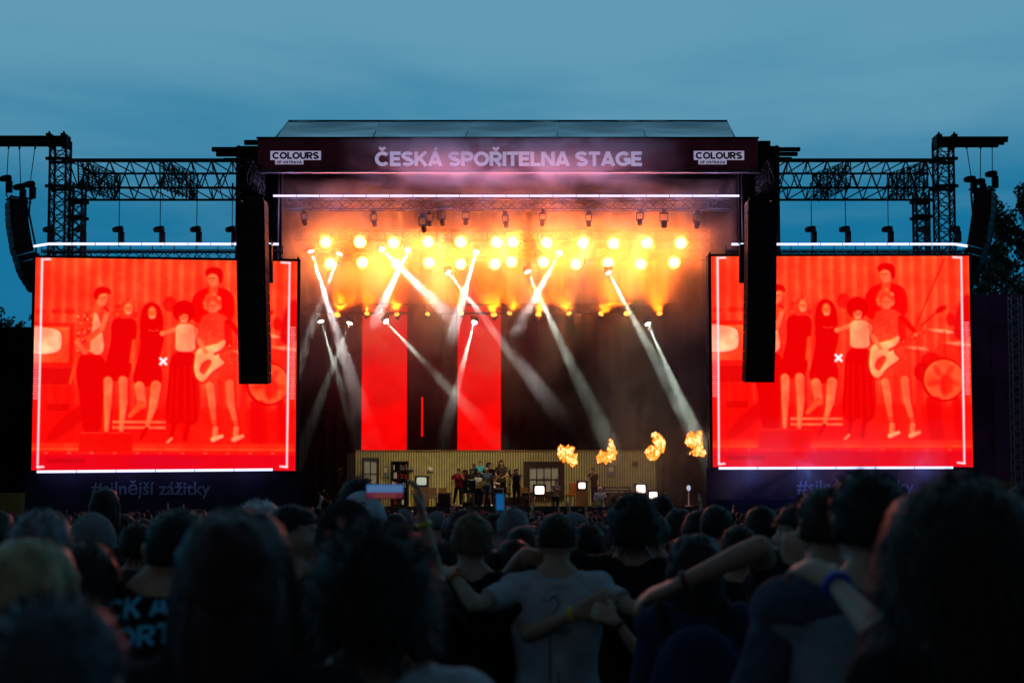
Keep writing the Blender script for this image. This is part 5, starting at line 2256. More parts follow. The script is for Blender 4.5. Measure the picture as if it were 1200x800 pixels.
# man looking left
o18, I18 = hero(941, 589, 5.6, 'person with dark hair looking to the left, one pale hand raised to the shoulder',
    dict(look=(1.15, .05, 0), armL=arm((-.19, -.30, 1.29), (-.105, -.27, 1.535), n=(.2, 1, 0), d=(.15, .05, 1), curl=.75, t=-1)),
    TEE('black', 'denim'), ('short', 'black'), eyes=True)
# big man on the right
o19, I19 = hero(1018, 549, 3.4, 'tallest person, in a blue grey tee, a hand with blue wristband on the back',
    dict(girth=1.12, armL=arm((-.315, -.04, 1.15), (-.30, .07, .90)), armR=None, look=(.05, .08, 0), sw=.185),
    [('shirt', 'blue', 'tee', .016), ('sleeve', 'marl', 'sleeves', .021), ('trousers', 'black', 'trousers', .008), ('shoes', 'shoe', 'shoes', .006)], ('crop', 'black'), quality=1.6)
# curly blur at the far right
o20, I20 = hero(1132, 596, 2.5, 'person with a mass of dark curly hair filling the lower right corner',
    dict(fem=True, armL=arm((-.06, .31, 1.50), (-.105, .555, 1.605), n=(.2, .3, -1), d=(-.5, .6, .35), curl=.6, t=-1), look=(.1, 0, 0), girth=1.1),
    [('jacket', 'black', 'sleeve34', .014), ('trousers', 'black', 'trousers', .008), ('shoes', 'shoe', 'shoes', .006)], ('curly', 'brown'), bands=(('L', 'blue', .012),), quality=3.0)
# bowl head, middle left
o11, I11 = hero(434, 625, 2.62, 'person with a big round head of dark hair and a pale collar',
    dict(look=(.35, .12, .05), girth=1.05), [('shirt', 'pale', 'tee', .016), ('trousers', 'black', 'trousers', .008), ('shoes', 'shoe', 'shoes', .006)], ('bowl', 'black'), quality=2.0)
# long auburn hair
o6, I6 = hero(274, 600, 2.45, 'person with very dark auburn long hair covering the back, large at the lower left',
    dict(fem=True, girth=1.15, look=(0, .05, 0)), LONG('black', 'black'), ('long', 'auburn'), quality=2.5)
# blurred one in the lower left corner
o1, I1 = hero(58, 690, 1.62, 'large blurred person in dark grey filling the lower left corner',
    dict(girth=1.15, look=(0, .1, 0)), LONG('grey', 'black'), ('crop', 'ash'), quality=1.5)
o2, I2 = hero(30, 634, 2.75, 'person with pale blond shoulder-length hair at the left edge',
    dict(fem=True, look=(-.1, .05, 0)), LONG('navy', 'black'), ('long', 'fair'), quality=1.8)
o3, I3 = hero(46, 597, 4.5, 'person with short grey hair at the left edge behind the blond one',
    dict(girth=1.05), TEE('navy'), ('short', 'grey'))
o4, I4 = hero(98, 636, 3.7, 'person with short brown hair between the blond one and the lettered shirt',
    dict(look=(.1, .05, 0)), TEE('black'), ('short', 'brown'))
o5, I5 = hero(182, 568, 3.75, 'tall person in a black tee printed with blue block lettering on the back',
    dict(girth=1.06, look=(-.15, .05, 0), lean=(.03, .0, 0), head=(.03, 0, -.05)), TEE('black'), ('fade', 'black'))
o7, I7 = hero(302, 586, 6.3, 'person with bright white hair left of the one in profile', dict(look=(-.3, .05, 0)), TEE('navy'), ('short', 'white'))
o8, I8 = hero(342, 588, 5.2, 'person seen in profile facing right, short dark hair receding', dict(look=(-1.45, .12, 0), girth=1.05), TEE('black'), ('fade', 'black'), eyes=True)
o9, I9 = hero(405, 587, 4.5, 'person in a black cap turned away, right of the one in profile', dict(look=(.1, .05, 0)), TEE('black'), ('crop', 'black'))
o9b, I9b = hero(424, 578, 6.0, 'person in a pale grey cap, mostly hidden behind the black cap', dict(look=(-.3, .05, 0)), TEE('grey'), ('crop', 'brown'))
o10, I10 = hero(462, 612, 5.3, 'person holding up a phone with the right hand to film the stage, yellow wristband',
    dict(armR=arm((.155, .20, 1.53), (.095, .16, 1.785), n=(-1, 0, .1), d=(-.05, .05, 1), curl=.5, t=1), look=(.05, -.05, 0)),
    TEE('black'), ('short', 'brown'), bands=(('R', 'yellow', .03),))
ofr, Ifr = hero(1201, 566, 8.5, 'person with short dark hair in a red top at the far right edge', dict(look=(.3, 0, 0)), TEE('red'), ('crop', 'black'))
hb = [(868, 615, 6.6, 'person with short dark hair, right of the long-haired one', 'black', 'short', 'black', False),
      (840, 590, 7.4, 'person with a close dark haircut, head above the long-haired one', 'navy', 'crop', 'black', False),
      (601, 594, 8.2, 'person with greying hair beside a raised glowing blue phone', 'grey', 'short', 'grey', False),
      (613, 617, 7.0, 'person with a long dark ponytail just left of the pale tee', 'black', 'long', 'black', True),
      (690, 612, 7.2, 'person with dark hair just right of the pale tee', 'black', 'short', 'black', False),
      (421, 563, 8.6, 'person with full dark hair, head right at the lower edge of the striped set', 'black', 'bowl', 'black', False),
      (893, 592, 7.8, 'person with dark hair just left of the one looking left', 'black', 'short', 'black', True),
      (776, 580, 12.5, 'person in a red top sitting on shoulders before the right end of the set', 'red', 'short', 'black', True),
      (122, 573, 10.5, 'person in black riding on shoulders before the left banner', 'black', 'long', 'black', True),
      (160, 612, 6.8, 'person with dark hair between the grey haired one and the lettered shirt', 'black', 'short', 'brown', False),
      (520, 632, 7.2, 'person with brown hair left of the black tee', 'purple', 'short', 'brown', True)]
for (u, vt, D, lab, c, st_, hc_, fem) in hb:
    hero(u, vt, D, lab, dict(fem=fem, look=(R.uniform(-.3, .3), .05, 0)), TEE(c), (st_, hc_), voxel=.012, ratio=.4, quality=.8)

# things people wear or hold ------------------------------------------------
def head_frame(o, I):
    s = o.scale[0]
    Rz = Matrix.Rotation(o.rotation_euler.z, 3, 'Z')
    return o.location + Rz @ (I['hc'] * s), Rz @ I['Mh'], s


def cap(o, I, colr, back=False):
    hc, Mh, s = I['hc'], I['Mh'], 1
    b = MB()

    def f(d):
        return 1.0
    vs, fs = [], []
    n, m = 24, 8
    for i in range(m + 1):
        th = math.pi * .53 * i / m
        for k in range(n):
            q = 2 * math.pi * k / n
            d = V(math.sin(th) * math.cos(q), math.sin(th) * math.sin(q), math.cos(th))
            vs.append(hc + Mh @ V(d.x * .099, d.y * .117, d.z * .135 + .004))
    for i in range(m):
        for k in range(n):
            k2 = (k + 1) % n
            fs.append((i * n + k, (i + 1) * n + k, (i + 1) * n + k2, i * n + k2))
    b.add(vs, fs, 0, True)
    c = put('cap', b.mesh('cap', CLO[colr]), o)
    sg = -1 if back else 1
    br = MB()
    pts = [hc + Mh @ V(.085 * math.sin(a), sg * (.105 + .075 * math.cos(a)), .01 - .012 * math.cos(a)) for a in np.linspace(-1.45, 1.45, 11)]
    br.prism(pts, Mh @ V(0, 0, .006))
    put('visor', br.mesh('visor', CLO[colr]), c)


cap(o9, I9, 'black')
cap(o9b, I9b, 'pale', True)


def world_pt(o, p):
    s = o.scale[0]
    return o.location + Matrix.Rotation(o.rotation_euler.z, 3, 'Z') @ (Vector(p) * s)


# lettering printed on a back: projected onto the shirt
def back_print(o, rows, m, name='print'):
    sh = [c for c in o.children if c.name.split('.')[0] in ('shirt', 'jacket')][0]
    me = sh.data
    bvh = BVHTree.FromPolygons([v.co for v in me.vertices], [tuple(p.vertices) for p in me.polygons])
    b = MB()
    for (txt, w, h, cx, z, tilt) in rows:
        lm = block_text(txt, w, h)
        bm = bmesh.new()
        bm.from_mesh(lm)
        bmesh.ops.subdivide_edges(bm, edges=[e_ for e_ in bm.edges if e_.calc_length() > .03], cuts=2, use_grid_fill=True)
        bm.verts.index_update()
        vs = []
        for v in bm.verts:
            x, zz = v.co.x + cx, v.co.z + z + (v.co.x) * tilt
            hit = bvh.ray_cast(V(x, -1, zz), V(0, 1, 0))
            y = hit[0].y if hit[0] else 0
            vs.append((x, y - .0035 + v.co.y * .05, zz))
        b.add(vs, [tuple(v.index for v in f.verts) for f in bm.faces])
        bm.free()
    put(name, b.mesh(name, m), sh)


M['print_blue'] = mat('blue_print', (0.10, 0.60, 0.92), .7)
M['print_dark'] = mat('dark_print', (0.05, 0.055, 0.06), .7)
rows = []
for i, (t, z) in enumerate((('RICK AND', 1.445), ('MORTY', 1.375), ('RICK AND', 1.268), ('MORTY', 1.20), ('RICK AND', 1.09), ('MORTY', 1.02))):
    rows.append((t, .31 if i % 2 == 0 else .25, .050, -.0, z + .02, .12))
back_print(o5, rows, M['print_blue'], 'print')


def stroke_print(o, polys, r, m):
    sh = [c for c in o.children if c.name.split('.')[0] in ('shirt', 'jacket')][0]
    bvh = BVHTree.FromPolygons([v.co for v in sh.data.vertices], [tuple(p.vertices) for p in sh.data.polygons])
    b = MB()
    for pl in polys:
        pts = []
        for k in range(len(pl) - 1):
            for t in np.linspace(0, 1, 7)[:-1]:
                x, z = pl[k][0] + (pl[k + 1][0] - pl[k][0]) * t, pl[k][1] + (pl[k + 1][1] - pl[k][1]) * t
                hit = bvh.ray_cast(V(x, -1, z), V(0, 1, 0))
                if hit[0]:
                    pts.append(V(x, hit[0].y - .002, z))
        if len(pts) > 1:
            b.tube(pts, r, 4, sm=True)
    put('print', b.mesh('print', m), sh)


stroke_print(o13, [[(-.04, 1.40), (-.01, 1.42), (.01, 1.39), (-.015, 1.35), (-.03, 1.31), (-.01, 1.28)], [(-.06, 1.405), (-.045, 1.40)],
                   [(-.07, 1.27), (-.02, 1.285), (.02, 1.27), (.06, 1.285)], [(-.03, 1.25), (-.03, 1.0), (-.02, .97)], [(.0, 1.12), (.01, 1.02), (.03, .99)],
                   [(-.09, .99), (-.06, .985), (-.05, .95)], [(-.09, .96), (-.06, .955)], [(.03, 1.0), (.06, .99), (.05, .96)]], .0024, M['print_dark'])

# the filming phone
M['phone_pic'] = glow('phone_picture', (1, 1, 1), 1.0, 'picture')


def phone(name, c, w, h, yaw, label, cols):
    t = thing('phone', c, label, 'phone')
    put('case', MB().box((-w / 2, 0, -h / 2), (w / 2, .009, h / 2), bevel=.002).mesh('case', M['black']), t)
    n, m = 12, 8
    vs = [(-w * .47 + w * .94 * i / n, -.0012, -h * .45 + h * .9 * j / m) for j in range(m + 1) for i in range(n + 1)]
    fs = [(j * (n + 1) + i, j * (n + 1) + i + 1, (j + 1) * (n + 1) + i + 1, (j + 1) * (n + 1) + i) for j in range(m) for i in range(n)]
    b = MB()
    b.add(vs, fs)
    me = b.mesh('display', M['phone_pic'])
    ca = me.color_attributes.new('picture', 'FLOAT_COLOR', 'POINT')
    for k, v in enumerate(vs):
        ca.data[k].color = (*cols(v[0] / w + .5, v[2] / h + .5), 1)
    put('display', me, t)
    t.rotation_euler = (rad(-6), 0, yaw)
    return t


def film(x, y):
    if y > .42:
        return (.06, .14, .30)
    if .2 < x < .8 and y < .35:
        return (.14, .03, .03)
    return (.10, .015, .03)


w10 = world_pt(o10, I10['S']['R'][2])
phone('phone', at(451, 575.5, w10.y + .03), .150, .058, 0, 'phone held sideways filming the stage, its screen showing blue sky and red stage', film)
phone('phone', at(586, 588, 7.8), .046, .10, 0, 'small phone with a glowing blue screen held up among the crowd near the stage', lambda x, y: (.006, .08, .22))
# navy backpack on the long haired person
bk = thing('backpack', (o15.location.x - .02, 5.0 - .18, .98), 'navy backpack on the back of the long-haired person', 'backpack')
b = MB()
b.ell((0, -.02, .17), (.165, .085, .23), 20, 14, f=lambda d: 1 + .06 * noise.noise(d * 3))
put('bag', b.mesh('bag', CLO['navy']), bk)
b = MB()
b.ell((0, -.085, .09), (.11, .04, .10), 16, 10)
put('pocket', b.mesh('pocket', CLO['navy']), bk)
for s in (-1, 1):
    put('strap', MB().tube([(s * .09, .05, .34), (s * .115, .10, .44), (s * .12, .17, .47)], .018, 6).mesh('strap', CLO['black']), bk)
# ------------------------------------------------------------------ the rest of the crowd
protos = []
specs = [('short', 'black', False, 'tee'), ('long', 'brown', True, 'tee'), ('crop', 'brown', False, 'tee'), ('long', 'black', True, 'long'), ('bowl', 'black', False, 'tee'), ('short', 'sand', False, 'long'), ('curly', 'brown', True, 'tee'), ('bun', 'fair', True, 'tee'), ('crop', 'black', False, 'tee')]
for i, (hs, hcol, fem, kind) in enumerate(specs):
    pose = dict(fem=fem, look=(R.uniform(-.4, .4), R.uniform(0, .15), 0), girth=R.uniform(.95, 1.12))
    if i == 2:
        pose['armR'] = arm((.22, .10, 1.42), (.17, .18, 1.68), d=(0, .1, 1), n=(-1, 0, 0), curl=.2)
    if i == 5:
        pose['armL'] = arm((-.26, .06, 1.55), (-.20, .10, 1.83), d=(.1, .05, 1), n=(1, 0, 0), curl=.15)
        pose['armR'] = arm((.26, .06, 1.55), (.19, .12, 1.82), d=(-.1, .05, 1), n=(-1, 0, 0), curl=.15)
    o, I = person(pose, 'x', V(0, 0, -50), 1.752, [('shirt', 'black', kind, .014), ('trousers', 'denim', 'trousers', .008)], (hs, hcol), voxel=.022, ratio=.5, seed=40 + i, quality=.35)
    if i == 8:
        cap(o, I, 'grey')
    protos.append(o)
pal = ['black'] * 9 + ['navy', 'grey', 'denim', 'olive', 'purple', 'white', 'brown', 'red', 'blue', 'cyan', 'pale']
hpal = ['black', 'black', 'brown', 'brown', 'auburn', 'sand', 'fair', 'grey']
NM = dict(black='dark', navy='navy', grey='grey', denim='denim blue', olive='olive', purple='purple', white='white', brown='brown', red='red', blue='blue', cyan='cyan', pale='pale blue')
hero_xy = [(o.location.x, o.location.y) for o, _ in HE]
cand = []
D = 6.4
while D < 34:
    half = .385 * D
    x = -half
    while x < half:
        px, py = x + R.uniform(-.16, .16), D + R.uniform(-.22, .22)
        if all((px - a) ** 2 + (py - b_) ** 2 > .40 ** 2 for a, b_ in hero_xy) and R.random() < .9:
            cand.append((px, py))
        x += R.uniform(.62, .85) if D < 20 else R.uniform(.8, 1.1)
    D += .78 if D < 16 else 1.15
cand.sort(key=lambda c: c[1])
far = cand[262:]
cand = cand[:262]
crowd = []
for k, (px, py) in enumerate(cand):
    i = R.choice([0, 0, 1, 1, 2, 3, 3, 4, 4, 6, 7, 0, 8, 5] if py > 12 else [0, 1, 3, 4, 0, 8, 7, 6])
    if px / py > .155 and i in (2, 5):
        i = 0
    h = min(1.82, max(1.54, R.gauss(1.70 if not specs[i][2] else 1.64, .085)))
    if py < 12:
        h = min(h, 1.74)
    if py > 20:
        h = min(h, 1.70)
    o = copy_tree(protos[i])
    o.location = (px, py, dip(py))
    s = h / 1.752
    o.scale = (s * R.uniform(.93, 1.07), s * R.uniform(.93, 1.07), s)
    o.rotation_euler = (R.gauss(0, .04), R.gauss(0, .07), R.gauss(0, .4))
    c = R.choice(pal)
    hcn = specs[i][1] if R.random() < .5 else R.choice(hpal)
    for ch in o.children:
        nm = ch.name.split('.')[0]
        if nm in ('shirt', 'hair') and ch.material_slots:
            ch.material_slots[0].link = 'OBJECT'
            ch.material_slots[0].material = CLO[c] if nm == 'shirt' else HAIR[hcn]
    hl = dict(black='black', brown='brown', auburn='auburn', sand='fawn', fair='blond', grey='grey')[hcn]
    act = {2: ', arm raised', 5: ', both arms up', 8: ', grey cap'}.get(i, '')
    hsn = {'short': 'short', 'long': 'long', 'crop': 'cropped', 'bowl': 'full', 'curly': 'curly', 'bun': 'tied-up'}[specs[i][0]]
    u = 600 + px / py * FPX
    zone = ('under left screen' if u < 345 else 'before left wing' if u < 420 else 'before bookcase' if u < 500 else 'before the band' if u < 605 else
            'before wide window' if u < 690 else 'before the flames' if u < 835 else 'under right screen')
    rw = 'nearest' if py < 10 else 'middle' if py < 16 else 'farther' if py < 22 else 'far'
    o['label'] = 'person in %s top, %s %s hair%s, %s rows %s' % (NM[c].split()[0], hsn, hl, act, rw, zone)
    if i == 8:
        o['label'] = 'person in %s top and grey cap, %s rows %s' % (NM[c].split()[0], rw, zone)
    crowd.append((px / py, o))
    o['group'] = 'people in the packed crowd'
same = {}
for x, o in sorted(crowd, key=lambda c: c[0]):
    same.setdefault(o['label'], []).append(o)
for lb, os_ in same.items():
    if len(os_) > 1:
        for i, o in enumerate(os_):
            o['label'] = lb + ', ' + ordl(i, len(os_)).replace('from the', 'from')
for o in protos:
    for ch in list(o.children_recursive):
        bpy.data.objects.remove(ch)
    bpy.data.objects.remove(o)

# the far crowd up to the barrier: one mass
fc = MB()
D = 33.0
pts = [(x, y) for x, y in far]
while D < 62:
    x = -.40 * D
    while x < .40 * D:
        pts.append((x + R.uniform(-.2, .2), D + R.uniform(-.4, .4)))
        x += R.uniform(.7, 1.2)
    D += 1.5
for (x, y) in pts:
    h = min(1.76, R.gauss(1.66, .06))
    mi = R.choice([0, 0, 0, 1, 2, 3])
    hm = R.choice([4, 4, 4, 5])
    fc.lathe([(.10, .02), (.17, .85), (.16, 1.05), (.20, h - .33), (.15, h - .27), (.06, h - .22), (.055, h - .19)], (x, y, dip(y)), (0, 0, 1), 7, mi)
    g0 = dip(y)
    fc.ell((x, y, h - .115 + g0), (.085, .10, .125), 8, 6, hm)
    h += g0
    if R.random() < .012:
        s = R.choice((-1, 1))
        fc.tube([(x + s * .19, y, h - .32), (x + s * .26, y + .1, h - .1), (x + s * .2, y + .12, h + .2)], [.05, .04, .035], 5, 6)
        fc.ell((x + s * .2, y + .12, h + .27), (.04, .03, .08), 6, 5, 6)
tag(fc.build('crowd', [CLO['black'], CLO['navy'], CLO['grey'], CLO['white'], HAIR['black'], HAIR['brown'], SKIN[0]]), kind='stuff')
# ================================================================== the set on the stage
M['cream'] = mat('cream_board', (0.40, 0.35, 0.155), .7, 0, .12, 2.5)
M['brownb'] = mat('brown_board', (0.17, 0.13, 0.05), .7, 0, .2, 2.5)
M['wood_dk'] = mat('dark_wood', (0.024, 0.010, 0.008), .5, 0, .3, 6, aniso=(1, 1, 6))
M['wood'] = mat('brown_wood', (0.17, 0.085, 0.035), .5, 0, .3, 6, aniso=(1, 1, 6))
M['pane'] = mat('milky_pane', (0.42, 0.45, 0.42), .3, 0, .15, 1.5)
M['tv_grey'] = glow('tv_grey', (0.42, 0.46, 0.36), 1.0)
M['tv_on'] = glow('tv_lit', (1.0, 0.74, 0.66), 2.2)
M['brass'] = mat('brass', (0.55, 0.38, 0.12), .3, .9)
M['yellow'] = mat('guitar_yellow', (0.62, 0.42, 0.03), .3)
M['drumred'] = mat('drum_shell', (0.18, 0.05, 0.03), .3)
M['skinhead'] = mat('drum_head', (0.7, 0.66, 0.58), .5)
M['plant'] = mat('set_plant', (0.035, 0.06, 0.02), .6, 0, .4, 12)
M['orangecloth'] = mat('orange_upholstery', (0.45, 0.13, 0.02), .8, 0, .15, 12)
M['globe'] = glow('globe', (0.55, 0.66, 0.9), .8)
DSW = 76.0


def W(u, v, D=DSW):
    return at(u, v, D)


sw_ = thing('set_wall', (W(592, 590).x, DSW, DECK), 'long low stage wall of yellow and brown upright stripes behind the band', 'wall')
zt2, x0, x1 = hgt(528.5, DSW), xat(417, 560, DSW), xat(769, 560, DSW)
wb = MB()
nb = 236
for i in range(nb):
    a, b = x0 + (x1 - x0) * i / nb, x0 + (x1 - x0) * (i + 1) / nb
    d = .035 if i % 2 == 0 else .0
    wb.box((a, DSW - d, DECK + .02), (b, DSW + .04, zt2 - .01 * (i % 2)), i % 2)
tag(wb.build('stripe_boards', [M['cream'], M['brownb']], sw_), kind='stuff')
MB().box((x0 - .02, DSW - .06, zt2 + .003), (x1 + .02, DSW + .08, zt2 + .07)).build('top_rail', M['wood'], sw_)
MB().box((x0 - .48, DSW - .01, DECK + .02), (x0 - .02, DSW + .2, zt2 - .1)).build('side_panel', M['wood_dk'], sw_)
MB().box((x1 + .02, DSW - .01, DECK + .02), (x1 + .30, DSW + .2, zt2 - .1)).build('side_panel', M['wood_dk'], sw_)


def window(u0, u1, v0, v1, nx, ny, lab, fw, fu0=None):
    D = DSW - .09
    a, b = W(u0, v0, D), W(u1, v1, D)
    t = thing('window', ((a.x + b.x) / 2, D, b.z), lab, 'window')
    f = MB()
    f.box((a.x, D - .06, b.z), (a.x + fw, D + .05, a.z))
    f.box((b.x - fw, D - .06, b.z), (b.x, D + .05, a.z))
    f.box((a.x + fw, D - .06, a.z - fw), (b.x - fw, D + .05, a.z))
    f.box((a.x + fw, D - .06, b.z), (b.x - fw, D + .05, b.z + fw))
    f.build('frame', M['wood_dk'], t)
    X0, X1, Z0, Z1 = a.x + fw, b.x - fw, b.z + fw, a.z - fw
    for i in range(nx):
        for j in range(ny):
            MB().box((X0 + (X1 - X0) * i / nx + .03, D, Z0 + (Z1 - Z0) * j / ny + .03), (X0 + (X1 - X0) * (i + 1) / nx - .03, D + .02, Z0 + (Z1 - Z0) * (j + 1) / ny - .03)).build('pane', M['pane'], t)
    for i in range(1, nx):
        x = X0 + (X1 - X0) * i / nx
        MB().box((x - .03, D - .03, Z0), (x + .03, D + .03, Z1)).build('glazing_bar', M['wood_dk'], t)
    for j in range(1, ny):
        z = Z0 + (Z1 - Z0) * j / ny
        MB().box((X0, D - .025, z - .025), (X1, D + .035, z + .025)).build('glazing_bar', M['wood_dk'], t)
    return t


window(424, 444, 536, 590, 2, 3, 'narrow window with a dark frame near the left end of the striped wall', .13)
window(614, 661, 540.5, 583, 4, 2, 'wide dark framed window in the striped wall, right of the band', .30)
# bookcase
D = DSW - .42
a, b = W(458, 540, D), W(478, 592, D)
bc = thing('bookcase', ((a.x + b.x) / 2, D, DECK), 'black bookcase with pale books and boxes against the striped wall', 'bookcase')
MB().box((a.x, D + .36, DECK + .01), (b.x, D + .38, a.z)).build('back_panel', M['black'], bc)
for x in (a.x, (a.x + b.x) / 2 - .02, b.x - .05):
    MB().box((x, D, DECK + .01), (x + .05, D + .36, a.z)).build('side_panel', M['black'], bc)
sh_n = 5
for k in range(sh_n + 1):
    z = DECK + .05 + (a.z - DECK - .1) * k / sh_n
    s = MB().box((a.x, D + .003, z), (b.x, D + .355, z + .04)).build('shelf', M['black'], bc)
    if k < sh_n:
        for half in (0, 1):
            xx = (a.x + .07) if half == 0 else (a.x + b.x) / 2 + .06
            lim = ((a.x + b.x) / 2 - .05) if half == 0 else b.x - .07
            while xx < lim - .06:
                w = R.uniform(.03, .09)
                hh = R.uniform(.2, .34)
                if R.random() < .7:
                    MB().box((xx, D + .06, z + .045), (xx + w, D + .28, z + .045 + hh)).build('book', CLO[R.choice(['white', 'cream', 'grey', 'red', 'brown', 'pale'])], s)
                xx += w + R.uniform(.01, .06)
# wall pictures and clock
D = DSW - .05
for (u0, u1, v0, v1, lab) in ((710.5, 722, 545, 557, 'square picture with a pale centre hanging right on the striped wall'), (449, 455, 546, 558, 'small pale picture on the wall between window and bookcase')):
    a, b = W(u0, v0, D), W(u1, v1, D)
    t = thing('wall_picture', ((a.x + b.x) / 2, D, b.z), lab, 'picture')
    MB().box((a.x, D - .04, b.z), (b.x, D + .01, a.z)).build('frame', CLO['grey'], t)
    dx, dz = (b.x - a.x) * .25, (a.z - b.z) * .3
    MB().box((a.x + dx, D - .05, b.z + dz * 1.3), (b.x - dx, D - .041, a.z - dz * .5)).build('print', CLO['cream'], t)
c = W(744, 543, D)
t = thing('wall_clock', c, 'round wall clock high on the right part of the striped wall', 'clock')
MB().lathe([(.13, 0), (.16, .01), (.16, .05), (.13, .06)], c, (0, -1, 0), 20).build('rim', M['wood_dk'], t)
MB().lathe([(.01, .02), (.128, .021), (.128, .03)], c, (0, -1, 0), 20).build('dial', CLO['cream'], t)


def tv(u, v, w, h, m, lab, D, stand_):
    """old box television; (u, v) centre of its picture; stand_: legs or cabinet"""
    p = at(u, v, D)
    pw, ph = w / FPX * D, h / FPX * D
    t = thing('television', (p.x, D, DECK + .01), lab, 'television', 'old televisions on the stage')
    b_ = .10
    MB().box((p.x - pw / 2 - b_, D, p.z - ph / 2 - b_), (p.x + pw / 2 + b_, D + .42, p.z + ph / 2 + b_), bevel=.03).build('case', M['wood_dk'], t)
    n = 10
    vs, fs = [], []
    for j in range(n + 1):
        for i in range(n + 1):
            s_, q_ = i / n * 2 - 1, j / n * 2 - 1
            k = .93 + .07 * (1 - abs(q_) ** 3)
            k2 = .93 + .07 * (1 - abs(s_) ** 3)
            vs.append((p.x + s_ * pw / 2 * k, D - .012 - .03 * (1 - s_ * s_) * (1 - q_ * q_), p.z + q_ * ph / 2 * k2))
    for j in range(n):
        for i in range(n):
            fs.append((j * (n + 1) + i, j * (n + 1) + i + 1, (j + 1) * (n + 1) + i + 1, (j + 1) * (n + 1) + i))
    q = MB()
    q.add(vs, fs, 0, True)
    q.build('screen', m, t)
    zl = p.z - ph / 2 - b_
    if zl > DECK + .15:
        if stand_ == 'legs':
            for s_ in (-1, 1):
                for y in (.05, .37):
                    MB().tube([(p.x + s_ * (pw / 2), D + y, zl), (p.x + s_ * (pw / 2 + .06), D + y, DECK + .01)], .03, 6).build('leg', M['brass'], t)
        else:
            MB().box((p.x - pw / 2 - .14, D - .02, DECK + .01), (p.x + pw / 2 + .14, D + .44, zl - .006)).build('cabinet', M['wood'], t)
    ant = MB()
    for s_ in (-1, 1):
        ant.tube([(p.x, D + .2, p.z + ph / 2 + b_), (p.x + s_ * .2, D + .2, p.z + ph / 2 + b_ + .35)], .009, 4)
    ant.build('antenna', M['trim'], t)
    return t


tv(494, 563.5, 11.5, 9, M['tv_grey'], 'old television with a dull grey picture on a wooden cabinet left of the band', 73.2, 'cab')
tv(632.3, 574, 11, 9.5, M['tv_on'], 'glowing old television on brass legs before the wide window', 71.5, 'legs')
tv(682, 568.7, 8, 7.2, M['tv_on'], 'small glowing television on a dark cabinet left of the piano', 73, 'cab')
tv(751, 572.5, 10.5, 9.5, M['tv_on'], 'glowing television right of the piano, the higher of the two there', 73, 'cab')
tv(765.5, 580, 9.5, 8, M['tv_on'], 'low glowing television at the right end of the set', 71.5, 'legs')
# upright piano
D = 73.4
a, b = at(706, 571, D), at(740, 593, D)
t = thing('upright_piano', ((a.x + b.x) / 2, D, DECK), 'dark upright piano at the right part of the striped wall', 'piano')
MB().box((a.x, D + .2, DECK + .01), (b.x, D + .75, a.z), bevel=.02).build('case', M['wood_dk'], t)
MB().box((a.x - .03, D + .17, a.z + .003), (b.x + .03, D + .78, a.z + .045)).build('lid', M['wood_dk'], t)
kb = MB().box((a.x + .05, D - .1, DECK + .68), (b.x - .05, D + .19, DECK + .74)).build('key_bed', M['wood_dk'], t)
MB().box((a.x + .1, D - .08, DECK + .743), (b.x - .1, D + .1, DECK + .765)).build('keys', CLO['white'], kb)
MB().box((a.x + .15, D + .17, a.z - .10), (b.x - .15, D + .197, a.z - .055)).build('music_rail', CLO['cream'], t)
for x in (a.x + .08, b.x - .14):
    MB().box((x, D - .08, DECK + .01), (x + .06, D + .0, DECK + .678)).build('leg', M['wood_dk'], t)


def chair(u, D, lab, m, yaw=0, sc=1.0):
    p = at(u, 590, D)
    t = thing('chair', (p.x, D, DECK + .01), lab, 'chair', 'chairs on the set')
    for sx in (-.2, .2):
        for sy in (-.2, .2):
            put('leg', MB().tube([(sx, sy, 0), (sx * .9, sy * .9, .42)], .022, 6).mesh('leg', M['wood_dk']), t)
    put('seat', MB().box((-.24, -.24, .42), (.24, .24, .50), bevel=.02).mesh('seat', m), t)
    put('backrest', MB().box((-.23, .18, .52), (.23, .25, .98), bevel=.02).mesh('backrest', m), t)
    t.rotation_euler.z = yaw
    t.scale = (sc,) * 3
    return t


chair(508, 73.6, 'dim wooden chair right of the grey television', M['wood'], .4)
chair(517, 74.2, 'dim wooden chair beside the dark chest left of the band', M['wood'], -.3)
chair(670.5, 73.3, 'orange upholstered chair left of the small television', M['orangecloth'], -.5, 1.25)
chair(616, 73.2, 'dim chair at the left foot of the wide window', M['wood'], .5)


def simple_box(name, u0, u1, v0, D, d, m, lab, cat):
    a, b = at(u0, v0, D), at(u1, v0, D)
    t = thing(name, ((a.x + b.x) / 2, D, DECK + .01), lab, cat)
    MB().box((a.x, D, DECK + .01), (b.x, D + d, a.z), bevel=.02).build('case', m, t)
    for k in range(2):
        zc = DECK + (a.z - DECK) * (.28 + .44 * k)
        MB().box((a.x + .05, D - .012, zc - (a.z - DECK) * .18), (b.x - .05, D - .002, zc + (a.z - DECK) * .18)).build('front_panel', M['grille'], t)
    return t


simple_box('equipment_case', 513, 528, 577, 72.5, .5, M['wood_dk'], 'dark low chest on the stage left of the band', 'case')
simple_box('amplifier', 578, 590, 571, 72.4, .4, CLO['grey'], 'pale grey amplifier box right of the bass player', 'amplifier')
simple_box('equipment_case', 611, 621, 576, 73, .5, M['wood'], 'low wooden cabinet left of the television on brass legs', 'cabinet')
simple_box('floor_monitor', 543, 554, 588, 69.2, .4, M['pa'], 'black floor monitor speaker before the women in black', 'monitor speaker')
simple_box('floor_monitor', 512, 527, 588.5, 69.2, .4, M['pa'], 'black floor monitor speaker left of the singer in red', 'monitor speaker')


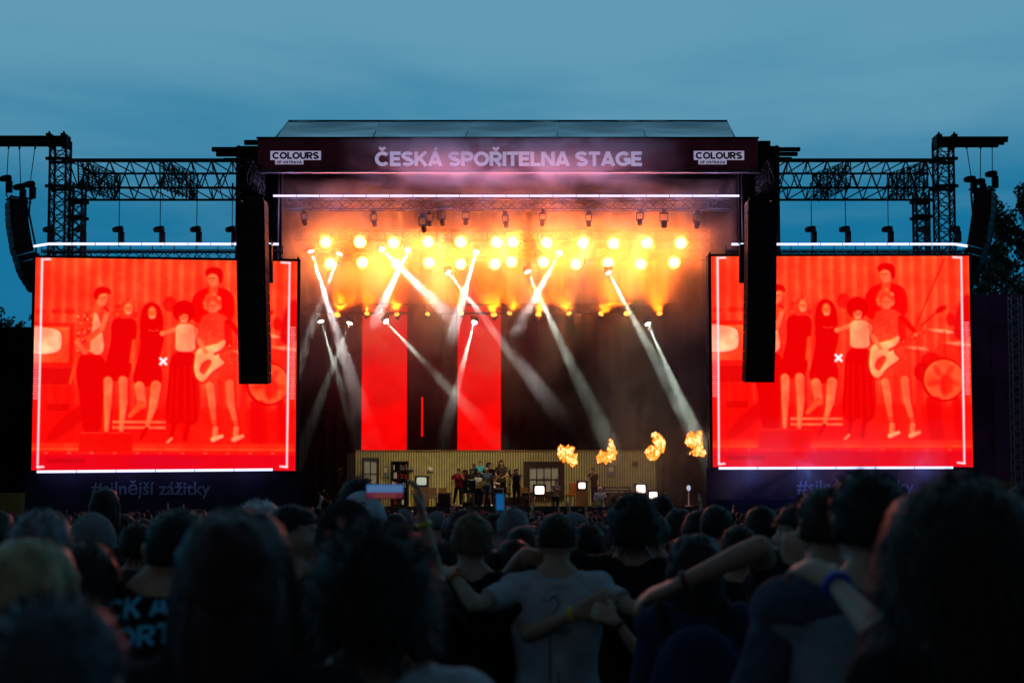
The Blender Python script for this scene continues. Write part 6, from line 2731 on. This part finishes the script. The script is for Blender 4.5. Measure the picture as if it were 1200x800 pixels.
def lampstand(u, D, v, lab, m):
    p = at(u, v, D)
    t = thing('floor_lamp', (p.x, D, DECK + .01), lab, 'lamp')
    MB().lathe([(.14, 0), (.14, .03), (.02, .05), (.018, p.z - DECK)], (p.x, D, DECK + .01), n=12).build('stand', M['brass'], t)
    MB().lathe([(.19, 0), (.11, .30), (.10, .31)], (p.x, D, p.z - .05), n=14).build('lamp_shade', m, t)


lampstand(504.5, 74.2, 553, 'brass floor lamp right of the grey television', CLO['cream'])
lampstand(480.5, 74.6, 552, 'dim floor lamp between bookcase and grey television', CLO['grey'])
p = at(807, 571.5, 70)
t = thing('globe_lamp', (p.x, 70, DECK + .01), 'pale globe on a thin stand at the right end of the stage', 'lamp')
MB().lathe([(.2, 0), (.2, .03), (.03, .06), (.025, p.z - DECK - .1)], (p.x, 70, DECK + .01), n=10).build('stand', CLO['pale'], t)
MB().ell(p, (.10, .10, .14), 14, 10).build('globe', M['globe'], t)
# round dark studio lamp at the left wing
p = at(368, 583.5, 69.5)
t = thing('studio_lamp', (p.x, 69.5, DECK + .01), 'dark round lamp on a stand in the left wing of the stage', 'stage lamp')
MB().lathe([(.1, .25), (.34, .2), (.34, 0), (.28, -.02)], p, (.2, 1, 0), 18).build('housing', M['black'], t)
MB().tube([(p.x, 69.5, DECK + .01), (p.x, 69.5, p.z + .5)], .04, 6).build('stand', M['black'], t)
MB().box((p.x - .1, 69.4, p.z + .42), (p.x + .16, 69.6, p.z + .75), bevel=.03).build('head', M['black'], t)
# potted plants
for u, D, v, lab in ((597, 74.5, 552, 'tall dark potted plant right of the keyboard player'), (399, 73, 548, 'dark potted plant in the left wing of the stage'), (385, 73.6, 560, 'smaller dark potted plant in the left wing of the stage')):
    p = at(u, v, D)
    t = thing('potted_plant', (p.x, D, DECK + .01), lab, 'plant')
    MB().lathe([(.14, 0), (.2, .32), (.19, .33)], (p.x, D, DECK + .01), n=12).build('pot', M['wood'], t)
    lf = MB()
    for k in range(70):
        q = R.uniform(0, 6.28)
        r = R.uniform(.1, .42)
        zz = DECK + .3 + (p.z - DECK - .3) * R.random() ** .8
        c = V(p.x, D, zz)
        d = V(math.cos(q), math.sin(q), R.uniform(-.2, .8)).normalized()
        e_ = c + d * r
        s_ = d.cross(V(0, 0, 1)).normalized() * .05
        lf.add([c, c + d * r * .5 + s_, e_, c + d * r * .5 - s_], [(0, 1, 2, 3)])
    lf.tube([(p.x, D, DECK + .3), (p.x, D, p.z)], .025, 5)
    tag(lf.build('foliage', M['plant'], t), kind='stuff')
# riser with drums
RZ = DECK + .5
rs_ = thing('riser', (xat(577, 580, 73.6), 73.6, DECK), 'low black platform behind the singers carrying the drums', 'platform')
for i in range(3):
    xa_ = xat(549, 580, 73.6) + i * 1.0
    MB().box((xa_, 72.7, DECK + .01), (xa_ + .985, 75.3, RZ), bevel=.01).build('platform_section', M['wood_dk'], rs_)
dk = thing('drum_kit', (xat(579, 570, 73.6), 73.6, RZ), 'drum kit on the platform behind the bass player', 'drum kit')
x_ = dk.location.x


def drum(nm, c, r, d, ax):
    o = MB().lathe([(r, 0), (r, d)], c, ax, 18).build(nm, M['drumred'], dk)
    MB().lathe([(.01, -.002), (r * .97, -.003), (r * .97, -.012)], c, ax, 18).build('drum_head', M['skinhead'], o)


drum('bass_drum', (x_, 73.3, RZ + .30), .28, .4, (0, 1, 0))
drum('tom', (x_ - .2, 73.3, RZ + .72), .15, .2, (0, .5, -1))
drum('tom', (x_ + .2, 73.3, RZ + .72), .15, .2, (0, .5, -1))
drum('floor_tom', (x_ + .5, 73.6, RZ + .55), .2, .35, (0, .1, -1))
drum('snare', (x_ - .45, 73.7, RZ + .6), .17, .14, (0, .1, -1))
for dx, z in ((-.6, 1.05), (.55, 1.15), (.1, 1.25)):
    o = MB().lathe([(.02, .03), (.2, .0), (.2, -.006)], (x_ + dx, 73.6, RZ + z), (.1, -.2, 1), 18).build('cymbal', M['brass'], dk)
    MB().tube([(x_ + dx, 73.6, RZ), (x_ + dx, 73.6, RZ + z)], .015, 5).build('cymbal_stand', M['trim'], o)
for u, D, v, lab in ((529, 69.6, 560, 'straight microphone stand left of the singer in red'), (689, 72, 566, 'microphone stand before the dark leaning musician'), (608, 71, 565, 'microphone stand before the horn player')):
    p = at(u, v, D)
    t = thing('microphone_stand', (p.x, D, DECK + .01), lab, 'microphone stand')
    MB().lathe([(.14, 0), (.13, .02), (.02, .03), (.012, .05), (.012, p.z - DECK)], (p.x, D, DECK + .01), n=10).build('stand', M['black'], t)
    MB().lathe([(.012, 0), (.018, .12), (.028, .16), (.02, .2)], (p.x, D, p.z), (0, .6, .5), n=10).build('microphone', M['grille'], t)

# ------------------------------------------------------------------ performers (face the crowd)
PF = []


def performer(u, vt, D, label, pose, dress, hair, floor=None, yaw=0.0, **kw):
    z0 = DECK + .01 if floor is None else floor
    p = at(u, vt, D)
    o, I = person(pose, label, V(p.x, D, z0), p.z - z0, dress, hair, seed=80 + len(PF), voxel=.016, ratio=.5, quality=.5, eyes=True, yaw=math.pi + yaw, group='people on the stage', **kw)
    PF.append((o, I))
    return o, I


BLK = lambda k='dress': [('dress', 'black', k, .014), ('shoes', 'shoe', 'shoes', .006)]
# local +x is the person's right as seen from behind, so it shows on the LEFT of the picture here
a1, i1 = performer(537.5, 549, 70.4, 'singer in a red jacket over white, dark trousers, hand with a microphone at the mouth',
    dict(armL=arm((-.24, .08, 1.22), (-.07, .20, 1.50), n=(1, 0, .3), curl=1.0), armR=arm((.33, .0, 1.24), (.22, .08, 1.02)), legs=dict(L=(-.10, .02, .49), R=(.16, .05, .50), Ra=(.24, -.04, .085)), look=(-.3, .05, 0)),
    [('vest', 'white', 'tank', .010), ('jacket', 'red', 'sleeve34', .016), ('trousers', 'black', 'trousers', .008), ('shoes', 'shoe_w', 'shoes', .006)], ('short', 'black'))
a2, i2 = performer(545.5, 551, 70.6, 'person in a short black dress with curly hair, right of the singer in red', dict(fem=True, hem=.66, armL=arm((-.2, -.03, 1.2), (-.33, -.06, 1.28)), look=(-.3, .05, .1)), BLK(), ('curly', 'auburn'))
a3, i3 = performer(553, 549.5, 70.6, 'person in a short black dress with long black hair, bare legs', dict(fem=True, hem=.66, look=(.1, .05, 0), armL=arm((-.25, .04, 1.25), (-.40, .0, 1.33)), legs=dict(R=(.12, .04, .49), Ra=(.17, -.06, .085))), BLK(), ('long', 'black'))
a4, i4 = performer(560.7, 553.5, 70.4, 'person in a white crop top and long black skirt, arm round the neighbour', dict(fem=True, armR=arm((.28, .05, 1.36), (.46, .04, 1.38), n=(0, 0, -1)), look=(0, .05, 0)),
    [('top', 'white', 'crop', .010), ('skirt', 'black', 'trousers', .03), ('shoes', 'shoe', 'shoes', .006)], ('curly', 'black'))
a5, i5 = performer(570.5, 548, 70.4, 'fair haired bass player in blue shirt and shorts with a yellow guitar', dict(armR=arm((.30, -.06, 1.20), (.13, .17, 1.08), n=(-1, 0, 0), curl=.6), armL=arm((-.30, .02, 1.22), (-.36, .22, 1.26), n=(0, -.4, 1), curl=.9), legs=dict(L=(-.14, .04, .49), La=(-.20, -.04, .085), R=(.13, .04, .49), Ra=(.17, -.02, .085)), look=(-.2, .1, 0)),
    [('shirt', 'denim', 'tee', .014), ('shorts', 'denim', 'shorts', .02), ('shoes', 'shoe_w', 'shoes', .006)], ('short', 'fair'))
performer(555.5, 543.5, 73.2, 'person with reddish dark hair standing behind the women in black', dict(fem=True), TEE('black', 'black'), ('short', 'auburn'), floor=RZ + .01)
performer(562.5, 540, 73.9, 'person in a pale blue shirt behind the one in the white top', dict(), TEE('cyan', 'black'), ('crop', 'brown'), floor=RZ + .01)
performer(573, 542, 72.3, 'tall person with bushy dark hair behind the bass player', dict(look=(.6, .1, 0), armR=arm((.28, .1, 1.3), (.2, .25, 1.25))), TEE('black', 'black'), ('bowl', 'black'))
performer(587.5, 539, 73.4, 'keyboard player in dark clothes at the right end of the platform', dict(fem=True, armL=arm((-.23, .12, 1.2), (-.1, .32, 1.12)), armR=arm((.23, .12, 1.2), (.12, .32, 1.12))), TEE('brown', 'black'), ('long', 'auburn'), floor=DECK + .02)
ah, ih = performer(605, 549, 71.6, 'dark horn player holding a brass trumpet up, left of the wide window', dict(armL=arm((-.22, .2, 1.32), (-.06, .38, 1.56), n=(1, 0, 0), curl=.9), armR=arm((.22, .2, 1.32), (.07, .36, 1.56), n=(-1, 0, 0), curl=.9), look=(.7, -.1, 0)), TEE('black', 'black'), ('short', 'black'))
performer(651, 563, 71.8, 'dim musician in grey bending before the wide window', dict(lean=(-.05, .12, 0), armR=arm((.24, .1, 1.25), (.1, .3, 1.2)), armL=arm((-.24, .1, 1.25), (-.12, .3, 1.3)), look=(.3, .2, 0)), TEE('grey', 'black'), ('crop', 'brown'), floor=DECK - .35)
performer(697, 548.5, 72.6, 'dark clothed musician leaning left at a microphone between two televisions', dict(lean=(.10, .10, 0), armR=arm((.3, .15, 1.28), (.22, .34, 1.36)), look=(-.5, .1, 0)), TEE('brown', 'black'), ('short', 'auburn'))
ag, ig = performer(702.5, 570.5, 68.45, 'person in a pale shirt with a small yellow guitar at the front of the stage', dict(armR=arm((.27, -.03, 1.2), (.1, .18, 1.08), n=(-1, 0, 0), curl=.6), armL=arm((-.27, .05, 1.22), (-.32, .22, 1.24), n=(0, -.4, 1), curl=.8)), [('shirt', 'pale', 'tee', .014), ('trousers', 'denim', 'trousers', .01), ('shoes', 'shoe_w', 'shoes', .006)], ('short', 'white'), floor=.72)
# barrier step the front guitarist stands on
stp = MB().box((ag.location.x - .6, 67.75, .02), (ag.location.x + .6, 68.0, .71))
stp.box((ag.location.x - .6, 67.752, .02), (ag.location.x + .6, 68.09, .70))
stp.top('step', M['wood_dk'], 'dark step before the stage under the front guitarist', 'step')
ag.location.y = 67.92


def guitar(o, I, lab, ln):
    s = o.scale[0]
    hr, hl = I['S']['R'][2], I['S']['L'][2]
    c = Vector(hr) + V(.03, .05, -.02)
    d = (Vector(hl) + V(0, .06, .05) - c).normalized()
    t = thing('bass_guitar', (0, 0, 0), lab, 'guitar')
    t.location = world_pt(o, c)
    t.scale = (s, s, s)
    t.rotation_euler.z = o.rotation_euler.z
    y = V(0, 1, 0)
    up = y.cross(d).normalized()
    ol = [(.20, .0), (.24, .10), (.14, .12), (.06, .09), (-.04, .12), (-.16, .15), (-.25, .08), (-.26, -.06), (-.18, -.15), (-.05, -.12), (.06, -.09), (.17, -.14), (.21, -.08)]
    poly = [d * (a * 1.05) + up * b for a, b in ol]
    put('guitar_body', MB().prism(poly, V(0, .045, 0)).mesh('guitar_body', M['yellow']), t)
    put('pickguard', MB().prism([d * a + up * b + V(0, .046, 0) for a, b in ((.12, .02), (.05, .06), (-.1, .05), (-.1, -.05), (.05, -.06))], V(0, .006, 0)).mesh('pickguard', CLO['white']), t)
    nk = MB()
    nk.prism([d * .15 + up * .025, d * ln + up * .02, d * ln - up * .02, d * .15 - up * .025], V(0, .055, 0))
    put('neck', nk.mesh('neck', M['wood']), t)
    put('headstock', MB().prism([d * ln + up * .02, d * (ln + .16) + up * .05, d * (ln + .18) - up * .02, d * ln - up * .03], V(0, .03, 0)).mesh('headstock', M['yellow']), t)


guitar(a5, i5, 'yellow electric bass guitar held by the fair haired player in blue', .78)
guitar(ag, ig, 'small yellow guitar held by the person at the stage front', .6)
s = ah.scale[0]
tp = thing('trumpet', world_pt(ah, ih['S']['L'][2]), 'brass trumpet held up by the dark horn player', 'trumpet')
d0 = Matrix.Rotation(ah.rotation_euler.z, 3, 'Z') @ V(.25, .9, .35).normalized()
put('tubing', MB().tube([-d0 * .12, d0 * .40], .016, 6).tube([d0 * .0 + V(0, 0, -.07), d0 * .25 + V(0, 0, -.07)], .014, 6).tube([d0 * .0 + V(0, 0, 0), d0 * .0 + V(0, 0, -.07)], .014, 6).mesh('tubing', M['brass']), tp)
put('bell', MB().lathe([(.016, 0), (.025, .08), (.065, .14), (.062, .145)], d0 * .40, d0, 14).mesh('bell', M['brass']), tp)
mic = thing('microphone', world_pt(a1, Vector(i1['S']['L'][2]) + V(.02, .03, .07)), 'black hand microphone at the mouth of the singer in red', 'microphone')
put('handle', MB().tube([(.0, 0, -.12), (-.02, 0, .03)], .014, 6).mesh('handle', M['black']), mic)
put('grille', MB().ell((-.023, 0, .05), (.028, .028, .032), 10, 8).mesh('grille', M['grille']), mic)

# ------------------------------------------------------------------ flames
def flame_mat():
    m = bpy.data.materials.new('flame')
    m.use_nodes = True
    t = m.node_tree
    t.nodes.clear()
    o = t.nodes.new('ShaderNodeOutputMaterial')
    em = t.nodes.new('ShaderNodeEmission')
    co = t.nodes.new('ShaderNodeTexCoord')
    n = t.nodes.new('ShaderNodeTexNoise')
    n.inputs['Scale'].default_value = 2.4
    n.inputs['Detail'].default_value = 2
    n.inputs['Distortion'].default_value = 1.2
    t.links.new(co.outputs['Object'], n.inputs['Vector'])
    lw = t.nodes.new('ShaderNodeLayerWeight')
    lw.inputs[0].default_value = .35
    ma = t.nodes.new('ShaderNodeMath')
    ma.operation = 'MULTIPLY_ADD'
    ma.inputs[1].default_value = -.42
    t.links.new(lw.outputs['Facing'], ma.inputs[0])
    t.links.new(n.outputs['Fac'], ma.inputs[2])
    r = t.nodes.new('ShaderNodeValToRGB')
    e = r.color_ramp.elements
    e[0].position, e[0].color = .12, (.70, .07, .003, 1)
    e[1].position, e[1].color = .52, (1.0, .66, .26, 1)
    q = e.new(.38)
    q.color = (1.0, .24, .012, 1)
    t.links.new(ma.outputs[0], r.inputs[0])
    t.links.new(r.outputs[0], em.inputs[0])
    em.inputs[1].default_value = 1.9
    # ragged thin edges let the background through
    tr = t.nodes.new('ShaderNodeBsdfTransparent')
    mxs = t.nodes.new('ShaderNodeMixShader')
    al = t.nodes.new('ShaderNodeMapRange')
    al.inputs['From Min'].default_value = .04
    al.inputs['From Max'].default_value = .34
    t.links.new(ma.outputs[0], al.inputs['Value'])
    t.links.new(al.outputs[0], mxs.inputs[0])
    t.links.new(tr.outputs[0], mxs.inputs[1])
    t.links.new(em.outputs[0], mxs.inputs[2])
    t.links.new(mxs.outputs[0], o.inputs[0])
    return m


M['flame'] = flame_mat()


def flame(path, label, seed):
    """path: [(u, v, radius px)] of the puff's backbone"""
    D = 69.2
    rr = random.Random(seed)
    b = MB()
    P = [(at(u, v, D), r / FPX * D) for u, v, r in path]
    for _ in range(80):
        i = rr.randrange(len(P) - 1)
        t = rr.random()
        c = P[i][0].lerp(P[i + 1][0], t)
        r = P[i][1] + (P[i + 1][1] - P[i][1]) * t
        d = V(rr.gauss(0, 1), rr.gauss(0, .8), rr.gauss(0, 1)).normalized()
        c = c + d * r * rr.uniform(.2, .95)
        s = rr.uniform(.12, .50) ** 1.0 * r
        b.ell(c, (s, s, s * rr.uniform(1.0, 2.8)), 10, 7, M=Matrix.Rotation(rr.uniform(-.7, .7), 3, 'Y'), f=lambda q: 1 + .5 * noise.noise(q * 2.2 + V(seed, _ * 1.3, 0)))
    o = b.top('flame', M['flame'], label, 'flame', 'bursts of fire over the stage')
    ld = bpy.data.lights.new('fire_light', 'POINT')
    ld.energy = 40
    ld.color = (1, .45, .1)
    ld.shadow_soft_size = .5
    lo = bpy.data.objects.new('light', ld)
    COL.objects.link(lo)
    lo.parent = o
    lo.location = (0, -.9, (P[0][0] - o.location).z)


flame([(658, 529, 6), (664, 532, 8), (670, 537, 6.5), (674, 541, 3)], 'leftmost burst of fire, above the orange chair', 3)
flame([(701, 541, 5), (709, 537, 8.5), (716, 532, 7), (718, 524, 4.5), (715, 515, 2)], 'burst of fire second from the left with a tall pointed tip', 5)
flame([(757, 532, 4), (766, 530, 7), (773, 524, 7), (771, 514, 6), (765, 509, 3)], 'burst of fire third from the left, curling upwards', 8)
flame([(806, 517, 6), (813, 513, 8), (818, 521, 7), (822, 530, 5), (806, 531, 2)], 'rightmost burst of fire, close to the right screen', 12)

# ------------------------------------------------------------------ trees
M['leaf'] = mat('leaf', (0.075, 0.095, 0.075), .38, 0, .35, .6, spec=.6)
M['bark'] = mat('bark', (0.05, 0.035, 0.025), .9, 0, .3, 3, .5, 12)


def tree(u, vt, D, lab, w, n, seed, conifer=False):
    rr = random.Random(seed)
    p = at(u, vt, D)
    H = p.z
    t = thing('tree', (p.x, D, 0), lab, 'tree')
    tr = MB()
    tr.tube([(p.x, D, -.1), (p.x + .2, D, H * .35), (p.x, D + .1, H * .7), (p.x, D, H * .96)], [.03 * H * .6, .02 * H * .6, .011 * H * .6, .02], 9)
    tips = []
    for k in range(26 if not conifer else 34):
        z = H * (rr.uniform(.25, .92) if not conifer else rr.uniform(.15, .97))
        q = rr.uniform(0, 6.28)
        f = (1 - (z / H)) if conifer else math.sin(math.pi * min(1, max(.05, (z / H - .12) / .9))) ** .7
        L_ = w * f * rr.uniform(.6, 1.05)
        a = V(p.x, D, z - (0 if conifer else L_ * .35))
        e_ = V(p.x + math.cos(q) * L_, D + math.sin(q) * L_, z + (-.15 * L_ if conifer else L_ * .30))
        m = a.lerp(e_, .5) + V(0, 0, .08 * L_)
        tr.tube([a, m, e_], [.006 * H, .004 * H, .01], 5)
        tips += [(a.lerp(e_, s_), L_ * .38 * (1.15 - s_ * .5)) for s_ in (.45, .75, 1.0)]
    tips.append((V(p.x, D, H * .95), w * .15))
    tr.build('trunk', M['bark'], t)
    lf = MB()
    vs, fs = [], []
    for i in range(n):
        c, r = rr.choice(tips)
        d = V(rr.gauss(0, 1), rr.gauss(0, 1), rr.gauss(0, 1)).normalized() * r * rr.random() ** .35
        q = c + d
        s_ = rr.uniform(.09, .20)
        n1 = V(rr.gauss(0, 1), rr.gauss(0, 1), rr.gauss(0, 1)).normalized()
        a = n1.orthogonal().normalized() * s_
        b = n1.cross(a).normalized() * s_ * .6
        k = len(vs)
        vs += [q - a, q + b, q + a, q - b]
        fs.append((k, k + 1, k + 2, k + 3))
    lf.add(vs, fs)
    tag(lf.build('crown', M['leaf'], t), kind='stuff')


tree(1200, 204, 96, 'big leafy tree behind the curved speaker array at the right edge', 4.6, 15000, 4)
tree(1152, 262, 100, 'lower dense tree just right of the right screen behind the dark wall', 3.6, 9000, 9)
for i, (u, v, lab) in enumerate(((2, 352, 'pointed tree at the left edge beyond the dark wall'), (14, 362, 'lower tree right of the pointed one at the left edge'), (27, 368, 'small tree just left of the left screen'), (38, 359, 'tree top touching the edge of the left screen'))):
    tree(u, v, 135, lab, 2.6, 2600, 20 + i, conifer=(i in (0, 3)))
